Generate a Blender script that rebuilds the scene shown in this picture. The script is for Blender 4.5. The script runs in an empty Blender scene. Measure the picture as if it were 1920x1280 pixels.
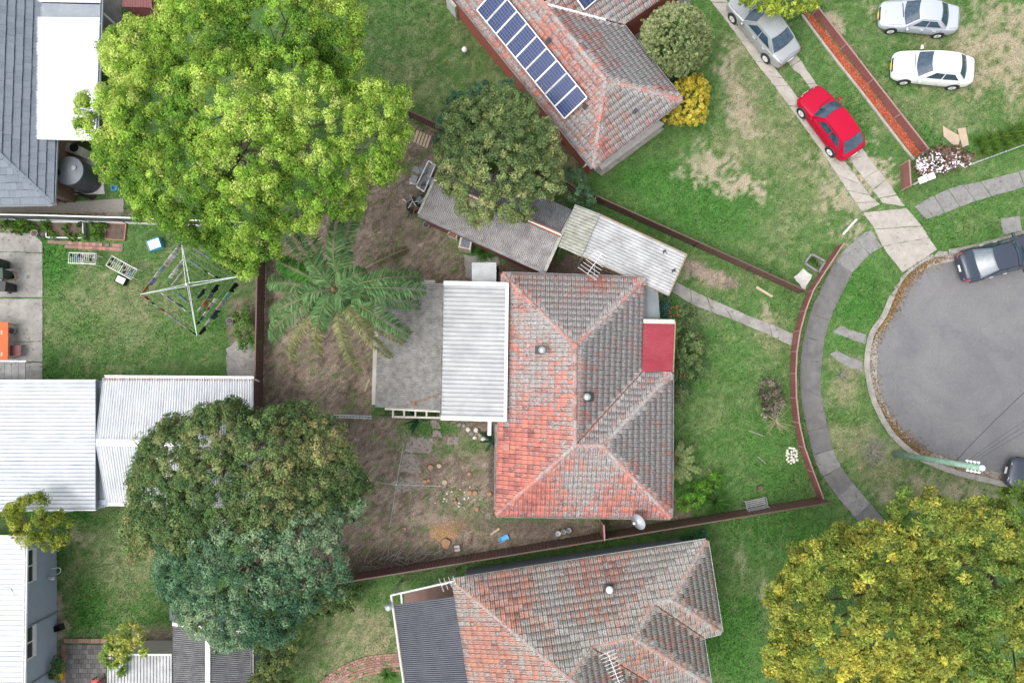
import bpy, math, random
import numpy as np
from mathutils import Vector, Matrix
R = math.radians
# ------------------------------------------------------------------ camera, sky, sun, exposure
H, F = 38.0, 1280.0                       # camera height (m), focal length in photo pixels
TH = math.atan(75 / 1280)
SC = bpy.context.scene
COL = SC.collection
cam = bpy.data.cameras.new('camera')
cam.sensor_width, cam.lens, cam.clip_end, cam.clip_start = 36, 24, 2000, 0.5
co = bpy.data.objects.new('camera', cam); COL.objects.link(co)
co.location = (0, 0, H); co.rotation_euler = (TH, 0, 0)
SC.camera = co
SUN_EL, SUN_AZ = 60, 245
world = bpy.data.worlds.new('World'); SC.world = world; world.use_nodes = True
wt = world.node_tree
bg = wt.nodes['Background']
sky = wt.nodes.new('ShaderNodeTexSky'); sky.sky_type = 'NISHITA'; sky.sun_disc = False
sky.sun_elevation = R(SUN_EL); sky.sun_rotation = R(SUN_AZ); sky.dust_density = 4; sky.air_density = 1.0
hs = wt.nodes.new('ShaderNodeHueSaturation'); hs.inputs['Saturation'].default_value = 0.28
wt.links.new(sky.outputs[0], hs.inputs['Color']); wt.links.new(hs.outputs[0], bg.inputs[0])
bg.inputs[1].default_value = 0.15
sl = bpy.data.lights.new('sun', 'SUN'); sl.energy = .5; sl.angle = R(75); sl.color = (1.0, .96, .9)
so = bpy.data.objects.new('sun', sl); COL.objects.link(so)
so.rotation_euler = (R(90 - SUN_EL), 0, R(180 - SUN_AZ)); so.location = (0, 0, 60)
vs = SC.view_settings
vs.view_transform = 'Standard'; vs.look = 'None'; vs.gamma = 1; vs.use_curve_mapping = False
vs.exposure = 1.1
SC.render.engine = 'CYCLES'

# ------------------------------------------------------------------ helpers
rnd = random.Random(5)
rng = np.random.default_rng(7)
CT, ST = math.cos(TH), math.sin(TH)
def P(px, py, z=0.0):                     # photo pixel + height of what it shows -> world point
    dx, dy = (px - 960) / F, -(py - 640) / F
    d = (dx, dy * CT + ST, dy * ST - CT)
    t = (z - H) / d[2]
    return Vector((d[0] * t, d[1] * t, z))
def W2P(x, y, z=0.0):
    zz = z - H
    yc = CT * y + ST * zz; zc = -ST * y + CT * zz
    return 960 + F * x / -zc, 640 - F * yc / -zc
def M(px, z=0.0): return px * (H - z) / F # pixels -> metres at height z
def lerp(a, b, t): return a + (b - a) * t

def tag(o, label=None, cat=None, group=None, kind=None):
    if label: o['label'] = label
    if cat: o['category'] = cat
    if group: o['group'] = group
    if kind: o['kind'] = kind
    return o
def thing(name, label, cat, loc=(0, 0, 0), rz=0.0, group=None):
    o = bpy.data.objects.new(name, None); COL.objects.link(o)
    o.location = loc; o.rotation_euler = (0, 0, rz); o.empty_display_size = .3
    return tag(o, label, cat, group)
def link(name, me, parent=None, local=False):
    o = bpy.data.objects.new(name, me); COL.objects.link(o)
    if parent:
        o.parent = parent
        if parent.type == 'EMPTY' and not local:
            o.matrix_parent_inverse = Matrix.Translation(-Vector(parent.location))
    return o
class MB:
    def __init__(s): s.v, s.f = [], []
    def add(s, vs, fs):
        b = len(s.v); s.v += [tuple(v) for v in vs]; s.f += [tuple(b + i for i in f) for f in fs]; return s
    def box(s, c, size, m=None):
        x, y, z = size[0] / 2, size[1] / 2, size[2] / 2
        c = Vector(c)
        vs = [Vector((sx * x, sy * y, sz * z)) for sz in (-1, 1) for sx, sy in ((-1, -1), (1, -1), (1, 1), (-1, 1))]
        if m is not None: vs = [m @ v for v in vs]
        return s.add([c + v for v in vs], [(3, 2, 1, 0), (4, 5, 6, 7), (0, 1, 5, 4), (1, 2, 6, 5), (2, 3, 7, 6), (3, 0, 4, 7)])
    def beam(s, a, b, w, h, up=(0, 0, 1)):
        a, b = Vector(a), Vector(b); d = b - a
        x = d.normalized(); y = Vector(up).cross(x)
        if y.length < 1e-4: y = Vector((0, 1, 0)).cross(x)
        y.normalize(); z = x.cross(y)
        m = Matrix((x, y, z)).transposed()
        return s.box((a + b) / 2, (d.length, w, h), m)
    def tube(s, pts, r, n=6, cap=True):
        pts = [Vector(p) for p in pts]; rs = r if isinstance(r, (list, tuple)) else [r] * len(pts)
        rings = []
        for i, p in enumerate(pts):
            d = (pts[min(i + 1, len(pts) - 1)] - pts[max(i - 1, 0)]).normalized()
            a = d.orthogonal().normalized() if abs(d.z) > .95 else Vector((-d.y, d.x, 0)).normalized()
            b = d.cross(a)
            rings.append([p + (a * math.cos(2 * math.pi * k / n) + b * math.sin(2 * math.pi * k / n)) * rs[i] for k in range(n)])
        vs = [v for q in rings for v in q]
        fs = [(i * n + k, i * n + (k + 1) % n, (i + 1) * n + (k + 1) % n, (i + 1) * n + k) for i in range(len(pts) - 1) for k in range(n)]
        if cap: fs += [tuple(range(n))[::-1], tuple((len(pts) - 1) * n + k for k in range(n))]
        return s.add(vs, fs)
    def lathe(s, prof, c=(0, 0, 0), n=20, m=None):
        c = Vector(c); vs = []
        for r_, z in prof:
            for k in range(n):
                v = Vector((r_ * math.cos(2 * math.pi * k / n), r_ * math.sin(2 * math.pi * k / n), z))
                vs.append(c + (m @ v if m is not None else v))
        q = len(prof)
        fs = [(i * n + k, i * n + (k + 1) % n, (i + 1) * n + (k + 1) % n, (i + 1) * n + k) for i in range(q - 1) for k in range(n)]
        fs += [tuple(range(n))[::-1], tuple((q - 1) * n + k for k in range(n))]
        return s.add(vs, fs)
    def prism(s, poly, z0, z1):
        poly = [Vector((p[0], p[1], 0)) for p in poly]; n = len(poly)
        if sum(poly[i].x * poly[(i + 1) % n].y - poly[(i + 1) % n].x * poly[i].y for i in range(n)) < 0: poly = poly[::-1]
        vs = [p + Vector((0, 0, z0)) for p in poly] + [p + Vector((0, 0, z1)) for p in poly]
        return s.add(vs, [tuple(range(n))[::-1], tuple(range(n, 2 * n))] + [(i, (i + 1) % n, n + (i + 1) % n, n + i) for i in range(n)])
    def grid(s, fn, nu, nv):
        vs = [fn(i / nu, j / nv) for j in range(nv + 1) for i in range(nu + 1)]
        fs = [(j * (nu + 1) + i, j * (nu + 1) + i + 1, (j + 1) * (nu + 1) + i + 1, (j + 1) * (nu + 1) + i) for j in range(nv) for i in range(nu)]
        return s.add(vs, fs)
    def mesh(s, name, mat, smooth=False):
        me = bpy.data.meshes.new(name); me.from_pydata(s.v, [], s.f); me.materials.append(mat)
        if smooth: me.polygons.foreach_set('use_smooth', [True] * len(me.polygons))
        return me
    def build(s, name, mat, parent=None, smooth=False, local=False):
        return link(name, s.mesh(name, mat, smooth), parent, local)
def solid(o, t=.02, off=-1):
    m = o.modifiers.new('thickness', 'SOLIDIFY'); m.thickness = t; m.offset = off; return o
def bevel(o, w=.02, n=2):
    m = o.modifiers.new('bevel', 'BEVEL'); m.width = w; m.segments = n; m.limit_method = 'ANGLE'; return o
def smoothline(pts, k=6):
    pts = [Vector(p) for p in pts]; out = []
    for i in range(len(pts) - 1):
        p0, p1, p2, p3 = pts[max(i - 1, 0)], pts[i], pts[i + 1], pts[min(i + 2, len(pts) - 1)]
        for j in range(k):
            t = j / k
            out.append(.5 * (2 * p1 + (p2 - p0) * t + (2 * p0 - 5 * p1 + 4 * p2 - p3) * t * t + (3 * p1 - p0 - 3 * p2 + p3) * t ** 3))
    return out + [pts[-1]]
def offset(pts, d):
    out = []
    for i, p in enumerate(pts):
        t = (pts[min(i + 1, len(pts) - 1)] - pts[max(i - 1, 0)]); t.z = 0; t.normalize()
        out.append(p + Vector((-t.y, t.x, 0)) * d)
    return out
def rough(poly, step=.25, amp=.04, seed=1):
    r = random.Random(seed); out = []
    for i, a in enumerate(poly):
        b = poly[(i + 1) % len(poly)]; n = max(1, int((b - a).length / step))
        for j in range(n):
            p = a.lerp(b, j / n); out.append(p + Vector((r.uniform(-amp, amp), r.uniform(-amp, amp), 0)))
    return out

# ------------------------------------------------------------------ procedural materials
def nd(t, ty, ins=None, **kw):
    n = t.nodes.new(ty)
    for k, v in kw.items(): setattr(n, k, v)
    for k, v in (ins or {}).items():
        if isinstance(v, bpy.types.NodeSocket): t.links.new(v, n.inputs[k])
        else: n.inputs[k].default_value = v
    return n
def rgba(c): return (c[0], c[1], c[2], 1)
def mixc(t, f, a, b, mode='MIX'):
    n = t.nodes.new('ShaderNodeMix'); n.data_type = 'RGBA'; n.blend_type = mode
    for i, v in ((0, f), (6, a), (7, b)):
        if isinstance(v, bpy.types.NodeSocket): t.links.new(v, n.inputs[i])
        else: n.inputs[i].default_value = rgba(v) if i else v
    return n.outputs[2]
def mth(t, op, a, b=0.0, clamp=False):
    n = nd(t, 'ShaderNodeMath', {0: a, 1: b}, operation=op); n.use_clamp = clamp; return n.outputs[0]
def ramp(t, f, stops, interp='LINEAR'):
    n = nd(t, 'ShaderNodeValToRGB', {0: f}); cr = n.color_ramp; cr.interpolation = interp
    while len(cr.elements) < len(stops): cr.elements.new(.5)
    for e, (p, c) in zip(cr.elements, stops):
        e.position = p; e.color = rgba(c) if isinstance(c, (tuple, list)) else (c, c, c, 1)
    return n.outputs[0]
def noise(t, vec, scale, detail=4, rough_=.6, dist=0.0):
    return nd(t, 'ShaderNodeTexNoise', {'Vector': vec, 'Scale': scale, 'Detail': detail, 'Roughness': rough_, 'Distortion': dist}).outputs[0]
def newmat(name):
    m = bpy.data.materials.new(name); m.use_nodes = True
    t = m.node_tree; b = t.nodes['Principled BSDF']
    pos = nd(t, 'ShaderNodeNewGeometry').outputs['Position']
    return m, t, b, pos
def setc(t, b, c):
    if isinstance(c, bpy.types.NodeSocket): t.links.new(c, b.inputs['Base Color'])
    else: b.inputs['Base Color'].default_value = rgba(c)
def bump(t, b, h, s=.3, d=.02):
    n = nd(t, 'ShaderNodeBump', {'Height': h, 'Strength': s, 'Distance': d}); t.links.new(n.outputs[0], b.inputs['Normal'])
def mat(name, c, c2=None, sc=6, rough_=.7, metal=0.0, bs=0.0, bsc=60, speck=None, spec=.4, coat=0, lo=.35, hi=.65, trans=0):
    m, t, b, pos = newmat(name)
    if c2:
        f = ramp(t, noise(t, pos, sc, 6, .65), [(lo, 0.0), (hi, 1.0)])
        col = mixc(t, f, c, c2)
        if speck:
            s = ramp(t, noise(t, pos, speck[1], 3, .7), [(speck[2], 0.0), (speck[2] + .06, 1.0)])
            col = mixc(t, s, col, speck[0])
        setc(t, b, col)
    else: setc(t, b, c)
    b.inputs['Roughness'].default_value = rough_; b.inputs['Metallic'].default_value = metal
    b.inputs['Specular IOR Level'].default_value = spec
    b.inputs['Coat Weight'].default_value = coat; b.inputs['Coat Roughness'].default_value = .04
    if trans: b.inputs['Transmission Weight'].default_value = trans
    if bs: bump(t, b, noise(t, pos, bsc, 4, .6), bs)
    return m
def blobs(t, pos, lst):                   # wear patches with a shape of their own: [(x, y, radius, amount)]
    out = None
    for (x, y, r_, a) in lst:
        d = nd(t, 'ShaderNodeVectorMath', {0: nd(t, 'ShaderNodeVectorMath', {0: pos, 1: (1, 1, 0)}, operation='MULTIPLY').outputs[0], 1: (x, y, 0)}, operation='DISTANCE').outputs['Value']
        v = mth(t, 'MULTIPLY', nd(t, 'ShaderNodeMapRange', {'Value': d, 'From Min': r_, 'From Max': 0.0}, interpolation_type='SMOOTHSTEP').outputs[0], a)
        out = v if out is None else mth(t, 'ADD', out, v)
    return out
def tile_mat(name, clay, clay2, lich, lich2, bias, patches, stain=(.12, .07, .07)):
    m, t, b, pos = newmat(name)
    rv = nd(t, 'ShaderNodeAttribute', attribute_name='rnd').outputs['Fac']
    base = mixc(t, rv, clay, clay2); base = mixc(t, ramp(t, mth(t, 'FRACT', mth(t, 'MULTIPLY', rv, 7.3)), [(.82, 0.0), (.9, .5)]), base, stain)
    base = mixc(t, ramp(t, noise(t, pos, 2.2, 3), [(.48, 0.0), (.72, .6)]), base, stain)
    n1 = noise(t, pos, .75, 3, .55); n2 = noise(t, pos, 10, 3, .8, .5); n3 = noise(t, pos, 48, 3, .8)
    v = mth(t, 'ADD', mth(t, 'MULTIPLY', n1, .6), mth(t, 'MULTIPLY', n2, 2.0))
    v = mth(t, 'ADD', v, mth(t, 'MULTIPLY', n3, .8)); v = mth(t, 'ADD', v, mth(t, 'MULTIPLY', rv, .38)); v = mth(t, 'ADD', v, bias)
    if patches: v = mth(t, 'ADD', v, blobs(t, pos, patches))
    mask = ramp(t, v, [(0.0, 0.0), (1.0, 1.0)]) if False else nd(t, 'ShaderNodeMapRange', {'Value': v, 'From Min': 1.78, 'From Max': 1.96}).outputs[0]
    lc = mixc(t, ramp(t, n3, [(.3, 1.0), (.55, 0.0)]), lich, lich2); lc = mixc(t, ramp(t, noise(t, pos, 11, 3, .8), [(.55, 0.0), (.66, .85)]), lc, (.56, .56, .53)); lc = mixc(t, ramp(t, noise(t, pos, 8, 5, .8), [(.5, 0.0), (.62, .8)]), lc, (.17, .13, .135))
    col = mixc(t, mask, base, lc)
    setc(t, b, col); b.inputs['Roughness'].default_value = .85; b.inputs['Specular IOR Level'].default_value = .25
    bump(t, b, mth(t, 'ADD', n3, mask), .45, .012)
    return m
MT = {}
def mk(k, *a, **kw): MT[k] = mat(k, *a, **kw)
mk('white_steel', (.68, .69, .70), (.60, .62, .65), 1.2, .38, spec=.5)
mk('bright_steel', (.7, .71, .73), (.63, .65, .68), .8, .4, spec=.4, speck=((.35, .25, .18), 3.0, .71))
mk('ribbed_grey_white', (.5, .53, .56), (.36, .39, .43), 1.1, .45, speck=((.18, .18, .19), 7, .66), spec=.5, lo=.42, hi=.75)
mk('weathered_deck', (.46, .47, .475), (.34, .35, .36), 1.6, .5, speck=((.22, .2, .2), 6, .66))
mk('carport_steel', (.46, .465, .47), (.3, .3, .3), 1.3, .55, speck=((.16, .15, .13), 5, .64))
mk('fibro', (.36, .35, .335), (.2, .19, .18), 3.0, .9, bs=.4, bsc=70, speck=((.42, .43, .39), 14, .6))
mk('old_corrugated', (.40, .385, .38), (.25, .235, .23), 2.2, .75, speck=((.5, .47, .42), 12, .66))
mk('dark_corrugated', (.22, .22, .225), (.13, .13, .14), 2.2, .7)
mk('lichen_sheet', (.38, .38, .34), (.24, .25, .2), 3.5, .8, speck=((.5, .5, .44), 11, .6))
mk('blue_steel', (.15, .175, .18), (.2, .225, .23), 2, .5)
mk('charcoal_steel', (.10, .11, .13), (.135, .145, .165), 1.5, .55, speck=((.6, .6, .58), 10, .68))
mk('red_steel', (.33, .05, .068), (.38, .075, .095), 1.2, .5, speck=((.6, .4, .4), 9, .74))
mk('grey_steel', (.30, .33, .36), (.22, .25, .28), 1.5, .5)
mk('maroon_steel', (.16, .05, .05), (.2, .08, .08), 2, .6)
mk('cream_paint', (.62, .58, .5), (.5, .47, .42), 3, .6)
mk('white_paint', (.78, .78, .77), (.66, .66, .65), 4, .5)
mk('grey_paint', (.33, .33, .34), (.26, .26, .27), 4, .6)
mk('gutter_grey', (.36, .36, .37), (.2, .18, .17), 3, .6)
mk('gutter_pale', (.55, .6, .55), (.4, .44, .4), 3, .5)
mk('dark_trim', (.035, .035, .04), (.05, .05, .05), 3, .6)
mk('roof_void', (.05, .04, .038), (.03, .025, .022), 3, .95)
mk('brick_red', (.33, .09, .06), (.26, .08, .06), 12, .9, bs=.5, bsc=30)
mk('render_blue', (.30, .35, .43), (.33, .38, .46), 2, .85, bs=.3, bsc=90)
mk('render_grey', (.24, .26, .3), (.28, .3, .34), 2, .85)
mk('cream_wall', (.5, .46, .4), (.42, .39, .34), 3, .85)
mk('fence_brown', (.105, .058, .052), (.13, .072, .064), 1.2, .5)
mk('fence_pink', (.2, .085, .075), (.24, .11, .10), 1.2, .5)
mk('rail_pink', (.36, .2, .2), (.3, .16, .16), 2, .5)
mk('fence_grey', (.18, .20, .19), (.13, .15, .14), 1, .55)
mk('concrete', (.4, .37, .33), (.3, .275, .245), 1.6, .9, bs=.35, bsc=80, speck=((.22, .2, .18), 5, .62))
mk('old_concrete', (.33, .315, .29), (.2, .19, .175), 1.3, .92, bs=.4, bsc=70, speck=((.14, .13, .12), 4, .6))
mk('pale_concrete', (.6, .58, .55), (.46, .44, .41), 3, .9, bs=.3, bsc=60)
mk('path_asphalt', (.12, .115, .115), (.175, .168, .165), 1.6, .93, bs=.6, bsc=90, speck=((.3, .29, .27), 60, .68))
mk('slab_grey', (.25, .245, .235), (.18, .175, .168), 2.5, .93, bs=.5, bsc=80, speck=((.12, .115, .11), 6, .6))
mk('kerb_concrete', (.34, .32, .29), (.22, .205, .185), 2.2, .92, bs=.4, bsc=70)
mk('paver_pink', (.42, .2, .17), (.33, .17, .14), 3, .9, bs=.3)
mk('paver_brown', (.25, .16, .13), (.2, .135, .11), 3, .9, bs=.3)
mk('paver_dark', (.12, .115, .11), (.17, .165, .155), 2, .9, bs=.3)
mk('paver_mauve', (.3, .27, .28), (.25, .225, .235), 2, .85, bs=.2)
mk('timber', (.3, .22, .15), (.22, .16, .11), 4, .85, bs=.3)
mk('pale_timber', (.5, .4, .29), (.38, .3, .22), 5, .85, bs=.3)
mk('cardboard', (.46, .36, .27), (.4, .31, .23), 3, .9)
mk('bark', (.12, .09, .065), (.19, .15, .115), 9, .95, bs=.6, bsc=30)
mk('grey_twig', (.3, .28, .25), (.22, .2, .18), 8, .9)
mk('cut_wood', (.42, .24, .13), (.3, .17, .1), 9, .9)
mk('stone_white', (.74, .7, .64), (.58, .54, .47), 5, .85, bs=.3)
mk('dirty_slab', (.22, .19, .165), (.3, .27, .24), 3, .95, bs=.5, bsc=40, speck=((.13, .1, .08), 5, .55))
mk('soil', (.09, .065, .05), (.14, .1, .075), 5, .98, bs=.7, bsc=30)
mk('gravel', (.2, .185, .165), (.32, .3, .27), 30, .95, bs=.6, bsc=60)
mk('tank_plastic', (.055, .06, .07), (.075, .08, .09), 2, .45, spec=.4)
mk('tank_top', (.16, .18, .2), (.2, .215, .235), 2, .5)
mk('black_plastic', (.02, .02, .022), None, rough_=.45)
mk('green_plastic', (.02, .045, .035), (.03, .055, .045), 3, .5)
mk('blue_plastic', (.12, .42, .68), None, rough_=.4)
mk('white_plastic', (.8, .8, .8), None, rough_=.4)
mk('yellow_plastic', (.75, .55, .03), None, rough_=.5)
mk('red_plastic', (.45, .05, .05), None, rough_=.5)
mk('orange_cover', (.55, .13, .04), (.47, .1, .035), 4, .75)
mk('galvanised', (.52, .56, .56), (.42, .46, .46), 5, .4, metal=.5)
mk('wire', (.35, .36, .36), None, rough_=.5, metal=.4)
mk('black_wire', (.03, .03, .03), None, rough_=.6)
mk('rubber', (.02, .02, .02), None, rough_=.8)
mk('alloy', (.68, .69, .7), None, rough_=.35, metal=.2)
mk('glass_dark', (.015, .035, .055), (.045, .08, .12), 5, .06, spec=.8)  # bluish tone paints sky reflection into the car window colour
mk('glass_window', (.03, .035, .04), None, rough_=.08, spec=.7)
mk('lamp_glass', (.55, .58, .6), None, rough_=.12, spec=.7)
mk('tail_red', (.5, .01, .02), None, rough_=.15, spec=.6)
mk('plate_yellow', (.75, .55, .1), None, rough_=.5)
mk('paint_red', (.40, .004, .03), None, rough_=.35, coat=.0, spec=.22)
mk('paint_white', (.8, .81, .82), None, rough_=.3, coat=.35, spec=.5)
mk('paint_silver', (.36, .38, .39), None, rough_=.3, metal=.3, coat=.35)
mk('paint_pale_silver', (.47, .5, .56), None, rough_=.32, metal=.2, coat=.35)
mk('paint_charcoal', (.04, .052, .075), None, rough_=.2, metal=.1, coat=.35)
mk('pole_green', (.30, .46, .37), (.17, .3, .23), 5, .85, bs=.4, bsc=25)
mk('dish_grey', (.5, .54, .57), None, rough_=.45)
mk('slate', (.125, .15, .185), (.15, .178, .215), 1.5, .6)
mk('rust', (.3, .14, .08), (.2, .1, .06), 6, .9)
mk('appliance', (.66, .63, .58), (.5, .46, .4), 4, .5, speck=((.3, .14, .06), 5, .62))
mk('junk_metal', (.12, .14, .17), (.2, .22, .25), 8, .5, metal=.3)
def sheet_mat(name, c1, c2, vert, rust=None):
    m, t, b, pos = newmat(name); sp = nd(t, 'ShaderNodeSeparateXYZ', {0: pos})
    st = nd(t, 'ShaderNodeCombineXYZ', {0: mth(t, 'MULTIPLY', sp.outputs[0], 5.0 if vert else .35), 1: mth(t, 'MULTIPLY', sp.outputs[1], .35 if vert else 5.0), 2: 0.0}).outputs[0]
    c = mixc(t, ramp(t, noise(t, pos, 1.1, 5), [(.35, 0.0), (.65, 1.0)]), c1, c2)
    c = mixc(t, ramp(t, noise(t, st, 1.5, 4, .7), [(.5, 0.0), (.72, .55)]), c, tuple(x * .55 for x in c2))
    c = mixc(t, ramp(t, noise(t, pos, 9, 3, .7), [(.68, 0.0), (.74, .6)]), c, (.25, .22, .2))
    if rust is not None:
        e = nd(t, 'ShaderNodeMapRange', {'Value': sp.outputs[1], 'From Min': rust - .55, 'From Max': rust}).outputs[0]
        c = mixc(t, ramp(t, mth(t, 'MULTIPLY', e, noise(t, st, 2.5, 4, .8)), [(.36, 0.0), (.5, .8)]), c, (.3, .13, .07))
    setc(t, b, c); b.inputs['Roughness'].default_value = .45; b.inputs['Specular IOR Level'].default_value = .35; MT[name] = m
sheet_mat('flat_steel', (.52, .55, .58), (.4, .43, .47), False); sheet_mat('gable_steel', (.7, .71, .73), (.62, .64, .67), True, P(300, 709, 2.6).y); sheet_mat('patio_steel', (.43, .44, .445), (.34, .35, .36), False)
def leaf_mat():
    m, t, b, pos = newmat('leaf')
    c = nd(t, 'ShaderNodeAttribute', attribute_name='col').outputs['Color']
    setc(t, b, c); b.inputs['Roughness'].default_value = .75; b.inputs['Specular IOR Level'].default_value = .12
    tr = nd(t, 'ShaderNodeBsdfTranslucent', {'Color': c})
    mx = nd(t, 'ShaderNodeMixShader', {0: .42, 1: b.outputs[0], 2: tr.outputs[0]})
    t.links.new(mx.outputs[0], t.nodes['Material Output'].inputs[0]); return m
MT['leaf'] = leaf_mat()
def cloth(c):
    k = 'cloth_%02x%02x%02x' % tuple(int(255 * x) for x in c)
    if k not in MT: mk(k, c, tuple(x * .85 for x in c), 7, .9, bs=.2, bsc=40, spec=.2)
    return MT[k]
# ------------------------------------------------------------------ ground cover masks (numpy)
def vnoise(x, y, seed=0):
    xi, yi = np.floor(x).astype(np.int64), np.floor(y).astype(np.int64); fx, fy = x - xi, y - yi
    fx = fx * fx * (3 - 2 * fx); fy = fy * fy * (3 - 2 * fy)
    def h(a, b):
        n = (a * 374761393 + b * 668265263 + seed * 1442695041) & 0x7fffffff
        n = ((n ^ (n >> 13)) * 1274126177) & 0x7fffffff
        return ((n ^ (n >> 16)) & 0xffff) / 65535.0
    return (h(xi, yi) * (1 - fx) + h(xi + 1, yi) * fx) * (1 - fy) + (h(xi, yi + 1) * (1 - fx) + h(xi + 1, yi + 1) * fx) * fy
def fbm(x, y, s, seed=0, o=4):
    v, a, t = 0, 1, 0
    for i in range(o):
        v = v + a * vnoise(x * s, y * s, seed + i); t += a; a *= .55; s *= 2.1
    return v / t
def inside(px, py, poly):
    r = np.zeros(px.shape, bool); n = len(poly)
    for i in range(n):
        (x0, y0), (x1, y1) = poly[i], poly[(i + 1) % n]
        c = ((y0 > py) != (y1 > py))
        r ^= c & (px < (x1 - x0) * (py - y0) / ((y1 - y0) + 1e-9) + x0)
    return r
def edgedist(px, py, poly):
    d = np.full(px.shape, 1e9); n = len(poly)
    for i in range(n):
        (x0, y0), (x1, y1) = poly[i], poly[(i + 1) % n]
        dx, dy = x1 - x0, y1 - y0; t = np.clip(((px - x0) * dx + (py - y0) * dy) / (dx * dx + dy * dy + 1e-9), 0, 1)
        d = np.minimum(d, np.hypot(px - x0 - t * dx, py - y0 - t * dy))
    return d
def soft(px, py, poly, w):
    d = edgedist(px, py, poly); return np.clip(.5 + np.where(inside(px, py, poly), d, -d) / (2 * w), 0, 1)
DIRT = [[(470, 560), (520, 470), (560, 380), (690, 320), (770, 235), (840, 250), (850, 330), (790, 410), (880, 480), (1030, 515), (1085, 478), (1120, 480),
         (1250, 560), (1205, 540), (940, 530), (700, 540), (700, 780), (930, 790), (940, 975), (1130, 975), (1140, 1000), (960, 1030), (640, 1085), (470, 1110)],
        [(1270, 490), (1310, 490), (1400, 535), (1370, 545), (1290, 515)], [(1140, 975), (1260, 980), (1270, 960), (1300, 950), (1290, 975), (1140, 1000)],
        [(425, 560), (500, 560), (500, 720), (480, 720), (425, 640)]]
# (px, py, rx, ry, amount)
DIRTB = [(480, 480, 30, 70, .8), (1050, 270, 28, 60, .9), (1085, 300, 25, 30, .6), (740, 330, 60, 60, .5), (1305, 570, 14, 40, .35), (1335, 590, 40, 18, .4), (150, 405, 120, 12, 1), (40, 420, 60, 18, .9), (215, 1195, 70, 20, .4), (290, 1190, 40, 18, 1),
         (1375, 170, 20, 60, .3), (1400, 210, 20, 40, .4), (105, 1190, 14, 70, .9), (230, 955, 70, 14, .4), (1600, 700, 20, 30, .3), (1140, 318, 14, 20, .3)]
PALE = [(1330, 322, 40, 20, .7), (1385, 342, 34, 16, .7), (1420, 350, 20, 14, .8), (1366, 115, 15, 18, .7), (1395, 205, 20, 40, .45), (1380, 180, 14, 60, .35), (1310, 300, 22, 22, .5),
        (1550, 300, 26, 14, .5), (1560, 330, 18, 30, .45), (1600, 385, 30, 40, .5), (1625, 320, 26, 34, .8), (1645, 350, 20, 26, .6), (1290, 515, 40, 12, .45), (1440, 595, 14, 16, .5),
        (1700, 30, 40, 20, .3), (1555, 35, 12, 8, .7), (1570, 50, 12, 8, .6), (1860, 60, 60, 50, .35), (1890, 110, 60, 40, .35), (810, 985, 26, 20, .35), (690, 300, 25, 60, .25), (740, 400, 40, 30, .25), (590, 690, 50, 30, .3),
        (1725, 900, 30, 12, .25), (1800, 925, 40, 10, .35), (1660, 930, 26, 14, .3), (1555, 1075, 12, 12, .4), (1390, 1050, 12, 16, .3), (1440, 1110, 14, 18, .35), (112, 1150, 8, 20, .5), (150, 1010, 12, 8, .5)]
DRY = [(1840, 110, 130, 90, .9), (1760, 30, 80, 40, .5), (1740, 210, 120, 50, .5), (1620, 80, 50, 60, .25), (1430, 260, 90, 90, .55), (1400, 130, 50, 110, .45), (1500, 360, 90, 60, .45), (1450, 440, 60, 40, .35),
       (870, 60, 120, 60, .3), (760, 150, 80, 80, .35), (900, 130, 60, 50, .3), (1600, 730, 40, 60, .8), (1590, 800, 60, 80, .75), (1660, 880, 90, 60, .7), (1760, 910, 140, 40, .7), (1570, 690, 30, 30, .5),
       (220, 580, 110, 90, .5), (160, 640, 90, 40, .35), (300, 640, 90, 50, .2), (1380, 720, 90, 120, .3), (1350, 880, 60, 50, .25), (1440, 620, 50, 40, .5), (1340, 530, 70, 30, .4), (220, 1070, 100, 90, .45),
       (680, 1190, 90, 60, .9), (640, 1250, 90, 40, .7), (860, 450, 60, 30, .7), (820, 430, 50, 40, .6), (1820, 420, 60, 24, .3), (1790, 300, 50, 30, .4), (1560, 500, 30, 80, .25), (1400, 1100, 80, 100, .25)]
LUSH = [(100, 490, 40, 60, 1), (85, 680, 30, 30, .5), (165, 620, 40, 30, .7), (330, 640, 80, 30, .4), (420, 590, 60, 40, .5), (1200, 330, 80, 40, .8), (1330, 400, 120, 50, .7), (1420, 380, 60, 30, .5), (1300, 350, 50, 30, .6),
        (1600, 250, 50, 70, .5), (1650, 340, 40, 40, .6), (1700, 160, 60, 60, .3), (1590, 780, 50, 16, .9), (1615, 730, 18, 40, .8), (1600, 560, 60, 60, .7), (1590, 640, 40, 20, .4), (1350, 680, 80, 90, .6), (1420, 830, 90, 80, .5), (1330, 920, 60, 40, .6),
        (1440, 1020, 120, 60, .6), (1380, 1180, 60, 110, .8), (1800, 420, 110, 40, .6), (1720, 250, 40, 40, .6), (1860, 270, 60, 18, .8), (170, 1140, 26, 60, 1), (185, 1180, 40, 30, .8), (260, 1150, 60, 30, .6), (800, 805, 50, 22, 1), (800, 840, 60, 14, .7), (880, 840, 40, 14, .7),
        (900, 460, 60, 20, .7), (800, 410, 24, 16, .8), (930, 980, 30, 20, .3), (870, 950, 60, 18, .5), (130, 965, 90, 14, .6), (110, 1030, 14, 60, .5), (1330, 200, 30, 60, .4), (1310, 40, 30, 50, .5), (880, 470, 40, 14, .7)]
SAWD = [(832, 1000, 20, 12, .9), (852, 985, 24, 8, .5), (815, 992, 12, 8, .6)]
LITT_SHADE = [(720, 1050, 110, 26, .9), (660, 1060, 60, 20, .7), (925, 870, 10, 90, .8), (1050, 500, 100, 22, .6), (1000, 985, 130, 14, .7), (1200, 985, 70, 14, .7)]  # dark litter; strips along the tiled house also carry painted eave shade
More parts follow.
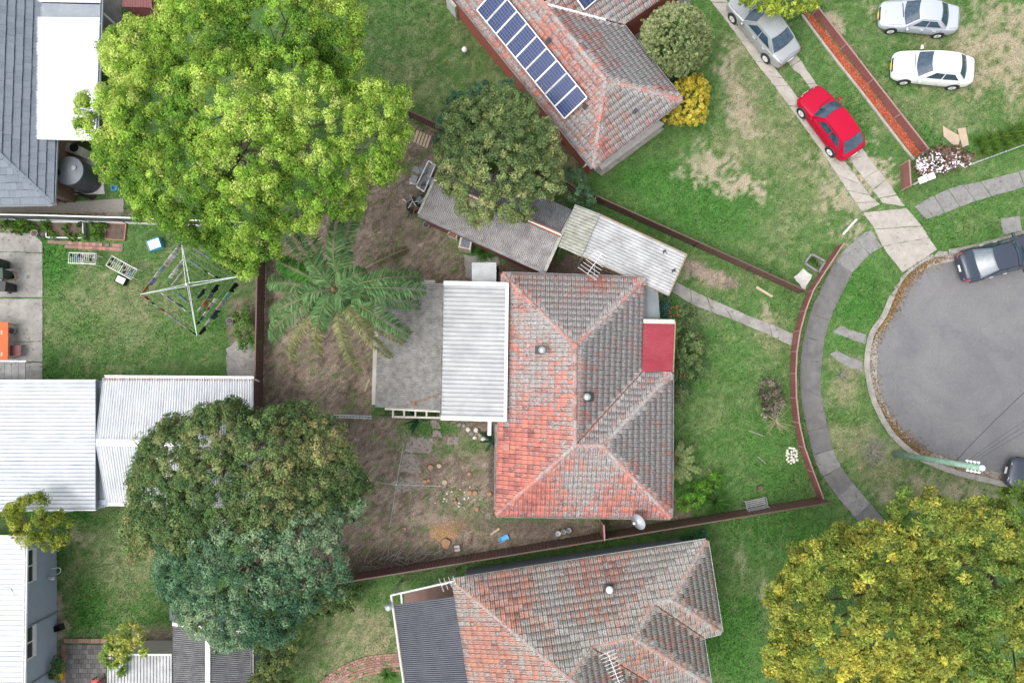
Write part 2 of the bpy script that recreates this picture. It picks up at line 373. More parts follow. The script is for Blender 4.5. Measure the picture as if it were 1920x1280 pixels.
def blob(px, py, lst, nz, k=.9):
    v = np.zeros_like(px)
    for (x, y, rx, ry, a) in lst:
        d = np.hypot((px - x) / rx, (py - y) / ry)
        v = np.maximum(v, a * np.clip(1.45 - d + (nz - .5) * 1.9 * k, 0, 1))
    return v
def cover(x, y):
    px, py = W2P(x, y)
    n1, n2, n3 = fbm(x, y, .55, 1), fbm(x, y, 1.7, 9), fbm(x, y, 5.0, 17, 3)
    ne = .45 * n1 + .35 * n2 + .2 * n3; ne = .5 + (ne - .5) * 1.5
    dirt = np.zeros_like(px)
    for p in DIRT: dirt = np.maximum(dirt, soft(px, py, p, 16))
    dirt = np.maximum(np.clip((dirt - .5) * 3 + .5 + (ne - .5) * 2.2, 0, 1) * (dirt > 0), blob(px, py, DIRTB, ne))
    dry = np.clip(blob(px, py, DRY, ne) * .9 + (n2 - .5) * .6 + (n3 - .5) * .6 - .02, 0, 1)
    lush = np.clip(blob(px, py, LUSH, ne) + (n1 - .5) * .5, 0, 1)
    pale = blob(px, py, PALE, .5 + (.5 * n2 + .5 * n3 - .5) * 1.7, 1.9); sawd = blob(px, py, SAWD, ne, 1.3); litt_shade = blob(px, py, LITT_SHADE, ne)
    weeds = np.clip(blob(px, py, LUSH, n3, 1.2), 0, 1) * (dirt > .3); dirt = dirt * (1 - .85 * weeds)
    def mx(a, b, f): return a + (np.array(b) - a) * f[..., None]
    c = np.zeros(px.shape + (3,)) + np.array((.084, .162, .047))
    c = mx(c, (.055, .172, .03), lush); c = mx(c, (.27, .245, .15), np.clip(dry * (1 - .6 * lush) * .95, 0, 1))
    c = c * (.68 + .64 * n3)[..., None]
    d = np.zeros_like(c) + np.array((.2, .155, .122)); d = mx(d, (.28, .225, .18), np.clip((n2 - .4) * 3, 0, 1)); d = mx(d, (.11, .088, .072), np.clip((.5 - n1) * 3, 0, 1) * .7)
    d = mx(d, (.10, .15, .05), np.clip((fbm(x, y, 2.6, 55) - .56) * 5, 0, .7)); d = d * (.3 + 1.4 * fbm(x, y, 9, 31, 2))[..., None]
    c = mx(c, (0, 0, 0), dirt) + d * dirt[..., None]
    c = mx(c, (.45, .35, .285), pale * .9); c = mx(c, (.44, .25, .12), sawd * .9); c = mx(c, (.075, .058, .048), litt_shade * .85)
    return c, np.clip(1 - np.maximum(np.maximum(dirt, pale), np.maximum(sawd, litt_shade)), 0, 1), dirt, lush
def setcol(me, c, name='col', dom='POINT'):
    a = me.attributes.new(name, 'FLOAT_COLOR', dom)
    buf = np.ones((len(c), 4), np.float32); buf[:, :3] = c; a.data.foreach_set('color', buf.ravel())
def npmesh(name, v, f, mat_, col=None, smooth=False):
    me = bpy.data.meshes.new(name); k = f.shape[1]
    me.vertices.add(len(v)); me.vertices.foreach_set('co', np.asarray(v, np.float32).ravel())
    me.loops.add(f.size); me.loops.foreach_set('vertex_index', f.ravel().astype(np.int32))
    me.polygons.add(len(f)); me.polygons.foreach_set('loop_start', np.arange(0, f.size, k, dtype=np.int32))
    me.update(calc_edges=True)
    if smooth: me.polygons.foreach_set('use_smooth', np.ones(len(f), bool))
    me.materials.append(mat_)
    if col is not None: setcol(me, col)
    return me
# kerb line of the turning circle (lawn edge), in photo pixels
KERB = [(1985, 408), (1920, 432), (1877, 445), (1806, 463), (1753, 472), (1718, 489), (1690, 514), (1668, 553), (1652, 590), (1634, 615), (1625, 640), (1620, 679), (1624, 714), (1633, 750), (1650, 787), (1670, 818), (1698, 845), (1730, 866), (1790, 890), (1847, 904), (1920, 922), (1985, 942)]
kerb = smoothline([P(*p) for p in KERB], 6)
kin = offset(kerb, .30)
if (kin[40] - P(1800, 680)).length > (kerb[40] - P(1800, 680)).length: SGN = -1
else: SGN = 1
ROADPX = [tuple(W2P(p.x, p.y)) for p in offset(kerb, SGN * .16)] + [(2300, 1000), (2300, 400)]
# one ground sheet reaching the horizon
ax = np.concatenate([-np.geomspace(36, 600, 12)[::-1], np.arange(-34, 34.01, .17), np.geomspace(36, 600, 12)])
ay = np.concatenate([-np.geomspace(28, 600, 12)[::-1], np.arange(-26, 26.01, .17), np.geomspace(28, 600, 12)])
GX, GY = np.meshgrid(ax, ay); gx, gy = GX.ravel(), GY.ravel()
gc, gg, gd, glush = cover(gx, gy)
ppx, ppy = W2P(gx, gy)
road = inside(ppx, ppy, ROADPX)
gz = (fbm(gx, gy, .8, 3, 3) - .5) * .05 * (np.abs(gx) < 34); gz = np.where(road, -.35, gz)
nx, ny = len(ax), len(ay)
ii = (np.arange(ny - 1)[:, None] * nx + np.arange(nx - 1)).ravel()
m, t, b, pos = newmat('ground_cover')
c = nd(t, 'ShaderNodeAttribute', attribute_name='col').outputs['Color']
f1 = noise(t, pos, 16, 5, .8); f2 = noise(t, pos, 7, 4, .7)
c = mixc(t, 1.0, c, ramp(t, f1, [(.3, (.3, .3, .3)), (.5, (1, 1, 1)), (.7, (1.8, 1.8, 1.7))]), 'MULTIPLY')
c = mixc(t, ramp(t, noise(t, pos, 34, 2, .5), [(.685, 0.0), (.72, .55)]), c, (.42, .38, .27))
setc(t, b, c); b.inputs['Roughness'].default_value = .95; b.inputs['Specular IOR Level'].default_value = .1
bump(t, b, mth(t, 'ADD', f1, mth(t, 'MULTIPLY', f2, .7)), .8, .05)
ground = link('ground', npmesh('ground', np.stack([gx, gy, gz], 1), np.stack([ii, ii + 1, ii + nx + 1, ii + nx], 1), m, gc, True)); tag(ground, kind='structure')

HARD = []                                  # paved polygons (pixels): no grass grows there
def sheet(name, poly, z, mt, parent=None, amp=.04, seed=1, th=.08, hard=True):
    pts = rough([P(*p) if not isinstance(p, Vector) else p for p in poly], .22, amp, seed)
    if hard: HARD.append([tuple(W2P(p.x, p.y)) for p in pts])
    o = MB().prism(pts, z - th, z).build(name, MT[mt] if isinstance(mt, str) else mt, parent)
    return o if parent else tag(o, kind='structure')
# road: asphalt turning circle, concrete gutter pan, kerb
m, t, b, pos = newmat('road_asphalt')
n1 = noise(t, pos, .35, 5, .6, .8); n2 = noise(t, pos, 60, 3, .7)
c = mixc(t, ramp(t, n1, [(.35, 0.0), (.65, 1.0)]), (.155, .155, .165), (.205, .203, .207))
c = mixc(t, ramp(t, noise(t, pos, 3, 6, .7), [(.55, 0.0), (.7, .35)]), c, (.24, .23, .22))
c = mixc(t, ramp(t, n2, [(.3, .6), (.5, 0.0)]), c, (.07, .07, .072))
c = mixc(t, ramp(t, n2, [(.66, 0.0), (.74, .6)]), c, (.36, .35, .33))
cv = nd(t, 'ShaderNodeVectorMath', {0: pos, 1: tuple(P(1800, 670))}, operation='DISTANCE').outputs['Value']
rg = noise(t, nd(t, 'ShaderNodeCombineXYZ', {0: mth(t, 'MULTIPLY', cv, 2.2), 1: noise(t, pos, .3, 2), 2: 0.0}).outputs[0], 1.6, 3, .6)
c = mixc(t, ramp(t, rg, [(.55, 0.0), (.75, .2)]), c, (.1, .1, .105))
c = mixc(t, ramp(t, noise(t, pos, 1.1, 2, .5), [(.72, 0.0), (.79, .35)]), c, (.08, .078, .078))
vr = nd(t, 'ShaderNodeTexVoronoi', {'Vector': nd(t, 'ShaderNodeVectorMath', {0: pos, 1: nd(t, 'ShaderNodeTexNoise', {'Vector': pos, 'Scale': 1.2, 'Detail': 4.0}).outputs['Color']}, operation='ADD').outputs[0], 'Scale': .22}, feature='DISTANCE_TO_EDGE').outputs[0]
c = mixc(t, ramp(t, vr, [(.0, .22), (.006, 0.0)]), c, (.09, .09, .09))
c = mixc(t, ramp(t, noise(t, pos, 14, 4, .8), [(.35, .45), (.55, 0.0), (.62, 0.0), (.75, .35)]), c, (.11, .11, .112))
setc(t, b, c); b.inputs['Roughness'].default_value = .9; b.inputs['Specular IOR Level'].default_value = .2; bump(t, b, n2, .5, .01)
pan_in = offset(kerb, SGN * .72)
inner = [p + Vector(((fbm(np.array([p.x]), np.array([p.y]), .8, 77)[0] - .5) * .35, 0, 0)) for p in offset(kerb, SGN * .70)]
tag(MB().prism([(p.x, p.y) for p in inner] + [P(2300, 1000), P(2300, 400)], -.2, -.095).build('road', m), kind='structure')
m, t, b, pos = newmat('gutter_concrete')
c = mixc(t, ramp(t, noise(t, pos, 2.5, 5), [(.35, 0.0), (.65, 1.0)]), (.33, .305, .275), (.24, .22, .195))
lf = mth(t, 'ADD', noise(t, pos, 1.6, 6, .75), blobs(t, pos, [(*P(1665, 590)[:2], 2.6, .16), (*P(1700, 530)[:2], 2.6, .16), (*P(1760, 880)[:2], 3, .1), (*P(1850, 470)[:2], 3, .1)]))
c = mixc(t, ramp(t, lf, [(.58, 0.0), (.68, .85)]), c, (.24, .155, .07))
setc(t, b, c); b.inputs['Roughness'].default_value = .95; bump(t, b, noise(t, pos, 40, 4), .5, .02)
def strip(name, a, bb, z0, z1, mt, jag=0):
    mb = MB(); n = len(a)
    for z, flip in ((z1, 0),):
        for i in range(n - 1):
            q = [Vector((*a[i][:2], z)), Vector((*a[i + 1][:2], z)), Vector((*bb[i + 1][:2], z)), Vector((*bb[i][:2], z))]
            mb.add(q + [v - Vector((0, 0, z1 - z0)) for v in q], [(0, 1, 2, 3), (7, 6, 5, 4), (0, 4, 5, 1), (2, 6, 7, 3)])
    return mb.build(name, mt)
pj = [p + Vector((0, 0, 0)) for p in offset(kerb, SGN * 1.0)]
tag(strip('gutter_pan', offset(kerb, SGN * .16), pj, -.2, -.099, m), kind='structure')
# kerb built of separate cast lengths
kroot = bpy.data.objects.new('kerb', None); COL.objects.link(kroot); tag(kroot, kind='structure')
n = len(kerb)
for s in range(0, n - 6, 7):
    seg = list(range(s, min(s + 8, n)))
    apron = any(P(1690, 514).x - .3 < kerb[i].x < P(1757, 470).x and kerb[i].y > P(0, 530).y for i in seg)
    zt = -.045 if apron else .035
    a = [kerb[i] for i in seg]; bb = [kin[i] if SGN > 0 else offset(kerb, -.30)[i] for i in seg]
    a[-1] = a[-1].lerp(a[-2], .06); bb[-1] = bb[-1].lerp(bb[-2], .06)
    o = strip('kerb_length', a, bb, -.2, zt, MT['kerb_concrete']); o.parent = kroot
HARD.append(ROADPX)
# driveway: two concrete strips, then full-width slabs down to the kerb
def slabs(root, left, right, nseg, z, mt, gap=.018, mats=None, amp=.02):
    L = smoothline([P(*p) for p in left], 10); Rr = smoothline([P(*p) for p in right], 10)
    def at(l, u):
        u = max(0, min(1, u)) * (len(l) - 1); i = min(int(u), len(l) - 2); return l[i].lerp(l[i + 1], u - i)
    HARD.append([tuple(W2P(p.x, p.y)) for p in L + Rr[::-1]])
    for i in range(nseg):
        u0, u1 = i / nseg, (i + 1) / nseg; g = gap / max(.2, (at(L, u1) - at(L, u0)).length) * (u1 - u0)
        us = [lerp(u0 + g, u1 - g, k / 4) for k in range(5)]
        poly = [at(L, u) for u in us] + [at(Rr, u) for u in us[::-1]]
        poly = rough(poly, .3, amp, i)
        o = MB().prism(poly, -.12, z + rnd.uniform(-.006, .006)).build('concrete_slab', MT[(mats or [mt])[i % len(mats or [mt])]], root)
def sroot(name):
    o = bpy.data.objects.new(name, None); COL.objects.link(o); return tag(o, kind='structure')
dr = sroot('driveway')
slabs(dr, [(1314, -20), (1367, 47), (1423, 125), (1464, 178), (1539, 281), (1586, 353), (1617, 397)], [(1344, -20), (1397, 47), (1457, 134), (1489, 175), (1586, 306), (1628, 363), (1650, 384)], 13, .035, 'concrete')
slabs(dr, [(1380, -20), (1440, 62), (1483, 125), (1514, 159), (1595, 300), (1636, 356), (1655, 381)], [(1398, -20), (1458, 62), (1500, 113), (1529, 156), (1624, 290), (1661, 337), (1696, 388)], 12, .035, 'concrete')
slabs(dr, [(1618, 399), (1640, 430), (1655, 462), (1692, 511)], [(1698, 390), (1728, 424), (1742, 446), (1756, 468)], 3, .03, 'concrete')
fp = sroot('footpath')
RE = [(1653, 463), (1630, 478), (1598, 512), (1569, 569), (1555, 601), (1545, 640), (1540, 679), (1539, 720), (1543, 760), (1552, 800), (1562, 842), (1576, 874), (1600, 906), (1632, 944), (1668, 985), (1720, 1050)]
rel = smoothline([P(*p) for p in RE], 8)
lel = offset(rel, -1.15) if (offset(rel, -1.15)[20] - P(960, 700)).length < (rel[20] - P(960, 700)).length else offset(rel, 1.15)
ns = 15
HARD.append([tuple(W2P(p.x, p.y)) for p in rel + lel[::-1]])
for i in range(ns):
    k0 = int(i * (len(rel) - 1) / ns); k1 = int((i + 1) * (len(rel) - 1) / ns)
    a, bb = [p.copy() for p in rel[k0:k1 + 1]], [p.copy() for p in lel[k0:k1 + 1]]
    a[-1] = a[-1].lerp(a[-2], .07); bb[-1] = bb[-1].lerp(bb[-2], .07)
    o = MB().prism(rough(a + bb[::-1], .25, .03, i), -.12, .03 + rnd.uniform(-.008, .008)).build('path_slab', MT['slab_grey' if i in (0, 1, 10, 12) else 'path_asphalt'], fp)
fp2 = sroot('side_footpath')
slabs(fp2, [(1714, 388), (1745, 370), (1792, 350), (1850, 338), (1985, 300)], [(1737, 411), (1765, 402), (1815, 382), (1870, 365), (1985, 332)], 7, .03, 'slab_grey')
for i, q in enumerate([[(1876, 409), (1911, 405), (1916, 434), (1880, 440)], [(1561, 622), (1575, 610), (1624, 628), (1622, 645), (1597, 636)], [(1553, 664), (1568, 657), (1618, 680), (1616, 696), (1580, 683)]]):
    sheet('crossing_slab', q, .02, 'slab_grey', amp=.04, seed=i)
pp = sroot('garden_path')
slabs(pp, [(1268, 529), (1311, 551), (1357, 571), (1417, 597), (1486, 625)], [(1258, 547), (1304, 573), (1350, 590), (1395, 608), (1440, 627), (1483, 648)], 6, .03, 'old_concrete')
# yard paving on the left
yd = sroot('yard_paving')
for i, q in enumerate([[(-40, 436), (62, 438), (80, 455), (80, 474), (-40, 470)], [(-40, 471), (80, 475), (80, 557), (-40, 557)], [(-40, 560), (80, 560), (80, 640), (-40, 640)], [(-40, 641), (80, 641), (80, 712), (-40, 712)]]):
    o = sheet('concrete_slab', q, .03 - .002 * (i % 2), 'old_concrete', yd, amp=.015, seed=i)
sheet('patio_slab', [(425, 655), (440, 640), (478, 640), (480, 708), (425, 708)], .02, 'old_concrete', amp=.06)
sheet('side_paving', [(-40, 380), (150, 378), (232, 372), (232, 399), (-40, 400)], .02, 'gravel', amp=.02)
sheet('tank_base', [(110, 280), (190, 300), (197, 364), (140, 366), (105, 350)], .05, 'pale_concrete', amp=.01)
sheet('dark_paving', [(186, -20), (228, -20), (230, 70), (186, 70)], .03, 'paver_dark', amp=.01)
sheet('shed_floor', [(1035, 470), (1095, 490), (1230, 550), (1200, 560), (930, 560), (930, 500)], .012, 'soil', amp=.06)
sheet('house_apron', [(1112, 318), (1128, 330), (1245, 243), (1228, 226)], .03, 'kerb_concrete', amp=.01)
sheet('carport_floor', [(1220, 5), (1262, -30), (1330, -30), (1290, 8), (1235, 36)], .02, 'path_asphalt', amp=.02)
sheet('patio_brick', [(757, 1110), (850, 1083), (860, 1130), (760, 1145)], .02, 'paver_brown', amp=.02)
sheet('white_slab', [(1488, 520), (1506, 504), (1522, 516), (1508, 545)], .05, 'pale_concrete', amp=.03)
sheet('backyard_slab', [(870, 478), (935, 483), (935, 528), (872, 520)], .012, 'old_concrete', amp=.05)
for i, (x, y, s) in enumerate([(757, 838, 14), (790, 834, 20), (765, 860, 13), (775, 876, 14), (758, 876, 10), (745, 912, 12), (762, 905, 14), (775, 908, 13), (817, 797, 8), (820, 813, 8), (812, 790, 6), (850, 826, 10)]):
    sheet('stepping_slab', [(x - s, y - s * .7), (x + s, y - s * .7), (x + s, y + s * .7), (x - s, y + s * .7)], .006 + .001 * i, 'dirty_slab', amp=.07, seed=i)
# mulch bed beside the low brown fence, with concrete edging lengths
mulch_poly = [(1507, 26), (1521, 27), (1727, 288), (1716, 296), (1650, 214), (1570, 112)]
sheet('mulch_bed', mulch_poly, .025, mat('red_mulch', (.42, .095, .045), (.3, .07, .04), 14, .95, bs=.8, bsc=25, speck=((.55, .3, .2), 22, .62)), amp=.05)
MULCH = mulch_poly
el = smoothline([P(*p) for p in [(1503, 29), (1535, 72), (1570, 118), (1610, 168), (1650, 220), (1690, 272), (1713, 300)]], 3)
er = sroot('bed_edging')
for i in range(len(el) - 1):
    MB().beam(el[i] + Vector((0, 0, .03)), el[i].lerp(el[i + 1], .985) + Vector((0, 0, .03)), .12, .12).build('edging_block', MT['concrete'], er)
# pavers, brick path, dark paved court
pv = sroot('paver_path')
pm = [MB().box((0, 0, 0), (.19, .19, .06)).mesh('paver', MT[k]) for k in ('paver_brown', 'paver_pink', 'paver_brown')]
def inst(name, me, parent, mw): o = bpy.data.objects.new(name, me); COL.objects.link(o); o.parent = parent; o.matrix_basis = mw; return o
for r_ in range(2):
    for i in range(22):
        if r_ == 1 and i < 5 or rnd.random() < .06: continue
        p = P(93 + i * 6.4, 453.5 + r_ * 7.2 + i * .35, .03)
        inst('paver', rnd.choice(pm), pv, Matrix.Translation(p) @ Matrix.Rotation(rnd.uniform(-.06, .06), 4, 'Z'))
HARD.append([(88, 448), (234, 456), (234, 470), (125, 466)])
bp = sroot('brick_path')
bmsh = [MB().box((0, 0, 0), (.225, .108, .06)).mesh('brick', mat('path_brick%d' % i, c_, tuple(x * .75 for x in c_), 5, .9)) for i, c_ in enumerate([(.34, .2, .15), (.29, .16, .12), (.38, .24, .19), (.24, .15, .12)])]
cl = smoothline([P(*p) for p in [(600, 1300), (640, 1268), (690, 1247), (750, 1240), (770, 1238)]], 8)
cum = [0]
for i in range(len(cl) - 1): cum.append(cum[-1] + (cl[i + 1] - cl[i]).length)
for row in range(8):
    s = (row % 2) * .12
    while s < cum[-1]:
        k = max(i for i in range(len(cum)) if cum[i] <= s); k = min(k, len(cl) - 2)
        p = cl[k].lerp(cl[k + 1], (s - cum[k]) / max(1e-6, cum[k + 1] - cum[k])); d = (cl[k + 1] - cl[k]).normalized()
        q = p + Vector((-d.y, d.x, 0)) * (row - 3.5) * .122
        if rnd.random() > .05: inst('brick', rnd.choice(bmsh), bp, Matrix.Translation(q + Vector((0, 0, .015 + rnd.uniform(-.006, .006)))) @ Matrix.Rotation(math.atan2(d.y, d.x) + rnd.uniform(-.05, .05), 4, 'Z'))
        s += .24
HARD.append([tuple(W2P(p.x, p.y)) for p in offset(cl, .45) + offset(cl, -.45)[::-1]])
ct = sroot('paved_court')
pd = [MB().box((0, 0, 0), (.24, .24, .06)).mesh('paver', mat('court_paver%d' % i, c_, tuple(x * .8 for x in c_), 3, .92)) for i, c_ in enumerate([(.16, .155, .145), (.13, .125, .12), (.2, .195, .185)])]
p0 = P(124, 1212)
for j in range(12):
    for i in range(12):
        q = p0 + Vector((i * .25 + (j % 2) * .12, -j * .25, .0))
        if W2P(q.x, q.y)[0] < 198: inst('paver', rnd.choice(pd), ct, Matrix.Translation(q + Vector((0, 0, rnd.uniform(.0, .012)))))
HARD.append([(118, 1206), (205, 1206), (205, 1300), (118, 1300)])
be = sroot('brick_edging')
for i in range(40):
    inst('brick', rnd.choice(bmsh), be, Matrix.Translation(P(122 + i * 3.9, 1200.5, .05)) @ Matrix.Rotation(R(90), 4, 'Z'))
for i in range(24): inst('brick', rnd.choice(bmsh), be, Matrix.Translation(P(119.5, 1208 + i * 3.9, .05)))
# ------------------------------------------------------------------ roofs
TW, TG = .225, .345                        # tile cover width and course gauge
def tile_shape(w, g, r, flat=False):
    if flat: prof = [(0.003, 0), (w - .003, 0)]; hb, ht = .055, .004
    else: prof = [(.002, .004), (.02, .04), (.052, .042), (.07, .004), (.11, .0), (.126, .03), (.15, .03), (.166, .0), (w - .016, .002)]; hb, ht = .075, .0
    j1, j2 = r.uniform(-.005, .005), r.uniform(-.005, .005)
    vs, n = [], len(prof)
    for v, h, k in ((0, hb - .08, 0), (0, hb, 1), (g - .016, ht, 1)):
        for u, e in prof: vs.append((u, v + (j1 if v == 0 else 0) * (u / w - .5) * 2, h + e * k + j2 * (u / w - .5)))
    fs = [(i, i + 1, n + i + 1, n + i) for i in range(n - 1)] + [(n + i, n + i + 1, 2 * n + i + 1, 2 * n + i) for i in range(n - 1)]
    fs += [(0, n, 2 * n), (n - 1, 3 * n - 1, 2 * n - 1)]
    return vs, fs
def addrnd(me, vals):
    a = me.attributes.new('rnd', 'FLOAT', 'POINT'); a.data.foreach_set('value', np.asarray(vals, np.float32))
def clip(poly, edges):                     # poly of (u,v,h); edges: (nx,ny,c) keep nx*u+ny*v>=c
    for nx_, ny_, c_ in edges:
        out = []
        for i, p in enumerate(poly):
            q = poly[(i + 1) % len(poly)]; dp, dq = nx_ * p[0] + ny_ * p[1] - c_, nx_ * q[0] + ny_ * q[1] - c_
            if dp >= 0: out.append(p)
            if (dp >= 0) != (dq >= 0):
                t_ = dp / (dp - dq); out.append(tuple(p[k] + (q[k] - p[k]) * t_ for k in range(3)))
        poly = out
        if len(poly) < 3: return []
    return poly
def tiled_roof(parent, planes, mt, deckmat='roof_void', w=TW, g=TG, flat=False, shift=0.0, seed=3, tname='tile', shown=None):
    """planes: lists of 3D points, first two = eave (left to right seen from below the slope), optional valley edges set"""
    r = random.Random(seed)
    shapes = [tile_shape(w, g, r, flat) for _ in range(10)]
    meshes = []
    for s_ in shapes:
        mb = MB(); mb.add(*s_); me = mb.mesh(tname, mt, not flat); addrnd(me, [r.random()] * len(me.vertices)); meshes.append(me)
    deck, J, JR, whole = MB(), MB(), [], []
    for ent in planes:
        pts, valleys = [Vector(p) for p in ent[0]], ent[1]
        piece, ev = pts, 0
        if len(ent) > 2: pts = [Vector(p) for p in ent[2]]; ev = 0 if ent[3] else -1     # a piece of a bigger plane shares its frame
        nrm = Vector((0, 0, 0))
        for i in range(len(pts)): nrm += pts[i].cross(pts[(i + 1) % len(pts)])
        nrm = nrm.normalized() * (1 if nrm.z > 0 else -1)
        eu = pts[1] - pts[0]; u = (eu - nrm * eu.dot(nrm)).normalized(); v = nrm.cross(u)
        cen = sum(pts, Vector()) / len(pts)
        if v.dot(cen - pts[0]) < 0: u, v = -u, -v
        o = pts[0].copy(); pts = piece
        pl = [((p - o).dot(u), (p - o).dot(v)) for p in pts]
        deck.add([o + u * a + v * b_ - nrm * .05 for a, b_ in pl], [tuple(range(len(pl)))])
        c2 = (sum(p[0] for p in pl) / len(pl), sum(p[1] for p in pl) / len(pl))
        edges = []
        for i in range(len(pl)):
            (x0, y0), (x1, y1) = pl[i], pl[(i + 1) % len(pl)]; nx_, ny_ = -(y1 - y0), x1 - x0; l = math.hypot(nx_, ny_)
            if l < 1e-6: continue
            nx_, ny_ = nx_ / l, ny_ / l; cc = nx_ * x0 + ny_ * y0
            if nx_ * c2[0] + ny_ * c2[1] - cc < 0: nx_, ny_, cc = -nx_, -ny_, -cc
            edges.append((nx_, ny_, cc + (.05 if i in valleys else (-.06 if i == ev else 0))))
        us, vs_ = [p[0] for p in pl], [p[1] for p in pl]
        j, v0 = 0, -.05
        while v0 + j * g < max(vs_):
            i0 = int((min(us) - shift) / w) - 1; i1 = int(max(us) / w) + 2
            for i in range(i0, i1):
                uu = i * w + shift + (w / 2 * (j % 2) if flat else 0) + r.uniform(-.004, .004); vv = v0 + j * g + r.uniform(-.006, .006); hh = r.uniform(-.006, .006)
                k = r.randrange(10); tv, tf = shapes[k]
                cs = [(uu, vv), (uu + w, vv), (uu + w, vv + g), (uu, vv + g)]
                ds = [[nx_ * a + ny_ * b_ - c_ for a, b_ in cs] for nx_, ny_, c_ in edges]
                if any(max(d) < 0 for d in ds): continue
                mw = Matrix((u, v, nrm)).transposed().to_4x4(); mw.translation = o + u * uu + v * vv + nrm * hh
                if all(min(d) >= -.002 for d in ds): whole.append((mw, k)); continue
                rr = r.random()
                for f in tf:
                    q = clip([(tv[x][0] + uu, tv[x][1] + vv, tv[x][2] + hh) for x in f], edges)
                    if q: J.add([o + u * a + v * b_ + nrm * h_ for a, b_, h_ in q], [tuple(range(len(q)))]); JR += [rr] * len(q)
            j += 1
    roof = deck.build('roof', MT[deckmat], parent)
    def vis(mw):
        px, py = W2P(*mw.translation); return -10 < px < 1930 and -10 < py < 1290
    whole.sort(key=lambda e: (not vis(e[0]), -e[0].translation.z))
    for mw, k in whole[:300]: inst(tname, meshes[k], roof, mw)
    for mw, k in whole[300:]:
        tv, tf = shapes[k]; J.add([mw @ Vector(x) for x in tv], tf); JR += [r.random()] * len(tv)
    if J.v:
        me = J.mesh(tname + 's', mt, not flat); addrnd(me, JR); tag(link(tname + '_field', me, roof), kind='stuff')
    return roof
def cap_mesh(mt, l=.42, r0=.125, r1=.105):
    mb = MB(); n = 6; vs = []
    for x, r_ in ((0, r0), (.05, r0), (.06, r0 - .012), (l, r1)):
        for k in range(n + 1):
            a = math.pi * k / n; vs.append((x, r_ * math.cos(a), r_ * .72 * math.sin(a)))
    fs = [(i * 7 + k, i * 7 + k + 1, (i + 1) * 7 + k + 1, (i + 1) * 7 + k) for i in range(3) for k in range(n)] + [tuple(range(7))]
    mb.add(vs, fs); me = mb.mesh('ridge_cap', mt); addrnd(me, [rnd.random()] * len(me.vertices)); return me
def ridge(roof, lines, mt):
    ms = [cap_mesh(mt) for _ in range(5)]
    for a, b in lines:
        a, b = Vector(a), Vector(b); d = b - a; n = max(1, int(d.length / .38)); x = d.normalized(); y = Vector((0, 0, 1)).cross(x).normalized(); z = x.cross(y)
        for i in range(n):
            mw = Matrix((x, y, z)).transposed().to_4x4(); mw.translation = a + d * (i / n) + z * (.0 + rnd.uniform(0, .008)) ; mw = mw @ Matrix.Rotation(rnd.uniform(-.03, .03), 4, 'Z') @ Matrix.Scale(d.length / n / .38, 4, (1, 0, 0))
            inst('ridge_cap', rnd.choice(ms), roof, mw)
def gutter(parent, pts, mt, out=1, name='gutter', straps=1.3):
    pts = [Vector(p) for p in pts]
    for a, b in zip(pts[:-1], pts[1:]):
        d = (b - a).normalized(); nrm = Vector((d.y, -d.x, 0)) * out; mb = MB(); z = Vector((0, 0, 1))
        a_, b_ = a - z * .07 + nrm * .06, b - z * .07 + nrm * .06
        mb.beam(a_, b_, .13, .015); mb.beam(a_ + nrm * .065 + z * .045, b_ + nrm * .065 + z * .045, .022, .1); mb.beam(a_ - nrm * .07 + z * .04, b_ - nrm * .07 + z * .04, .02, .09)
        n = int((b - a).length / straps)
        for i in range(1, n + 1):
            p = a_.lerp(b_, i / (n + 1)); mb.beam(p - nrm * .06 + z * .085, p + nrm * .065 + z * .085, .03, .01)
        mb.build(name, MT[mt], parent)
def corr(name, quad, pitch, amp, mt, parent=None, along='u', prof='sine', seg=3, dip=0.0, local=False):
    """quad a,b,c,d; the corrugations run along 'u' (a->b) and repeat along the other side"""
    a, b, c, d = [Vector(p) for p in quad]
    if along == 'v': a, b, c, d = b, c, d, a
    L = ((d - a).length + (c - b).length) / 2; n = max(1, round(L / pitch)); nrm = (b - a).cross(d - a).normalized()
    if nrm.z < 0: nrm = -nrm
    if prof == 'sine': pr = [(k / 6, math.sin(2 * math.pi * k / 6)) for k in range(6)]
    elif prof == 'rib': pr = [(0, 0), (.12, 0), (.2, 1), (.34, 1), (.42, 0), (.7, .0)]
    else: pr = [(0, 0), (.5, 0), (.53, -1), (.76, -1), (.79, 0)]
    rows = [((i + s_) / n, e * amp) for i in range(n) for s_, e in pr] + [(1.0, pr[0][1] * amp)]
    vs, ns = [], seg + 1
    for t_, h in rows:
        for k in range(ns):
            s_ = k / seg; p = a.lerp(b, s_).lerp(d.lerp(c, s_), t_)
            vs.append(p + nrm * (h - dip * math.sin(math.pi * s_)))
    fs = [(i * ns + k, i * ns + k + 1, (i + 1) * ns + k + 1, (i + 1) * ns + k) for i in range(len(rows) - 1) for k in range(seg)]
    mb = MB(); mb.add(vs, fs); return mb.build(name, MT[mt], parent, local=local)
def walls(parent, poly, z0, z1, mt, name='wall'):
    n = len(poly)
    for i in range(n):
        a, b = Vector((*poly[i][:2], 0)), Vector((*poly[(i + 1) % n][:2], 0)); d = (b - a).normalized()
        MB().beam(a + Vector((0, 0, (z0 + z1) / 2)) + d * .12, b + Vector((0, 0, (z0 + z1) / 2)) - d * .12 + d * .237, .24, z1 - z0).build(name, MT[mt], parent)
def shrink(poly, d):
    c_ = sum((Vector(p) for p in poly), Vector()) / len(poly); out = []
    for p in poly:
        e = Vector(p) - c_; e.z = 0; out.append(Vector(p) - e.normalized() * d)
    return out
def Q(lst, z): return [P(x, y, z) for x, y in lst]
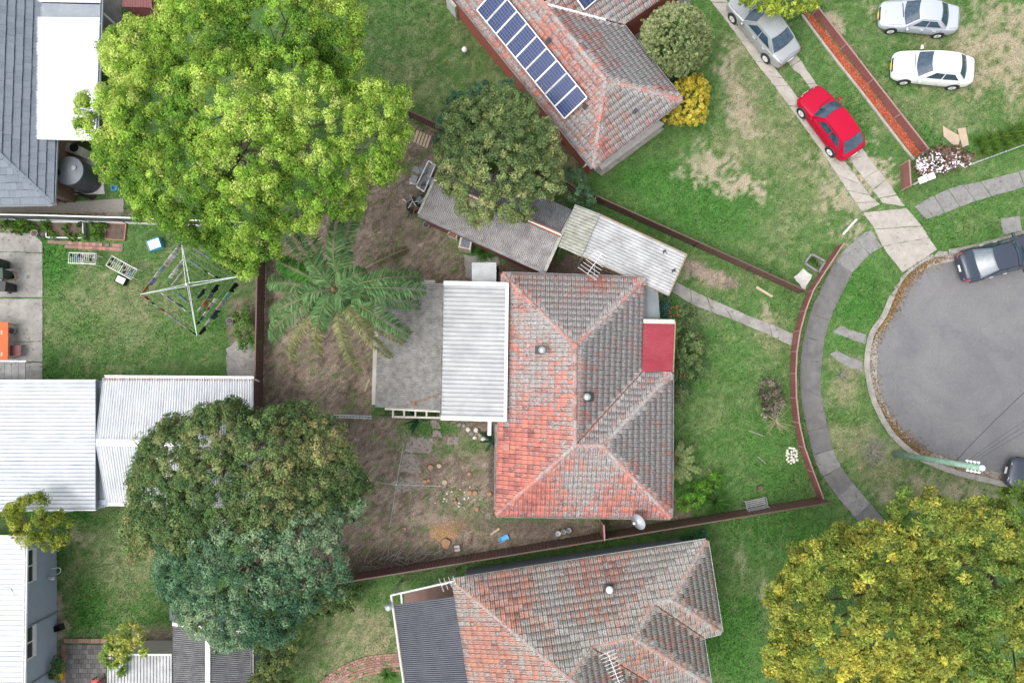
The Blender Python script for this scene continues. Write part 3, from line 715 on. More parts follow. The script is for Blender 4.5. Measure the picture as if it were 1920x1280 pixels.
def window_on(parent, a, b, z0, z1, out, fr='white_paint'):     # wall run a-b (2D world), outward normal
    a, b = Vector((*a[:2], 0)), Vector((*b[:2], 0)); o = Vector((*out[:2], 0)).normalized(); mid = (a + b) / 2; zc = (z0 + z1) / 2; d = (b - a).normalized()
    mb = MB(); Z = Vector((0, 0, 1))
    for s_ in (-1, 0, 1): mb.beam(mid + d * s_ * (b - a).length / 2 + Z * z0 + o * .03, mid + d * s_ * (b - a).length / 2 + Z * z1 + o * .03, .06, .06, up=tuple(d))
    for z in (z0, z1): mb.beam(a + Z * z + o * .03, b + Z * z + o * .03, .06, .06)
    w_ = mb.build('window', MT[fr], parent)
    for s_ in (-1, 1):
        q = mid + d * s_ * (b - a).length / 4
        MB().beam(q - d * ((b - a).length / 4 - .03) + Z * zc + o * .012, q + d * ((b - a).length / 4 - .03) + Z * zc + o * .012, .02, z1 - z0 - .06).build('pane', MT['glass_window'], w_)
    MB().beam(a + Z * (z0 - .06) + o * .08, b + Z * (z0 - .06) + o * .08, .16, .05).build('sill', MT[fr], w_)

# ------------------------------------------------------------------ main house: hipped terracotta roof
E = 2.75
NW, NE, SE, SW = P(942, 514, E), P(1209, 523, E), P(1257, 969, E), P(931, 964, E)
A1, A2, A3 = P(1078, 648, 4.55), P(1078, 835, 4.55), P(1130, 835, 4.55)
WN, WI = P(1258.5, 700, E), P(1203.5, 697.5, E)
def wp(px, py): p = P(px, py, 3.5); return p.x, p.y
tm_main = tile_mat('main_tiles', (.56, .225, .17), (.42, .14, .12), (.36, .35, .335), (.24, .21, .21), .12,
    [(*wp(950, 920), 4.2, -.40), (*wp(960, 830), 3.2, -.2), (*wp(1035, 800), 3.2, -.2), (*wp(940, 640), 2.2, -.14), (*wp(1160, 950), 3.0, -.28), (*wp(1010, 955), 2.0, -.2), (*wp(1120, 520), 1.2, -.3), (*wp(1060, 600), 3.0, .2),
     (*wp(1170, 620), 3.5, .25), (*wp(1200, 800), 4.2, .28), (*wp(1080, 910), 2.0, .15), (*wp(1245, 960), 1.3, -.3)])
house = thing('tiled_house', 'house with hipped red terracotta tile roof under grey lichen and a small red awning', 'house', P(1095, 745))
roof = tiled_roof(house, [([NE, NW, A1], ()), ([NW, SW, A2, A1], ()), ([SW, SE, A3, A2], ()), ([SE, WN, A3], ()), ([WN, WI, A2, A3], (1,)), ([WI, NE, A1, A2], (3,))], tm_main)
ridge(roof, [(NW, A1), (NE, A1), (A2, A1), (SW, A2), (A2, A3), (SE, A3), (WN, A3)], tile_mat('main_ridge', (.52, .19, .14), (.44, .15, .12), (.36, .35, .33), (.26, .24, .23), -.02, [(*wp(1190, 770), 3.0, .5)]))
MB().beam(WI - Vector((0, 0, .02)), A2 - Vector((0, 0, .03)), .14, .03).build('valley_gutter', MT['rust'], roof)
MB().lathe([(.2, -.1), (.19, .08), (.1, .16), (0.01, .18)], A1, 10).build('ridge_end', MT['paver_pink'], roof)
gutter(house, [NW, NE], 'gutter_grey', -1); gutter(house, [SW, SE], 'gutter_grey', 1); gutter(house, [SE, WN], 'gutter_grey', 1); gutter(house, [P(931.5, 955, E), P(933, 795, E)], 'gutter_grey', -1)
walls(house, shrink([NW, NE, P(1209, 700, E), P(1250, 700, E), SE, SW], .75), 0, 2.6, 'cream_wall')
for (x, y, sx) in ((1016.5, 656, -1), (1100.7, 743.5, 1)):
    z = 4.1 if sx < 0 else 4.3; p = P(x, y, z + .2)
    v = MB().lathe([(.12, -.5), (.12, -.02), (.16, 0), (.19, .1), (.15, .2), (.06, .26), (.01, .27)], p, 14).build('roof_vent', MT['galvanised'], house, True)
    MB().box(P(x + sx * 5, y, z + .02), (.46, .42, .03), Matrix.Rotation(R(20) * sx, 3, 'Y')).build('flashing', MT['dark_trim'], v)
MB().box(P(949.5, 837, 3.05), (.32, .32, .05), Matrix.Rotation(R(-24), 3, 'Y')).build('roof_hatch', MT['paver_pink'], house)
# attached roofs of the main house
corr('awning_roof', [P(1206.5, 605.5, 2.92), P(1265, 607, 2.72), P(1261, 698, 2.72), P(1203.5, 696.5, 2.92)], .1, .03, 'red_steel', house)
MB().beam(P(1206.5, 602, 2.93), P(1265, 603, 2.73), .22, .05).build('awning_edge', MT['cream_paint'], house)
MB().beam(P(1266, 603, 2.72), P(1262, 698, 2.72), .06, .12).build('awning_fascia', MT['timber'], house)
corr('porch_roof', [P(1209.5, 529, 2.5), P(1208, 597, 2.5), P(1237.5, 597, 2.35), P(1233, 532, 2.35)], .11, .012, 'blue_steel', house, prof='rib')
patio = thing('patio_roof', 'white ribbed steel patio roof joined to the tiled house with pale end trims', 'patio roof', P(890, 660))
dq = [P(833, 535, 2.95), P(952, 538, 3.18), P(948, 782, 3.18), P(828, 779, 2.95)]
corr('roof_sheet', dq, .225, .075, 'patio_steel', patio, prof='pan')
for a, b in ((P(832, 530.5, 2.98), P(953, 533.5, 3.2)), (P(826.5, 783, 2.98), P(948.5, 786.5, 3.2))): MB().beam(a, b, .22, .05).build('end_trim', MT['white_paint'], patio)
MB().beam(P(951, 531, 3.22), P(947.5, 789, 3.22), .16, .04).build('flashing', MT['white_paint'], patio)
gutter(patio, [P(829.8, 530, 2.9), P(825.3, 786, 2.9)], 'gutter_grey', -1)
for x, y in ((835, 536), (832, 780), (880, 782), (940, 783)):
    MB().beam(P(x, y, 2.86), P(x, y, 2.86) * 1 - Vector((0, 0, 2.86)), .1, .1).build('post', MT['white_paint'], patio)
MB().beam(P(918, 788, 2.8), P(917.5, 816, 2.8), .18, .1).build('bracket_arm', MT['white_paint'], patio)
lean = thing('lean_to', 'low lean-to with weathered grey corrugated fibro roof and open timber frame end', 'shed', P(765, 650))
corr('roof_sheet', [P(712, 531, 2.35), P(830.5, 531, 2.75), P(826.5, 770, 2.75), P(703, 763, 2.35)], .1, .042, 'fibro', lean)
walls(lean, [P(722, 540), P(820, 540), P(820, 758), P(716, 752)], 0, 2.2, 'cream_wall')
for a, b in ((P(722, 766, 2.3), P(826, 771, 2.6)), (P(735, 781, 1.7), P(826, 783, 1.7))): MB().beam(a, b, .1, .1).build('rail', MT['cream_paint'], lean)
for i in range(4): MB().beam(P(737 + i * 21, 766.5, 2.3), P(737 + i * 21, 782, 1.7), .09, .09).build('rafter', MT['cream_paint'], lean)
for x, y in ((737, 781), (824, 783)): MB().beam(P(x, y, 1.65), P(x, y, 1.65) - Vector((0, 0, 1.65)), .1, .1).build('post', MT['cream_paint'], lean)
MB().box(P(765, 779, .75), (3.0, .1, .9)).build('panel', MT['green_plastic'], lean)
MB().beam(P(822, 739, 2.83), P(780, 754, 2.68), .05, .04).build('rusty_strut', MT['rust'], lean)
MB().beam(P(779, 755, 2.66), P(770, 757, 2.62), .2, .04).build('rusty_plate', MT['rust'], lean)
aw = thing('door_awning', 'small white streaked sheet-metal awning over the side door', 'awning', P(908, 510))
corr('awning_sheet', Q([(884.5, 492), (930.5, 492), (930.5, 530), (885, 530)], 2.6), .12, .012, 'weathered_deck', aw, along='u', prof='rib')
for x in (886, 929): MB().beam(P(x, 494, 2.57), P(x, 530, 2.57), .05, .05).build('bracket', MT['white_paint'], aw); MB().beam(P(x, 494, 2.55), P(x, 494, 2.55) - Vector((0, 0, 2.55)), .05, .05).build('post', MT['white_paint'], aw)

# ------------------------------------------------------------------ long shed and carport
shed = thing('long_shed', 'long old corrugated iron shed with rusty ridge beneath the olive tree', 'shed', P(930, 400))
sA, sB, sC, sD = P(785, 401, 2.25), P(839, 287, 2.25), P(1076, 395, 2.25), P(1022, 509, 2.25)
rW, rE = P(814, 338, 2.7), P(1052, 441, 2.7)
corr('roof_sheet', [sA, rW, rE, sD], .1, .042, 'old_corrugated', shed); corr('roof_sheet', [rW, sB, sC, rE], .1, .042, 'dark_corrugated', shed)
mb = MB(); mb.beam(rW + Vector((0, 0, .03)), rE + Vector((0, 0, .03)), .26, .03); mb.build('ridge_flashing', MT['rust'], shed)
MB().beam(rW + Vector((0, 0, .06)), rE + Vector((0, 0, .06)), .07, .03).build('ridge_roll', MT['white_paint'], shed)
for a, b in ((sA, rW), (rW, sB), (sC, rE), (rE, sD)): MB().beam(a + Vector((0, 0, .03)), b + Vector((0, 0, .03)), .14, .04).build('barge', MT['lichen_sheet'], shed)
gutter(shed, [sA, sD], 'gutter_grey', 1); walls(shed, shrink([sA, sB, sC, sD], .35), 0, 2.1, 'maroon_steel')
cp = thing('carport', 'carport of white ribbed steel with lichened sheets at its inner end and two torn holes', 'carport', P(1170, 475))
corr('roof_sheet', [P(1047, 462, 2.62), P(1090, 481, 2.62), P(1125, 401, 2.7), P(1078, 383, 2.7)], .17, .06, 'lichen_sheet', cp, prof='pan', along='u')
q = [P(1089, 479, 2.5), P(1254, 554, 2.5), P(1288, 477, 2.6), P(1123, 401, 2.6)]
corr('roof_sheet', q, .17, .06, 'carport_steel', cp, prof='pan')
for a, b in ((q[0], q[1]), (q[1], q[2]), (q[2], q[3])): MB().beam(a - Vector((0, 0, .04)), b - Vector((0, 0, .04)), .06, .1).build('fascia', MT['timber'], cp)
for x, y in ((1244, 470), (1261, 505)): MB().prism(rough([P(x, y, 2.6), P(x + 5, y - 2, 2.6), P(x + 7, y + 6, 2.6), P(x + 3, y + 3, 2.6), P(x, y + 6, 2.6)], .1, .04, x), 2.595, 2.605).build('torn_hole', MT['dark_trim'], cp)
for x, y in ((1095, 478), (1170, 512), (1246, 547), (1280, 480), (1205, 445), (1128, 408), (1052, 460)): p = P(x, y, 2.45); MB().beam(p, (p.x, p.y, 0), .09, .09).build('post', MT['galvanised'], cp)

# ------------------------------------------------------------------ neighbour with solar panels
hs_ = thing('solar_house', 'red brick house with lichened tile roof carrying a row of solar panels', 'house', P(1090, 120))
sS, sE, sV, aP = P(1112, 314, E), P(1277, 187, E), P(1166, 47, E), P(1135, 150, 4.15)
aR = P(1021, 9, 4.15); wR = P(1150, -95, 4.15); wE = P(1300, -45, E); sW = P(862, 5, E) + (P(862, 5, E) - sS) * .25; aW = aR + (aR - aP) * .6
tm_sol = tile_mat('solar_house_tiles', (.52, .19, .14), (.42, .14, .11), (.37, .365, .35), (.26, .24, .245), .10, [(*wp(960, 130), 3.5, -.10), (*wp(1080, 110), 3.0, -.16), (*wp(1180, 80), 4.0, .3), (*wp(1125, 260), 1.6, -.12), (*wp(1060, 200), 2.0, -.06), (*wp(1200, 190), 2.6, .12)])
rf = tiled_roof(hs_, [([sW, sS, aP, aW], ()), ([sS, sE, aP], ()), ([sE, sV, aR, aP], (1,)), ([sV, wE, wR, aR], (3,))], tm_sol, seed=8)
ridge(rf, [(sS, aP), (sE, aP), (aP, aW), (aR, wR)], tile_mat('solar_ridge', (.5, .17, .12), (.42, .16, .12), (.38, .37, .35), (.27, .26, .26), .0, []))
MB().beam(aR + Vector((.1, 0, .03)), sV.lerp(aR, .22) + Vector((0, 0, .06)), .12, .05).build('valley_flashing', MT['white_paint'], rf)
gutter(hs_, [sS, sW], 'gutter_grey', -1); gutter(hs_, [sS, sE], 'gutter_grey', 1); gutter(hs_, [sE, sV], 'gutter_grey', 1)
walls(hs_, shrink([sW, sS, sE, sV, wE, wR], .62), 0, 2.65, 'brick_red')
MB().prism([P(1167, 48), P(1213, 16), P(1234, 38), P(1200, 78), P(1190, 72)], .02, .16).build('porch_floor', mat('porch_tile', (.3, .26, .265), (.25, .215, .22), 2, .8), hs_)
MB().prism([P(1127, 322), P(1116, 308), P(1226, 226), P(1243, 236)], .04, .35).build('planter_box', MT['pale_concrete'], hs_)
MB().tube([P(1101, 305, 2.6), P(1097, 311, 2.2), P(1093, 314, .05)], .045).build('downpipe', MT['white_paint'], hs_)
MB().box(P(1050, 258, .3), (.5, .7, .6), Matrix.Rotation(R(-50), 3, 'Z')).build('meter_box', MT['paver_pink'], hs_)
MB().box(P(857, 6, .6), (.8, .9, 1.2), Matrix.Rotation(R(-50), 3, 'Z')).build('hot_water_unit', MT['gutter_pale'], hs_)
# solar panels: nine on the long slope, one on the wing
ub = (P(1058.6, 222.8, 3.15) - P(894, 19, 3.15)); N9 = 9
lo0, lo1 = P(894, 19, 3.2), P(1058.6, 222.8, 3.2); hi1 = P(1100.8, 183.3, 3.95); hv = hi1 - lo1
m, t, b, pos = newmat('solar_cells')
oc = nd(t, 'ShaderNodeTexCoord').outputs['UV']
br = nd(t, 'ShaderNodeTexBrick', {'Vector': oc, 'Color1': (.02, .034, .105, 1), 'Color2': (.03, .05, .14, 1), 'Mortar': (.16, .19, .25, 1), 'Scale': 1.0, 'Mortar Size': .006, 'Brick Width': 1 / 6.0, 'Row Height': .1}, offset=0.0, squash=1.0)
dust = ramp(t, noise(t, pos, 9, 4, .7), [(.62, 0.0), (.7, .55)])
edge = nd(t, 'ShaderNodeSeparateXYZ', {0: oc}).outputs[1]
dust2 = mth(t, 'MULTIPLY', dust, ramp(t, edge, [(.0, 1.0), (.35, .1)])); setc(t, b, mixc(t, dust2, br.outputs[0], (.5, .52, .5)))
b.inputs['Roughness'].default_value = .22; b.inputs['Specular IOR Level'].default_value = .12
MT['cells'] = m
def solar(p00, p10, p11, p01):
    n_ = (p10 - p00).cross(p01 - p00).normalized()
    if n_.z < 0: n_ = -n_
    pts = [p00, p10, p11, p01]; cc = sum(pts, Vector()) / 4; mb = MB()
    for i in range(4): mb.beam(pts[i], pts[(i + 1) % 4], .075 if i % 2 else .055, .05, up=tuple(n_))
    fr = mb.build('solar_panel', MT['white_paint'], hs_)
    g_ = MB(); g_.add([p.lerp(cc, .02) + n_ * .012 for p in pts], [(0, 1, 2, 3)]); o = g_.build('cell_sheet', MT['cells'], fr); uv = o.data.uv_layers.new()
    for i, w_ in enumerate(((0, 0), (1, 0), (1, 1), (0, 1))): uv.data[i].uv = w_
    MB().beam(cc - n_ * .03 - (p10 - p00) * .45, cc - n_ * .03 + (p10 - p00) * .45, .05, .04, up=tuple(n_)).build('mount_rail', MT['galvanised'], fr)
for i in range(N9):
    a, b_ = lo0.lerp(lo1, (i + .012) / N9), lo0.lerp(lo1, (i + .988) / N9)
    solar(a, b_, b_ + hv, a + hv)
w0 = P(1095.5, 19, 3.75); wu = (P(1118, 0, 3.75) - w0).normalized(); wv = (P(1082, 0, 4.1) - w0)
solar(w0, w0 + wu * 1.5, w0 + wu * 1.5 + wv, w0 + wv)
for x, y in ((1028, 77), (1097, 200), (1191, 209)): MB().box(P(x, y, 3.95 if x < 1050 else 3.6), (.28, .2, .05), Matrix.Rotation(R(50), 3, 'Z')).build('replacement_tile', MT['dark_trim'], rf)

# ------------------------------------------------------------------ lower house (stepped hips) with dark patio roof
lh = thing('stepped_house', 'house with stepped hipped orange and grey tile roof beside a charcoal patio roof', 'house', P(1120, 1200))
z1, z2, z3 = 4.0, 4.65, 5.4
b0, b1, b2, b3, b4 = P(850, 1088, E), P(1324, 1014, E), P(1351, 1184, E), P(1316, 1192, E), P(1330, 1283, E)
b5, b6, b7 = P(1250, 1298, E), P(1268, 1400, E), P(908, 1450, E)
r1a, r1b, r2a, r2b, r3 = P(1225, 1130, z1), P(1260, 1123, z1), P(1108, 1211, z2), P(1188, 1194, z2), P(1066, 1271, z3)
tm_low = tile_mat('stepped_tiles', (.44, .225, .165), (.36, .17, .14), (.34, .34, .31), (.23, .205, .195), .2, [(*wp(950, 1100), 2.6, -.3), (*wp(1110, 1075), 3.0, -.3), (*wp(930, 1230), 5.0, -.42), (*wp(1190, 1240), 3.0, -.2), (*wp(1290, 1160), 2.0, -.12), (*wp(1000, 1170), 3.0, .15), (*wp(1280, 1080), 3.0, .1), (*wp(1080, 1230), 2, .25)])
NF = [b1, b0, r3, r2a]
rf = tiled_roof(lh, [([b1, b0, r2a], (), NF, True), ([b0, r3, r2a], (), NF, False), ([b1, r2a, r1a], (), NF, False), ([r2a, r2b, r1a], (), NF, False), ([b1, r1a, r1b], (), NF, False),
    ([b2, b1, r1b], ()), ([b3, b2, r1b, r1a], (3,)), ([b4, b3, r1a, r2b], (1,)), ([b5, b4, r2b, r2a], (3,)), ([b6, b5, r2a, r3], (1,)), ([b0, b7, r3], ()), ([b7, b6, r3], ())], tm_low, seed=12)
ridge(rf, [(b0, r3), (b1, r1b), (r1b, r1a), (r1a, r2b), (b2, r1b), (r2b, r2a), (b4, r2b), (r2a, r3), (b6, r3)], tile_mat('stepped_ridge', (.44, .2, .15), (.36, .17, .13), (.33, .33, .3), (.24, .23, .22), .08, []))
for a, b in ((b3, r1a), (b5, r2a)): MB().beam(a - Vector((0, 0, .01)), b - Vector((0, 0, .02)), .13, .03).build('valley_gutter', MT['rust'], rf)
gutter(lh, [b0, b1], 'gutter_pale', -1); gutter(lh, [b1, b2], 'gutter_pale', -1); gutter(lh, [b2, b3], 'gutter_pale', -1); gutter(lh, [b3, b4], 'gutter_pale', -1)
walls(lh, shrink([b0, b1, b2, b3, b4, b7], .7), 0, 2.65, 'render_grey')
p = P(1142.5, 1104, 4.0)
v = MB().lathe([(.12, -.5), (.12, -.02), (.16, 0), (.19, .1), (.15, .2), (.06, .26), (.01, .27)], p, 14).build('roof_vent', MT['bright_steel'], lh, True)
MB().box(P(1141, 1101, 3.75), (.46, .42, .03), Matrix.Rotation(R(20), 3, 'X')).build('flashing', MT['dark_trim'], v)
cpt = thing('dark_patio_roof', 'charcoal corrugated patio roof speckled with lichen beside the stepped tile roof', 'patio roof', P(800, 1220))
dA, dB, dC, dD = P(737, 1134, 2.55), P(856, 1117, 2.8), P(892, 1330, 2.8), P(765, 1330, 2.55)
corr('roof_sheet', [dA, dB, dC, dD], .1, .042, 'charcoal_steel', cpt)
for a, b in ((P(734, 1115, 2.55), P(850, 1089, 2.75)), (P(733, 1114, 2.55), P(764, 1330, 2.5)), (P(752, 1112, 2.5), P(754, 1132, 2.5))): MB().beam(a, b, .09, .1).build('rail', MT['gutter_pale'], cpt)
MB().beam(P(736, 1118, 2.54), P(767, 1330, 2.5), .05, .1).build('fascia', MT['timber'], cpt)
for x, y in ((736, 1116), (760, 1290), (846, 1092)): p = P(x, y, 2.5); MB().beam(p, (p.x, p.y, 0), .09, .09).build('post', MT['gutter_pale'], cpt)

# ------------------------------------------------------------------ slate-roofed house with white patio cover (upper left)
sh = thing('slate_house', 'brown brick house with dark slate-blue flat tile roof next to the water tank', 'house', P(20, 250))
e1, e2 = P(99, 381, 2.6), P(112, -70, 2.6); k1, k2, w1 = P(-115, 182, 4.6), P(-112, -70, 4.6), P(-130, 385, 2.6)
m, t, b, pos = newmat('slate_tiles'); rv = nd(t, 'ShaderNodeAttribute', attribute_name='rnd').outputs['Fac']
setc(t, b, mixc(t, ramp(t, noise(t, pos, 14, 4), [(.4, 0.0), (.7, .5)]), mixc(t, rv, (.105, .13, .16), (.15, .175, .21)), (.2, .22, .25))); b.inputs['Roughness'].default_value = .7
rf = tiled_roof(sh, [([e2, e1, k1, k2], ()), ([e1, w1, k1], ())], m, w=.33, g=.385, flat=True, seed=4)
for a, b_ in ((e1, k1),):
    for i in range(16): MB().beam(a.lerp(b_, i / 16) + Vector((0, 0, .05)), a.lerp(b_, (i + .97) / 16) + Vector((0, 0, .05)), .2, .05).build('ridge_cap', MT['slate'], rf)
gutter(sh, [e1, P(104, 262, 2.6)], 'grey_steel', 1); gutter(sh, [w1, e1], 'grey_steel', 1)
m, t, b, pos = newmat('brown_brick'); br = nd(t, 'ShaderNodeTexBrick', {'Vector': nd(t, 'ShaderNodeCombineXYZ', {0: nd(t, 'ShaderNodeSeparateXYZ', {0: pos}).outputs[1], 1: nd(t, 'ShaderNodeSeparateXYZ', {0: pos}).outputs[2]}).outputs[0], 'Color1': (.2, .095, .06, 1), 'Color2': (.15, .075, .05, 1), 'Mortar': (.4, .36, .3, 1), 'Scale': 1.0, 'Mortar Size': .008, 'Brick Width': .24, 'Row Height': .086}); setc(t, b, br.outputs[0]); MT['brown_brick'] = m
walls(sh, [P(137, 376), P(137, -60), P(-120, -60), P(-120, 376)], 0, 2.5, 'brown_brick')
MB().tube([P(100, 372, 2.5), P(112, 376, 2.1), P(122, 380, .05)], .045).build('downpipe', MT['black_plastic'], sh)
wp_ = thing('white_patio_cover', 'white corrugated patio cover with a strip of clear sheets beside the slate roof', 'patio cover', P(140, 140))
zz = 3.0
corr('roof_sheet', [P(69, 32, zz), P(188, 33, zz - .2), P(180, 262, zz - .2), P(60.5, 259, zz)], .076, .012, 'white_steel', wp_)
corr('clear_sheet', [P(70, 6, zz - .03), P(189, 9, zz - .23), P(188, 34, zz - .23), P(69, 33, zz - .03)], .076, .012, 'grey_steel', wp_)
corr('roof_sheet', [P(71, -40, zz), P(190, -40, zz - .2), P(189, 6, zz - .2), P(70, 4, zz)], .076, .012, 'white_steel', wp_)
gutter(wp_, [P(180, 262, zz - .2), P(190, -40, zz - .2)], 'grey_steel', 1)
MB().beam(P(60.5, 260.5, zz - .05), P(180, 263, zz - .25), .05, .1).build('fascia', MT['white_paint'], wp_)
for x, y in ((178, 258), (182, 150), (187, 20)): p = P(x, y, 2.7); MB().beam(p, (p.x, p.y, 0), .09, .09).build('post', MT['white_paint'], wp_)
ms = thing('maroon_shed', 'small maroon steel garden shed partly under the lime green tree', 'shed', P(255, 0))
corr('roof_sheet', [P(229, -50, 2.0), P(285, -50, 2.0), P(285, 15, 2.1), P(229, 13, 2.1)], .15, .015, 'maroon_steel', ms, along='v', prof='rib')
walls(ms, [P(272, -20), P(316, -20), P(316, 44), P(272, 44)], 0, 1.95, 'maroon_steel')

# ------------------------------------------------------------------ white-roofed house (left) and blue rendered house (lower left)
gh = thing('white_roof_house', 'long house with white ribbed flat roof and white gabled wing', 'house', P(240, 830))
corr('flat_roof', [P(-60, 714, 2.8), P(180, 714, 2.8), P(180, 954, 2.75), P(-60, 954, 2.75)], .2, .07, 'flat_steel', gh, prof='pan')
gr = [P(195, 708, 2.6), P(475, 710, 2.6), P(475, 832, 3.3), P(181.5, 829, 3.3), P(201, 943, 2.6), P(475, 946, 2.6)]
corr('gable_roof', [gr[0], gr[3], gr[2], gr[1]], .13, .045, 'gable_steel', gh); corr('gable_roof', [gr[3], gr[4], gr[5], gr[2]], .13, .045, 'gable_steel', gh)
MB().beam(gr[3] + Vector((0, 0, .02)), gr[2] + Vector((0, 0, .02)), .34, .03).build('ridge_flashing', MT['white_steel'], gh)
for a, b in ((gr[0], gr[3]), (gr[3], gr[4])): MB().beam(a + Vector((-.02, 0, -.03)), b + Vector((-.02, 0, -.03)), .05, .16).build('barge', MT['grey_steel'], gh)
corr('box_gutter', [P(181, 714, 2.5), P(181, 954, 2.45), P(206, 948, 2.4), P(200, 711, 2.45)], .12, .01, 'grey_steel', gh, along='u')
MB().beam(P(180.5, 713, 2.78), P(180.5, 955, 2.73), .04, .16).build('flat_roof_fascia', MT['blue_steel'], gh)
gutter(gh, [gr[0], gr[1]], 'white_paint', -1); gutter(gh, [gr[4], gr[5]], 'white_paint', 1); MB().beam(P(-60, 712.5, 2.75), P(181, 712.5, 2.75), .05, .16).build('fascia', MT['white_paint'], gh); MB().beam(P(-60, 955.5, 2.7), P(181, 955.5, 2.7), .05, .16).build('fascia', MT['white_paint'], gh)
walls(gh, [P(-60, 720), P(190, 720), P(190, 938), P(-60, 938)], 0, 2.6, 'render_blue'); walls(gh, [P(214, 722), P(487, 722), P(487, 926), P(214, 926)], 0, 2.5, 'render_blue')
MB().tube([P(474, 712, 2.5), P(480, 712, 2.3), P(487, 716, .05)], .05).build('downpipe', MT['white_paint'], gh)
bh = thing('blue_wall_house', 'white-roofed house with pale blue rendered side wall and white framed windows', 'house', P(50, 1140))
corr('roof_sheet', [P(-80, 1002, 4.2), P(46.5, 1003, 3.35), P(41, 1330, 3.35), P(-80, 1330, 4.2)], .25, .05, 'white_steel', bh, prof='pan')
gutter(bh, [P(42, 1330, 3.35), P(47, 1003, 3.35)], 'white_paint', 1)
wa, wb = P(106.5, 1014), P(106.5, 1330)
MB().prism([wa, wb, P(-80, 1330), P(-80, 1010)], -.05, 3.3).build('wall', MT['render_blue'], bh)
for y0, y1 in ((1029, 1090), (1172, 1232)):
    u0 = P(106.5, 715 + (y0 - 715) * .945); u1 = P(106.5, 715 + (y1 - 715) * .945)
    window_on(bh, u0, u1, 1.9, 3.1, (1, 0, 0))
MB().tube([P(106.5, 1147) + Vector((.06, 0, 0)), P(106.5, 1147) + Vector((.06, 0, 3.3))], .045).build('downpipe', MT['render_grey'], bh)
MB().tube([P(106.5, 1250) + Vector((.06, 0, 0)), P(106.5, 1250) + Vector((.06, 0, 3.3))], .05).build('downpipe', MT['render_grey'], bh)
MB().tube(smoothline([P(106.5, 1061, 0) + Vector((.05, 0, .5)), P(112, 1064, .45), P(113, 1072, .3), P(107, 1076, .3)], 5), .02).build('hose', MT['white_plastic'], bh)
MB().lathe([(.02, 0), (.09, .02), (.1, .3), (.05, .38), (.02, .45)], P(106.5, 1075) + Vector((.12, 0, .8)), 10, Matrix.Rotation(R(70), 3, 'Y')).build('wall_light', MT['lamp_glass'], bh)
# garden sheds at the bottom left
ws = thing('white_striped_shed', 'shed with white striped ribbed roof beside the dark gabled shed', 'shed', P(260, 1270))
corr('roof_sheet', Q([(201, 1227), (322, 1228), (322, 1340), (201, 1340)], 2.2), .165, .05, 'carport_steel', ws, along='v', prof='pan')
MB().beam(P(201, 1225.5, 2.2), P(322, 1226.5, 2.2), .08, .06).build('fascia', MT['white_paint'], ws); walls(ws, Q([(252, 1204), (352, 1204), (352, 1300), (252, 1300)], 0), 0, 2.1, 'cream_wall')
ds = thing('dark_gabled_shed', 'dark corrugated gabled shed with white ridge flashing beneath the blue-green tree', 'shed', P(395, 1240))
g4 = [P(324, 1170, 2.2), P(390, 1178, 2.6), P(471, 1188, 2.2), P(471, 1340, 2.2), P(390, 1340, 2.6), P(324, 1340, 2.2)]
corr('roof_sheet', [g4[0], g4[1], g4[4], g4[5]], .1, .042, 'dark_corrugated', ds); corr('roof_sheet', [g4[1], g4[2], g4[3], g4[4]], .1, .042, 'dark_corrugated', ds)
MB().beam(g4[1] + Vector((0, 0, .03)), g4[4] + Vector((0, 0, .03)), .24, .03).build('ridge_flashing', MT['white_paint'], ds)
for a, b in ((g4[0], g4[1]), (g4[1], g4[2])): MB().beam(a + Vector((0, .03, .02)), b + Vector((0, .03, .02)), .16, .05).build('barge', MT['white_paint'], ds)
gutter(ds, [g4[3], g4[2]], 'gutter_grey', 1); walls(ds, Q([(368, 1155), (492, 1163), (492, 1300), (368, 1300)], 0), 0, 2.1, 'grey_steel')

# ------------------------------------------------------------------ fences
def fence(name, label, pts, h, mt, rail, pw=2.35, rib=.19, plinth=None, cat='fence', post=None):
    pts = [Vector((p[0], p[1], 0)) for p in pts]; root = thing(name, label, cat, pts[0])
    for a, b in zip(pts[:-1], pts[1:]):
        L = (b - a).length; n = max(1, round(L / pw)); d = (b - a).normalized(); o = Vector((-d.y, d.x, 0)); Z = Vector((0, 0, 1)); z0 = .03
        for i in range(n):
            p, q = a.lerp(b, i / n), a.lerp(b, (i + 1) / n); w_ = (q - p).length; k = max(2, round(w_ / rib)); vs = []
            for j in range(k):
                for s_, e in ((.02, 0), (.32, 0), (.45, 1), (.87, 1), (.98, 0)):
                    x = p + d * w_ * (j + s_) / k + o * (.03 * e - .015); vs += [x + Z * (plinth or z0), x + Z * (h - .04)]
            c_ = len(vs) // 2; mb = MB(); mb.add(vs, [(2 * j, 2 * j + 2, 2 * j + 3, 2 * j + 1) for j in range(c_ - 1)]); solid(mb.build('panel', MT[mt], root), .006, 0)
            mb = MB(); mb.beam(p + Z * (h - .02), q + Z * (h - .02), .07, .05); mb.build('top_rail', MT[rail], root)
            if plinth: MB().beam(p + Z * plinth / 2, q + Z * plinth / 2, .06, plinth).build('plinth', MT['white_paint'], root)
            MB().beam(p, p + Z * h, .06, .075, up=tuple(d)).build('post', MT[post or rail], root)
        MB().beam(b, b + Z * h, .06, .075, up=tuple(d)).build('post', MT[post or rail], root)
    return root
fence('boundary_fence', 'brown steel boundary fence between the tiled house and the stepped-roof house', [P(480, 1103), P(652, 1075), P(960, 1025), P(1257, 976), P(1531, 931)], 1.75, 'fence_brown', 'fence_brown')
fence('cross_fence', 'short pinkish brown fence closing the gap beside the satellite dish', [P(1124, 972), P(1125.5, 998)], 1.8, 'fence_pink', 'rail_pink', pw=1.2)
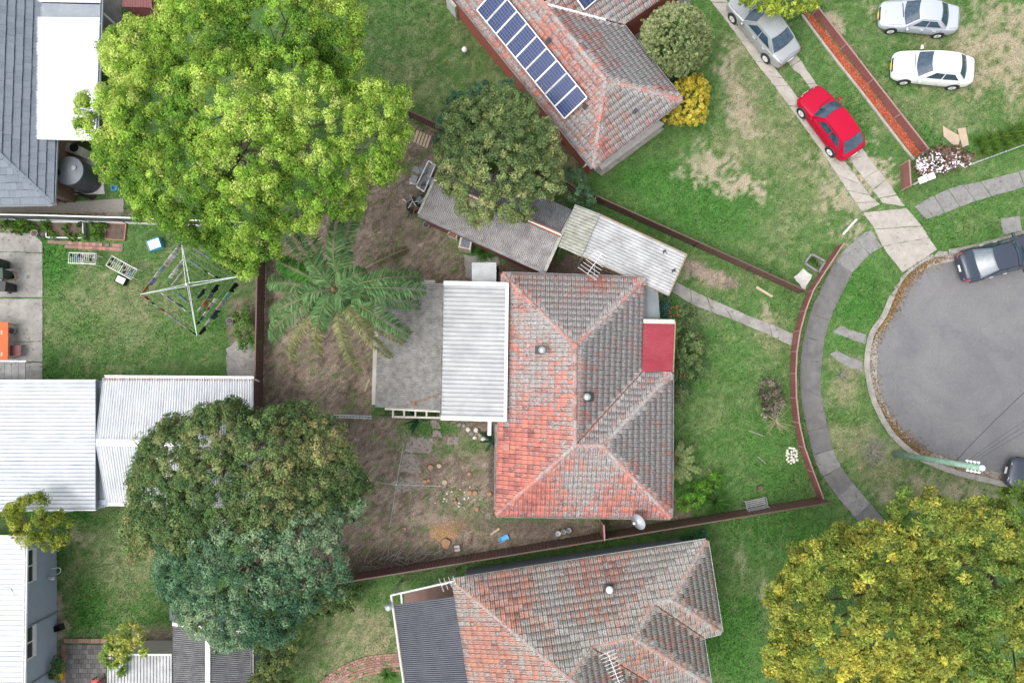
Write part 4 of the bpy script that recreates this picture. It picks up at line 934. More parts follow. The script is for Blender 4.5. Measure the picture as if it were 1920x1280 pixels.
fence('garden_fence', 'low brown steel fence beside the red mulch bed', [P(1524, 27), P(1576, 93), P(1626, 158), P(1676, 222), P(1727, 287)], .72, 'fence_pink', 'rail_pink', rib=.22)
fence('corner_fence', 'short pinkish brown fence panel beside the white letterboxes', [P(1687, 311), P(1690, 357)], .95, 'fence_pink', 'rail_pink', pw=1.5)
fence('front_fence', 'low curved brown front fence along the footpath', [P(*p) for p in [(1568, 462), (1535, 512), (1512, 548), (1498, 585), (1488, 622), (1482, 660), (1480, 700), (1481, 745), (1486, 790), (1496, 835), (1512, 880), (1531, 931)]], .9, 'fence_pink', 'rail_pink', pw=1.3, rib=.12)
fence('side_fence', 'brown steel side fence from the shed to the front fence', [P(770, 222), P(880, 272), P(1000, 326), P(1090, 367), P(1200, 417), P(1300, 462), P(1400, 507), P(1494, 550)], 1.2, 'fence_brown', 'fence_brown')
fence('grey_fence', 'grey steel fence with white plinth behind the vegetable beds', [P(-60, 412), P(100, 415), P(240, 419), P(330, 422), P(480, 428)], 1.45, 'fence_grey', 'white_paint', pw=1.75, rib=.12, plinth=.4, post='black_plastic')
fence('rear_fence', 'brown rear fence beneath the big trees behind the dirt yard', [P(500, 430), P(497, 560), P(494, 705), P(490, 860), P(480, 1103)], 1.3, 'fence_brown', 'fence_brown')
# ------------------------------------------------------------------ foliage
def unit(v): return v / (np.linalg.norm(v, axis=-1, keepdims=True) + 1e-9)
def leaves(name, pos, axis, nrm, L, Wd, col, parent, fold=.25):
    axis = unit(axis); side = unit(np.cross(nrm, axis)); up = np.cross(axis, side)
    L = L[:, None]; Wd = Wd[:, None]
    v = np.stack([pos, pos + axis * L * .45 + side * Wd * .5 + up * L * .06, pos + axis * L - up * L * fold * .5, pos + axis * L * .45 - side * Wd * .5 + up * L * .06], 1)
    n = len(pos); f = np.arange(4 * n).reshape(n, 4)
    me = npmesh(name, v.reshape(-1, 3), f, MT['leaf'], np.repeat(col, 4, 0))
    return link(name, me, parent)
def crown(parent, lobes, dens, pr, nl, L, Wd, pal, z, seed=1, squash=.75, name='crown', hemi=-.15, spiky=0.0, jit=.18, core=.35, flat=.0):
    """lobes: (px, py, radius px, z offset); puffs of leaves sit on the lobes' outer shells"""
    g = np.random.default_rng(seed); C, RR = [], []
    for l in lobes:
        zz = z + (l[3] if len(l) > 3 else 0); C.append(P(l[0], l[1], zz)); r_ = max(.12, M(l[2], zz) - pr * .4); RR.append((r_, r_, r_ * squash))
    C, RR = np.array(C), np.array(RR); pp, nn = [], []
    for c_, r_ in zip(C, RR):
        n = int(dens * 4 * math.pi * r_[0] * r_[0] * .62) + 3
        d = unit(g.normal(size=(n, 3))); d = d[d[:, 2] > hemi]
        k = 1 - core * g.random(len(d)) ** 2.5 + .05 * g.normal(size=len(d))
        p = c_ + d * r_ * k[:, None]
        ok = np.ones(len(p), bool)
        for c2, r2 in zip(C, RR):
            if c2 is c_: continue
            q = np.linalg.norm((p - c2) / r2, axis=1); ok &= (q > .80) | (q < 1e-9)
        pp.append(p[ok]); nn.append(unit(d / r_)[ok])
    pp, nn = np.concatenate(pp), np.concatenate(nn); n = len(pp)
    pal = np.array(pal); w = np.clip(fbm(pp[:, 0], pp[:, 1], .35, seed) * 1.6 - .3 + g.normal(size=n) * .25, 0, .999) * (len(pal) - 1)
    i = w.astype(int); pc = pal[i] + (pal[np.minimum(i + 1, len(pal) - 1)] - pal[i]) * (w - i)[:, None]
    pc = pc * (1 + jit * g.normal(size=(n, 1))).clip(.5, 1.6)
    prr = pr * (.6 + .8 * g.random(n))
    K = n * nl; rep = np.repeat(np.arange(n), nl)
    dd = unit(g.normal(size=(K, 3)) + nn[rep] * .8 + np.array([0, 0, .6]))
    rr = (.62 + .42 * g.random(K))[:, None] * prr[rep][:, None] * np.array([1, 1, .85])
    pos = pp[rep] + dd * rr * (1 - spiky)
    ax = unit(np.cross(dd, g.normal(size=(K, 3)))) * (1 - spiky) + dd * (spiky + .35) ; ax[:, 2] -= .15
    nm = unit(dd + .38 * g.normal(size=(K, 3)) + np.array([0, 0, flat]))
    col = (pc[rep] * (1 + .22 * g.normal(size=(K, 1))).clip(.4, 1.7)).clip(.004, .9)
    Ls, Ws = L * 1.2 * (.6 + .8 * g.random(K)), Wd * 1.35 * (.7 + .6 * g.random(K))
    ni = 16; rp = np.repeat(np.arange(n), ni); k2 = n * ni                     # the leafy inside of each puff
    di = unit(g.normal(size=(k2, 3))); ai = unit(np.cross(di, g.normal(size=(k2, 3)))); li = prr[rp] * (.42 + .3 * g.random(k2))
    pi_ = pp[rp] + di * prr[rp][:, None] * .6 * g.random((k2, 1)) - ai * li[:, None] * .5 - nn[rp] * prr[rp][:, None] * .35
    ci = (pc[rp] * (1 + .2 * g.normal(size=(k2, 1))).clip(.4, 1.6)).clip(.004, .9)
    return leaves(name, np.concatenate([pos, pi_]), np.concatenate([ax, ai]), np.concatenate([nm, unit(di + nn[rp])]), np.concatenate([Ls, li]), np.concatenate([Ws, li * .75]), np.concatenate([col, ci]), parent)
def tree(name, label, base, lobes, z, trunk_r, cat='tree', group=None, limbs=9, **kw):
    root = thing(name, label, cat, base, 0, group); r = random.Random(kw.get('seed', 1))
    zt = z * .45; top = Vector((base.x, base.y, zt))
    mb = MB(); mb.tube([base - Vector((0, 0, .1)), base + Vector((.05, .03, zt * .5)), top], [trunk_r * 1.25, trunk_r, trunk_r * .8], 9); mb.build('trunk', MT['bark'], root, True)
    for l in r.sample(lobes, min(limbs, len(lobes))):
        e = P(l[0], l[1], z + (l[3] if len(l) > 3 else 0)); mid = top.lerp(e, .5) + Vector((r.uniform(-.3, .3), r.uniform(-.3, .3), .25))
        pts = smoothline([top - Vector((0, 0, .2)), mid, e], 4); mb = MB(); mb.tube(pts, [lerp(trunk_r * .3, .015, i / (len(pts) - 1)) for i in range(len(pts))], 6)
        for q in range(4):
            s_ = pts[r.randint(3, len(pts) - 1)]; d = Vector((r.uniform(-1, 1), r.uniform(-1, 1), r.uniform(-.1, .9))) * M(l[2], z) * .8; mb.tube([s_, s_ + d * .5 + Vector((0, 0, .1)), s_ + d], [.03, .02, .008], 5)
        mb.build('limb', MT['bark'], root, True)
    crown(root, lobes, z=z, **kw); return root
LIME = [(.12, .25, .035), (.2, .36, .05), (.33, .5, .075), (.45, .6, .12), (.55, .66, .18)]
tree('lime_green_tree', 'huge lime green broadleaf tree spreading over the back corner and clothesline', P(500, 330), [
    (272, 112, 78), (390, 80, 96, .4), (520, 60, 100, .3), (620, 50, 62, -.2), (645, 110, 40, -.6), (238, 190, 52), (310, 230, 100, .3), (430, 190, 105, .9), (540, 170, 85, .6), (175, 235, 30, -1.5), (165, 200, 24, -1.6), (255, 290, 75),
    (350, 330, 90, .2), (470, 290, 95, .6), (600, 230, 85, .1), (690, 210, 62, -.4), (735, 195, 36, -.8), (600, 320, 90, -.2), (690, 280, 62, -.5), (745, 250, 24, -1), (290, 370, 50, -.4), (362, 400, 58, -.4), (325, 425, 26, -.8), (390, 430, 28, -.8), (460, 390, 72, -.1), (560, 380, 60, -.4), (650, 370, 42, -.9),
    (430, 458, 36, -.9), (462, 500, 24, -1.1), (435, 482, 20, -1.1), (490, 450, 40, -.6), (725, 310, 34, -1), (655, 30, 34, -.8), (430, 0, 90), (560, -30, 90), (365, 10, 62)],
    8.6, .42, limbs=16, dens=12, pr=0.33, nl=125, L=0.072, Wd=0.047, pal=LIME, seed=3)
OLIVE = [(.14, .215, .085), (.21, .285, .11), (.31, .36, .14), (.41, .42, .19)]
tree('olive_green_tree', 'olive green tree growing over the long corrugated shed', P(950, 330), [(880, 235, 50), (950, 225, 58, .2), (1005, 265, 46), (865, 300, 52), (935, 300, 72, .5), (1010, 330, 46), (895, 370, 45), (955, 375, 42), (1035, 300, 24, -.4), (985, 395, 24, -.4), (850, 340, 28, -.3), (900, 405, 22, -.5), (1030, 350, 26, -.4), (920, 200, 34, -.4)],
    5.2, .22, dens=17, pr=0.25, nl=70, L=0.08, Wd=0.048, pal=OLIVE, seed=5)
BLUEG = [(0.0609, 0.144, 0.0841), (0.0914, 0.191, 0.105), (0.162, 0.268, 0.137)]
tree('dark_shrub_tree', 'small dark blue-green tree behind the olive tree and shed', P(885, 230), [(865, 200, 34), (905, 180, 28), (955, 175, 24), (835, 270, 24, -.6), (850, 230, 28), (1075, 350, 30, -1.6), (1095, 372, 20, -1.8)], 3.4, .12, dens=14, pr=0.22, nl=70, L=0.08, Wd=0.045, pal=BLUEG, seed=6)
tree('bronze_green_tree', 'broad olive tree with bronze tips behind the dirt yard', P(470, 850), [(330, 860, 68), (410, 830, 72, .3), (300, 930, 55, -.2), (450, 790, 38, -.5), (515, 850, 82, .5), (590, 840, 62), (630, 890, 50, -.3), (560, 785, 36, -.6), (415, 920, 85, .5), (680, 905, 22, -1), (265, 985, 34, -.6), (275, 900, 34, -.5), (370, 985, 70, .2), (500, 930, 80, .6), (580, 920, 60, .1), (430, 765, 22, -.9), (540, 770, 22, -.9), (255, 1030, 18, -1), (300, 1000, 40, -.4), (640, 930, 36, -.5), (330, 800, 26, -.8), (390, 785, 26, -.8)],
    6.2, .3, limbs=14, dens=22, pr=0.27, nl=66, L=0.085, Wd=0.048, pal=[(.10, .18, .07), (.15, .23, .085), (.23, .3, .115), (.36, .34, .15)], seed=7)
tree('blue_green_tree', 'dense dark blue-green tree over the dark gabled shed and boundary fence', P(500, 1030), [(450, 1050, 95, .4), (555, 1010, 72, .1), (370, 1055, 68), (600, 1045, 52, -.2), (500, 1115, 78, .1), (400, 1130, 62), (600, 970, 48, -.3), (655, 940, 30, -.8), (420, 1180, 34, -.5), (330, 1075, 38, -.4), (510, 960, 50), (625, 1085, 34, -.6), (560, 1090, 60), (450, 1160, 50, -.3), (310, 1030, 24, -.7), (660, 960, 24, -.9), (520, 1170, 40, -.5), (345, 1120, 30, -.5)],
    6.4, .28, limbs=14, dens=14, pr=0.3, nl=75, L=0.085, Wd=0.05, pal=[(.075, .165, .09), (.12, .23, .125), (.23, .35, .2), (.33, .42, .25)], seed=8)
YEL = [(.19, .27, .055), (.3, .36, .075), (.43, .45, .095), (.58, .53, .1)]
tree('yellow_green_tree', 'large yellow-green feathery tree on the lawn beside the footpath', P(1590, 1080), [(1555, 1075, 80, .2), (1640, 1055, 76, .2), (1500, 1130, 62, -.1), (1610, 1150, 100, .8), (1480, 1215, 50, -.4), (1550, 1230, 80, .2), (1690, 1220, 80, .3), (1720, 1130, 60, .1), (1590, 1010, 36, -.6), (1450, 1240, 26, -.8), (1520, 1060, 40, -.4), (1640, 1290, 90), (1540, 1300, 80), (1690, 1050, 44, -.3), (1760, 1200, 60, -.1), (1740, 1060, 40, -.4), (1660, 1100, 50)],
    6.8, .35, limbs=13, dens=14, pr=0.36, nl=100, L=0.11, Wd=0.05, pal=YEL, seed=9, spiky=.35)
tree('yellow_tipped_tree', 'yellow-green feathery tree at the kerb near the dark parked car', P(1790, 1040), [(1725, 975, 62), (1775, 990, 50), (1850, 1000, 66), (1900, 955, 46, -.3), (1840, 1090, 84, .4), (1885, 1200, 90, .3), (1790, 1060, 56), (1690, 990, 34, -.5), (1790, 1170, 70, .2), (1930, 1080, 70), (1800, 1270, 80), (1910, 1290, 80)],
    6.6, .35, limbs=12, dens=14, pr=0.36, nl=100, L=0.11, Wd=0.05, pal=[(.15, .25, .055), (.24, .33, .075), (.36, .41, .09), (.5, .49, .1)], seed=10, spiky=.35)
tree('round_topiary', 'clipped round dense pale green tree beside the tiled porch', P(1262, 92), [(1266, 78, 66), (1240, 70, 40, .1), (1290, 90, 42, .1), (1266, 105, 38)], 2.3, .14, dens=80, pr=0.085, nl=34, L=0.06, Wd=0.036, pal=[(.2, .26, .10), (.32, .38, .17), (.42, .46, .24)], seed=11, squash=.85, limbs=3, core=.12)
tree('golden_shrub', 'rounded golden yellow shrub at the corner of the brick house', P(1284, 196), [(1288, 190, 40), (1265, 208, 28, -.1), (1305, 165, 24, -.1), (1300, 212, 26, -.2)], 1.3, .07, 'shrub', dens=44, pr=0.12, nl=38, L=0.07, Wd=0.042, pal=[(.34, .31, .05), (.6, .5, .06), (.75, .62, .12)], seed=12, limbs=3)
tree('fine_leaf_tree', 'small yellowish green fine-leaved tree between the white roofs', P(85, 970), [(70, 970, 46), (45, 960, 30, -.2), (105, 985, 32, -.2), (90, 1005, 26, -.4), (60, 1000, 24, -.4)], 3.6, .09, dens=15, pr=0.22, nl=55, L=0.09, Wd=0.04, pal=[(0.203, 0.268, 0.0421), (0.344, 0.383, 0.0631), (0.507, 0.498, 0.105)], seed=13, limbs=5, core=.6)
tree('variegated_shrub', 'drooping pale green shrub hanging over the white striped shed', P(240, 1215), [(232, 1200, 26), (215, 1225, 22), (250, 1190, 20), (225, 1245, 16, -.2), (255, 1215, 18)], 2.6, .06, 'shrub', dens=18, pr=0.2, nl=40, L=0.14, Wd=0.055, pal=[(0.183, 0.306, 0.0631), (0.365, 0.459, 0.105), (0.69, 0.669, 0.21)], seed=14, limbs=4, spiky=.4)
tree('driveway_shrub', 'bright green shrub overhanging the silver sedan on the driveway', P(1465, 6), [(1440, 2, 28), (1475, 6, 28), (1510, -2, 28), (1420, -8, 26), (1395, -12, 22), (1480, -30, 40)], 2.2, .07, 'shrub', dens=24, pr=0.16, nl=50, L=0.1, Wd=0.045, pal=[(0.203, 0.306, 0.0525), (0.406, 0.498, 0.0737), (0.588, 0.631, 0.126)], seed=15, limbs=4)
tree('dark_hedge_shrub', 'dark green shrub beneath the blue-green tree beside the dark shed', P(515, 1225), [(515, 1215, 36), (525, 1255, 34), (500, 1290, 36), (540, 1200, 24)], 2.0, .07, 'shrub', dens=22, pr=0.18, nl=50, L=0.085, Wd=0.045, pal=[(0.101, 0.162, 0.0631), (0.203, 0.249, 0.0841), (0.325, 0.363, 0.148)], seed=16, limbs=4)
tree('fence_shrub', 'low dark green shrub by the boundary fence above the dry lawn', P(600, 1125), [(575, 1135, 26), (610, 1128, 28), (650, 1122, 24), (670, 1112, 14)], 1.1, .05, 'shrub', dens=26, pr=0.17, nl=45, L=0.085, Wd=0.045, pal=[(0.0812, 0.162, 0.0631), (0.132, 0.211, 0.0737), (0.203, 0.268, 0.0947)], seed=17, limbs=3)
for i, (lb, lobes, z, pal, sd) in enumerate([
    ('feathery green shrub with red flowers against the front of the tiled house', [(1270, 620, 24), (1290, 650, 30), (1268, 690, 24), (1300, 690, 24), (1275, 730, 20), (1285, 590, 16)], .8, [(0.0914, 0.173, 0.0737), (0.162, 0.249, 0.105), (0.244, 0.325, 0.126)], 21),
    ('dark blue-green climber beside the blue porch roof', [(1243, 575, 12), (1248, 548, 9), (1246, 595, 10)], 1.0, [(0.0406, 0.135, 0.105), (0.0711, 0.191, 0.148)], 22),
    ('bright green low shrub beside the palm-like cycad', [(1300, 925, 24), (1285, 940, 16), (1320, 915, 14), (1340, 900, 14)], .5, [(0.101, 0.268, 0.0315), (0.183, 0.383, 0.0525), (0.265, 0.459, 0.0841)], 23),
    ('broad-leaved garden shrub beside the terracotta pot', [(455, 590, 18), (462, 620, 20), (450, 640, 14), (470, 645, 16)], .7, [(0.101, 0.23, 0.0525), (0.183, 0.325, 0.0841), (0.265, 0.383, 0.126)], 24),
    ('leafy green shrub against the pale blue wall', [(110, 1240, 10), (112, 1255, 12), (105, 1262, 10)], .7, [(0.0812, 0.191, 0.0631), (0.162, 0.268, 0.105)], 25),
    ('dark green bush between the stepped house and boundary fence', [(1300, 1012, 14), (1315, 1006, 12), (1285, 1014, 10)], .5, [(0.0406, 0.153, 0.0737), (0.0711, 0.211, 0.0947)], 26),
    ('pale green bush beneath the clothesline tree', [(450, 500, 12), (470, 470, 14)], .5, [(0.101, 0.191, 0.0631), (0.162, 0.268, 0.0841)], 27)]):
    tree('garden_shrub', lb, P(*lobes[0][:2]), lobes, z, .03, 'shrub', 'garden shrubs', limbs=3, dens=28, pr=0.16, nl=40, L=0.09, Wd=0.04, pal=pal, seed=sd)
def dots(parent, name, lobes, z, n, mt, r0, seed):
    g = random.Random(seed); mb = MB()
    for _ in range(n):
        l = g.choice(lobes); a = g.uniform(0, 6.28); k = math.sqrt(g.random()) * l[2]; p = P(l[0] + k * math.cos(a), l[1] + k * math.sin(a), z + M(l[2]) * .75 * math.sqrt(max(0, 1 - (k / l[2]) ** 2)) + .1)
        s_ = r0 * g.uniform(.6, 1.3); mb.box(p, (s_, s_, s_ * .6), Matrix.Rotation(g.uniform(0, 3), 3, 'Z'))
    return mb.build(name, mt, parent)
fs = next(o for o in COL.objects if o.name.startswith('garden_shrub') and 'red flowers' in o.get('label', ''))
tag(dots(fs, 'flowers', [(1268, 700, 20), (1270, 740, 18), (1262, 640, 12), (1265, 585, 14)], .75, 70, mat('red_flower', (.5, .07, .04), rough_=.7), .045, 2), kind='stuff')
wf = tree('white_flower_shrub', 'spreading shrub covered in white flowers at the corner of the driveway', P(1760, 306), [(1740, 308, 22), (1765, 300, 26), (1790, 296, 22), (1808, 300, 16), (1725, 305, 12)], .55, .04, 'shrub', limbs=4, dens=24, pr=.16, nl=21, L=0.121, Wd=0.0625, pal=[(0.101, 0.144, 0.0631), (0.183, 0.153, 0.0841), (0.284, 0.153, 0.126)], seed=31)
tag(dots(wf, 'flowers', [(1740, 308, 22), (1765, 300, 25), (1790, 296, 20), (1808, 300, 14), (1728, 308, 12)], .45, 620, mat('white_flower', (.74, .7, .76), rough_=.6), .06, 3), kind='stuff')
# palm with arching fronds
def frond(parent, base, az, L, rise, droop, ll, pal, seed, n=58, name='frond', wd=.05, stem='pale_timber', hang=.45):
    g = np.random.default_rng(seed); d = np.array([math.cos(az), math.sin(az), 0]); s = np.linspace(0, 1, 14)
    pts = [Vector(np.array(base) + d * L * (t_ ** .95) * (1 - .12 * t_ * t_) + np.array([0, 0, rise * math.sin(t_ * 2.0) - droop * t_ ** 2.6])) for t_ in s]
    mb = MB(); mb.tube(pts, [lerp(.026, .006, t_) for t_ in s], 5); st = mb.build(name, MT[stem], parent, True)
    t_ = np.repeat(np.linspace(.2, .995, n), 2); sd = np.tile([1., -1.], n); A = np.array([tuple(p) for p in pts]); idx = np.minimum((t_ * 13).astype(int), 12); fr = (t_ * 13 - idx)[:, None]
    pos = A[idx] * (1 - fr) + A[idx + 1] * fr; tan = unit(A[idx + 1] - A[idx]); side = unit(np.cross(tan, np.array([0, 0, 1.]))) * sd[:, None]
    ln = ll * (np.sin(np.clip((t_ - .12) / .95, 0, 1) * math.pi) ** .45) * (.8 + .35 * g.random(len(t_)))
    ax = unit(side + tan * (.55 + .25 * g.normal(size=(len(t_), 1))) + np.array([0, 0, -hang]) * (.4 + .9 * g.random((len(t_), 1))))
    nm = unit(np.array([0, 0, 1.]) + .35 * g.normal(size=ax.shape) + side * .3)
    pal = np.array(pal); col = pal[g.integers(0, len(pal), len(t_))] * (1 + .2 * g.normal(size=(len(t_), 1))).clip(.5, 1.6)
    leaves('leaflets', pos, ax, nm, ln, np.full(len(t_), wd), col, st, .5); return st
pc = P(628, 543, 5.6); PG = [(.09, .19, .07), (.14, .27, .10), (.21, .33, .14)]; PY = [(.27, .28, .12), (.36, .35, .18), (.22, .25, .1)]; mk('palm_stem', (.2, .22, .09), (.16, .2, .08), 5, .7)
palm = thing('palm_tree', 'tall feather palm with arching green fronds beside the fibro lean-to', 'palm tree', Vector((pc.x * .99, pc.y * .99, 0)))
mb = MB(); bb = Vector((pc.x * .99, pc.y * .99, 0)); mb.tube([bb, bb.lerp(pc, .5), pc - Vector((0, 0, .4)), pc + Vector((0, 0, .1))], [.26, .2, .18, .1], 10); mb.build('trunk', MT['bark'], palm, True)
MB().lathe([(.02, 0), (.16, .1), (.1, .3), (.02, .45)], pc, 9).build('crown_shaft', MT['timber'], palm)
for i, (tx, ty, zt, pal) in enumerate([(525, 410, 4.8, PG), (560, 385, 4.6, PG), (640, 398, 5.2, PG), (672, 392, 4.3, PG), (800, 545, 5.0, PG), (795, 520, 4.4, PG), (790, 575, 3.6, PG), (770, 630, 4.2, PG), (735, 672, 3.2, PY), (760, 645, 2.9, PY), (675, 700, 3.0, PY), (600, 620, 5.4, PG), (545, 680, 2.8, PY), (600, 670, 2.8, PY), (505, 600, 4.4, PG), (500, 530, 4.8, PG), (520, 490, 5.6, [(.06, .2, .03), (.08, .24, .04)]), (505, 640, 3.8, PG), (680, 610, 5.5, PG), (690, 510, 5.6, PG), (580, 480, 5.4, PG), (650, 520, 6.2, PG), (615, 575, 6.1, PG), (655, 570, 6.0, PG), (605, 520, 6.2, PG), (700, 560, 5.6, PG), (560, 560, 5.6, PG), (590, 600, 4.8, PG), (650, 470, 5.4, PG)]):
    tip = P(tx, ty, zt); d = tip - pc; L = math.hypot(d.x, d.y) * 1.12; rise = .55 + .25 * (i % 3)
    frond(palm, pc + Vector((0, 0, .05)), math.atan2(d.y, d.x), L, rise, rise * .9 + (5.6 - zt), (.72 if pal is not PY else .56), pal, 40 + i, n=120, wd=.06, stem='palm_stem')
# frond fallen on the dirt
ff = thing('fallen_frond', 'pale dying palm frond lying on the bare dirt', 'palm frond', P(690, 500)); frond(ff, P(680, 505, .25), math.atan2((P(778, 458) - P(680, 505)).y, (P(778, 458) - P(680, 505)).x), 3.1, .25, .35, .4, [(.16, .17, .08), (.24, .22, .12)], 77, hang=.15)
cyc = thing('cycad', 'cycad with a fan of stiff feather leaves at the front corner of the tiled house', 'cycad', P(1262, 862)); cb = P(1262, 862, .35)
MB().lathe([(.2, -.35), (.24, .0), (.1, .1)], cb, 9).build('trunk', MT['bark'], cyc)
for i, (tx, ty) in enumerate([(1279, 820), (1305, 832), (1308, 858), (1322, 888), (1300, 905), (1280, 912), (1295, 870), (1266, 905)]):
    d = P(tx, ty, .6) - cb; frond(cyc, cb, math.atan2(d.y, d.x), max(.9, math.hypot(d.x, d.y)), .8, .45, .24, [(.25, .34, .13), (.34, .42, .18)], 90 + i, n=54, wd=.055, hang=.1, stem='palm_stem')
def strap_plant(name, label, base, n, L, wd, pal, seed, cat='plant', group=None, spread=1.0):
    root = thing(name, label, cat, base, 0, group); g = np.random.default_rng(seed); a = g.random(n) * 6.283; e = (.25 + .9 * g.random(n)) * spread
    d = np.stack([np.cos(a) * np.sin(e), np.sin(a) * np.sin(e), np.cos(e)], 1); ln = L * (.7 + .5 * g.random(n)); b0_ = np.array(base) + np.stack([np.cos(a), np.sin(a), 0 * a], 1) * .04
    mid = b0_ + d * ln[:, None] * .55; tip = mid + unit(d + np.array([0, 0, -.75])) * ln[:, None] * .5; sd = np.stack([-np.sin(a), np.cos(a), 0 * a], 1) * wd / 2
    v = np.stack([b0_ - sd, b0_ + sd, mid + sd, mid - sd, tip + sd * .2, tip - sd * .2], 1).reshape(-1, 3); o = np.arange(n)[:, None] * 6
    f = np.concatenate([o + [0, 1, 2, 3], o + [3, 2, 4, 5]], 0); pal = np.array(pal); col = pal[g.integers(0, len(pal), n)] * (1 + .2 * g.normal(size=(n, 1))).clip(.5, 1.6)
    link('leaf_blades', npmesh('leaf_blades', v, f, MT['leaf'], np.repeat(col, 6, 0)), root); return root
strap_plant('strap_leaf_lily', 'rosette of bright green strap leaves by the boundary fence', P(1341, 938), 110, .95, .05, [(.05, .13, .025), (.08, .18, .04)], 1)
strap_plant('cordyline', 'spiky green cordyline between the round and golden shrubs', P(1264, 150, .0), 160, 1.7, .06, [(.10, .2, .07), (.15, .26, .1)], 2, spread=1.25)
strap_plant('fern_clump', 'bright green fern clump against the long shed', P(908, 470), 90, .75, .06, [(.06, .16, .03), (.09, .2, .04)], 3)
strap_plant('grass_tuft_plant', 'bright green tuft beside the curved brick path', P(727, 1262), 60, .5, .04, [(.07, .18, .03), (.1, .22, .05)], 4)
strap_plant('fallen_leaf_plant', 'broad drooping dark leaves beside the white bracket arm', P(924, 826), 12, 1.1, .12, [(.03, .09, .04), (.05, .12, .05)], 5, spread=1.3)
strap_plant('drooping_leaf_plant', 'broad green leaves poking out beneath the lean-to frame', P(785, 787), 9, .9, .14, [(.03, .09, .04), (.05, .12, .05)], 6, spread=1.3)
for i, (x, y) in enumerate([(1835, 268), (1855, 262), (1875, 258), (1895, 250), (1912, 246), (1842, 285), (1862, 278), (1885, 270), (1905, 262)]):
    strap_plant('long_grass_clump', 'long bright green grass clump along the metal edge strip', P(x, y), 70, .6, .035, [(.08, .17, .025), (.12, .2, .035)], 50 + i, 'grass clump', 'grass clumps along the metal edge')
for i, (x, y, s_) in enumerate([(10, 418, 12), (22, 424, 12), (45, 421, 13), (40, 430, 10), (64, 427, 7), (87, 427, 8), (85, 420, 7), (100, 439, 7), (154, 425, 8), (125, 425, 5), (137, 441, 9), (176, 424, 9), (184, 440, 9), (192, 430, 9), (180, 432, 8), (153, 446, 7), (190, 420, 6), (92, 416, 6)]):
    rt = thing('vegetable_plant', 'leafy green vegetable plant in the beds along the grey fence', 'plant', P(x, y), 0, 'plants in the vegetable beds')
    crown(rt, [(x, y, s_)], 26, .12, 12, .13, .08, [(.06, .15, .02), (.10, .2, .03), (.14, .26, .04)], .22, seed=200 + i, name='foliage')
# bare twig bush, dead succulent mound, long canes
def twigs(name, label, base, n, L, mt, seed, cat='shrub', up=.6, r0=.012, sub=3):
    root = thing(name, label, cat, base); g = random.Random(seed); mb = MB()
    for _ in range(n):
        a = g.uniform(0, 6.28); d = Vector((math.cos(a), math.sin(a), g.uniform(.1, up))).normalized() * L * g.uniform(.5, 1.1); m_ = base + d * .5 + Vector((0, 0, .08)); mb.tube([base, m_, base + d], [r0, r0 * .7, r0 * .3], 4)
        for _ in range(sub):
            e = Vector((g.uniform(-1, 1), g.uniform(-1, 1), g.uniform(0, .6))) * L * .35; q = base + d * g.uniform(.4, .9); mb.tube([q, q + e], [r0 * .6, r0 * .3], 4)
    mb.build('twigs', MT[mt], root); return root
twigs('bare_bush', 'leafless grey twiggy bush on the verge near the power pole', P(1636, 848), 46, 1.05, 'grey_twig', 3)
twigs('cane_clump', 'clump of long pale green canes below the dead succulent mound', P(1455, 790), 22, 1.15, 'pale_timber', 4, 'plant', .5, .012, 1)
twigs('verge_twigs', 'small patch of dead grey twigs on the dry verge', P(1576, 703), 16, .55, 'grey_twig', 5)
mound = tree('dead_succulent', 'mound of dead grey-brown succulent leaves on the front lawn', P(1444, 742), [(1441, 728, 20), (1447, 750, 22), (1443, 770, 14)], .2, .03, 'plant', limbs=2, dens=26, pr=.14, nl=14, L=.17, Wd=.06, pal=[(.14, .12, .09), (.3, .27, .21), (.46, .42, .34)], seed=33, spiky=.6)
# grass blades and litter
g = np.random.default_rng(99); NB = 720000
qx, qy = g.uniform(-40, 1960, NB), g.uniform(-40, 1320, NB)
dx, dy = (qx - 960) / F, -(qy - 640) / F; tt = -H / (dy * ST - CT); wx, wy = dx * tt, (dy * CT + ST) * tt
cc, gr_, dt, lu = cover(wx, wy)
ok = g.random(NB) < (gr_ ** 2) * (.55 + .45 * lu)
for p in HARD:
    xs, ys = [a for a, b_ in p], [b_ for a, b_ in p]; bx = ok & (qx > min(xs)) & (qx < max(xs)) & (qy > min(ys)) & (qy < max(ys)); ix = np.nonzero(bx)[0]
    if len(ix): ok[ix[inside(qx[ix], qy[ix], p) & (edgedist(qx[ix], qy[ix], p) > .8 + 5 * g.random(len(ix)) ** 4)]] = False
x, y, c_, lu = wx[ok], wy[ok], cc[ok], lu[ok]; n = len(x)
a = g.random(n) * 6.283; hh = (.03 + .05 * g.random(n)) * (1 + .7 * lu); ln = .02 + .07 * g.random(n); w_ = .012 + .012 * g.random(n)
b0_ = np.stack([x, y, np.zeros(n)], 1); tip = b0_ + np.stack([np.cos(a) * ln, np.sin(a) * ln, hh], 1); sd = np.stack([-np.sin(a), np.cos(a), 0 * a], 1) * w_[:, None]
v = np.stack([b0_ - sd, b0_ + sd, tip], 1).reshape(-1, 3)
col = (c_ * 1.15 * (1.0 + .38 * g.normal(size=(n, 1))).clip(.35, 2.1) * (1 + np.stack([.12 * g.normal(size=n), 0 * a, 0 * a], 1))).clip(.01, .6)
tag(link('grass', npmesh('grass', v, np.arange(3 * n).reshape(n, 3), MT['leaf'], np.repeat(col, 3, 0))), 'short mown green and straw coloured grass of the lawns', 'grass', kind='stuff')
sel = np.nonzero(g.random(NB) < .22 * (dt > .4))[0]
for p in HARD[:40]:
    pass
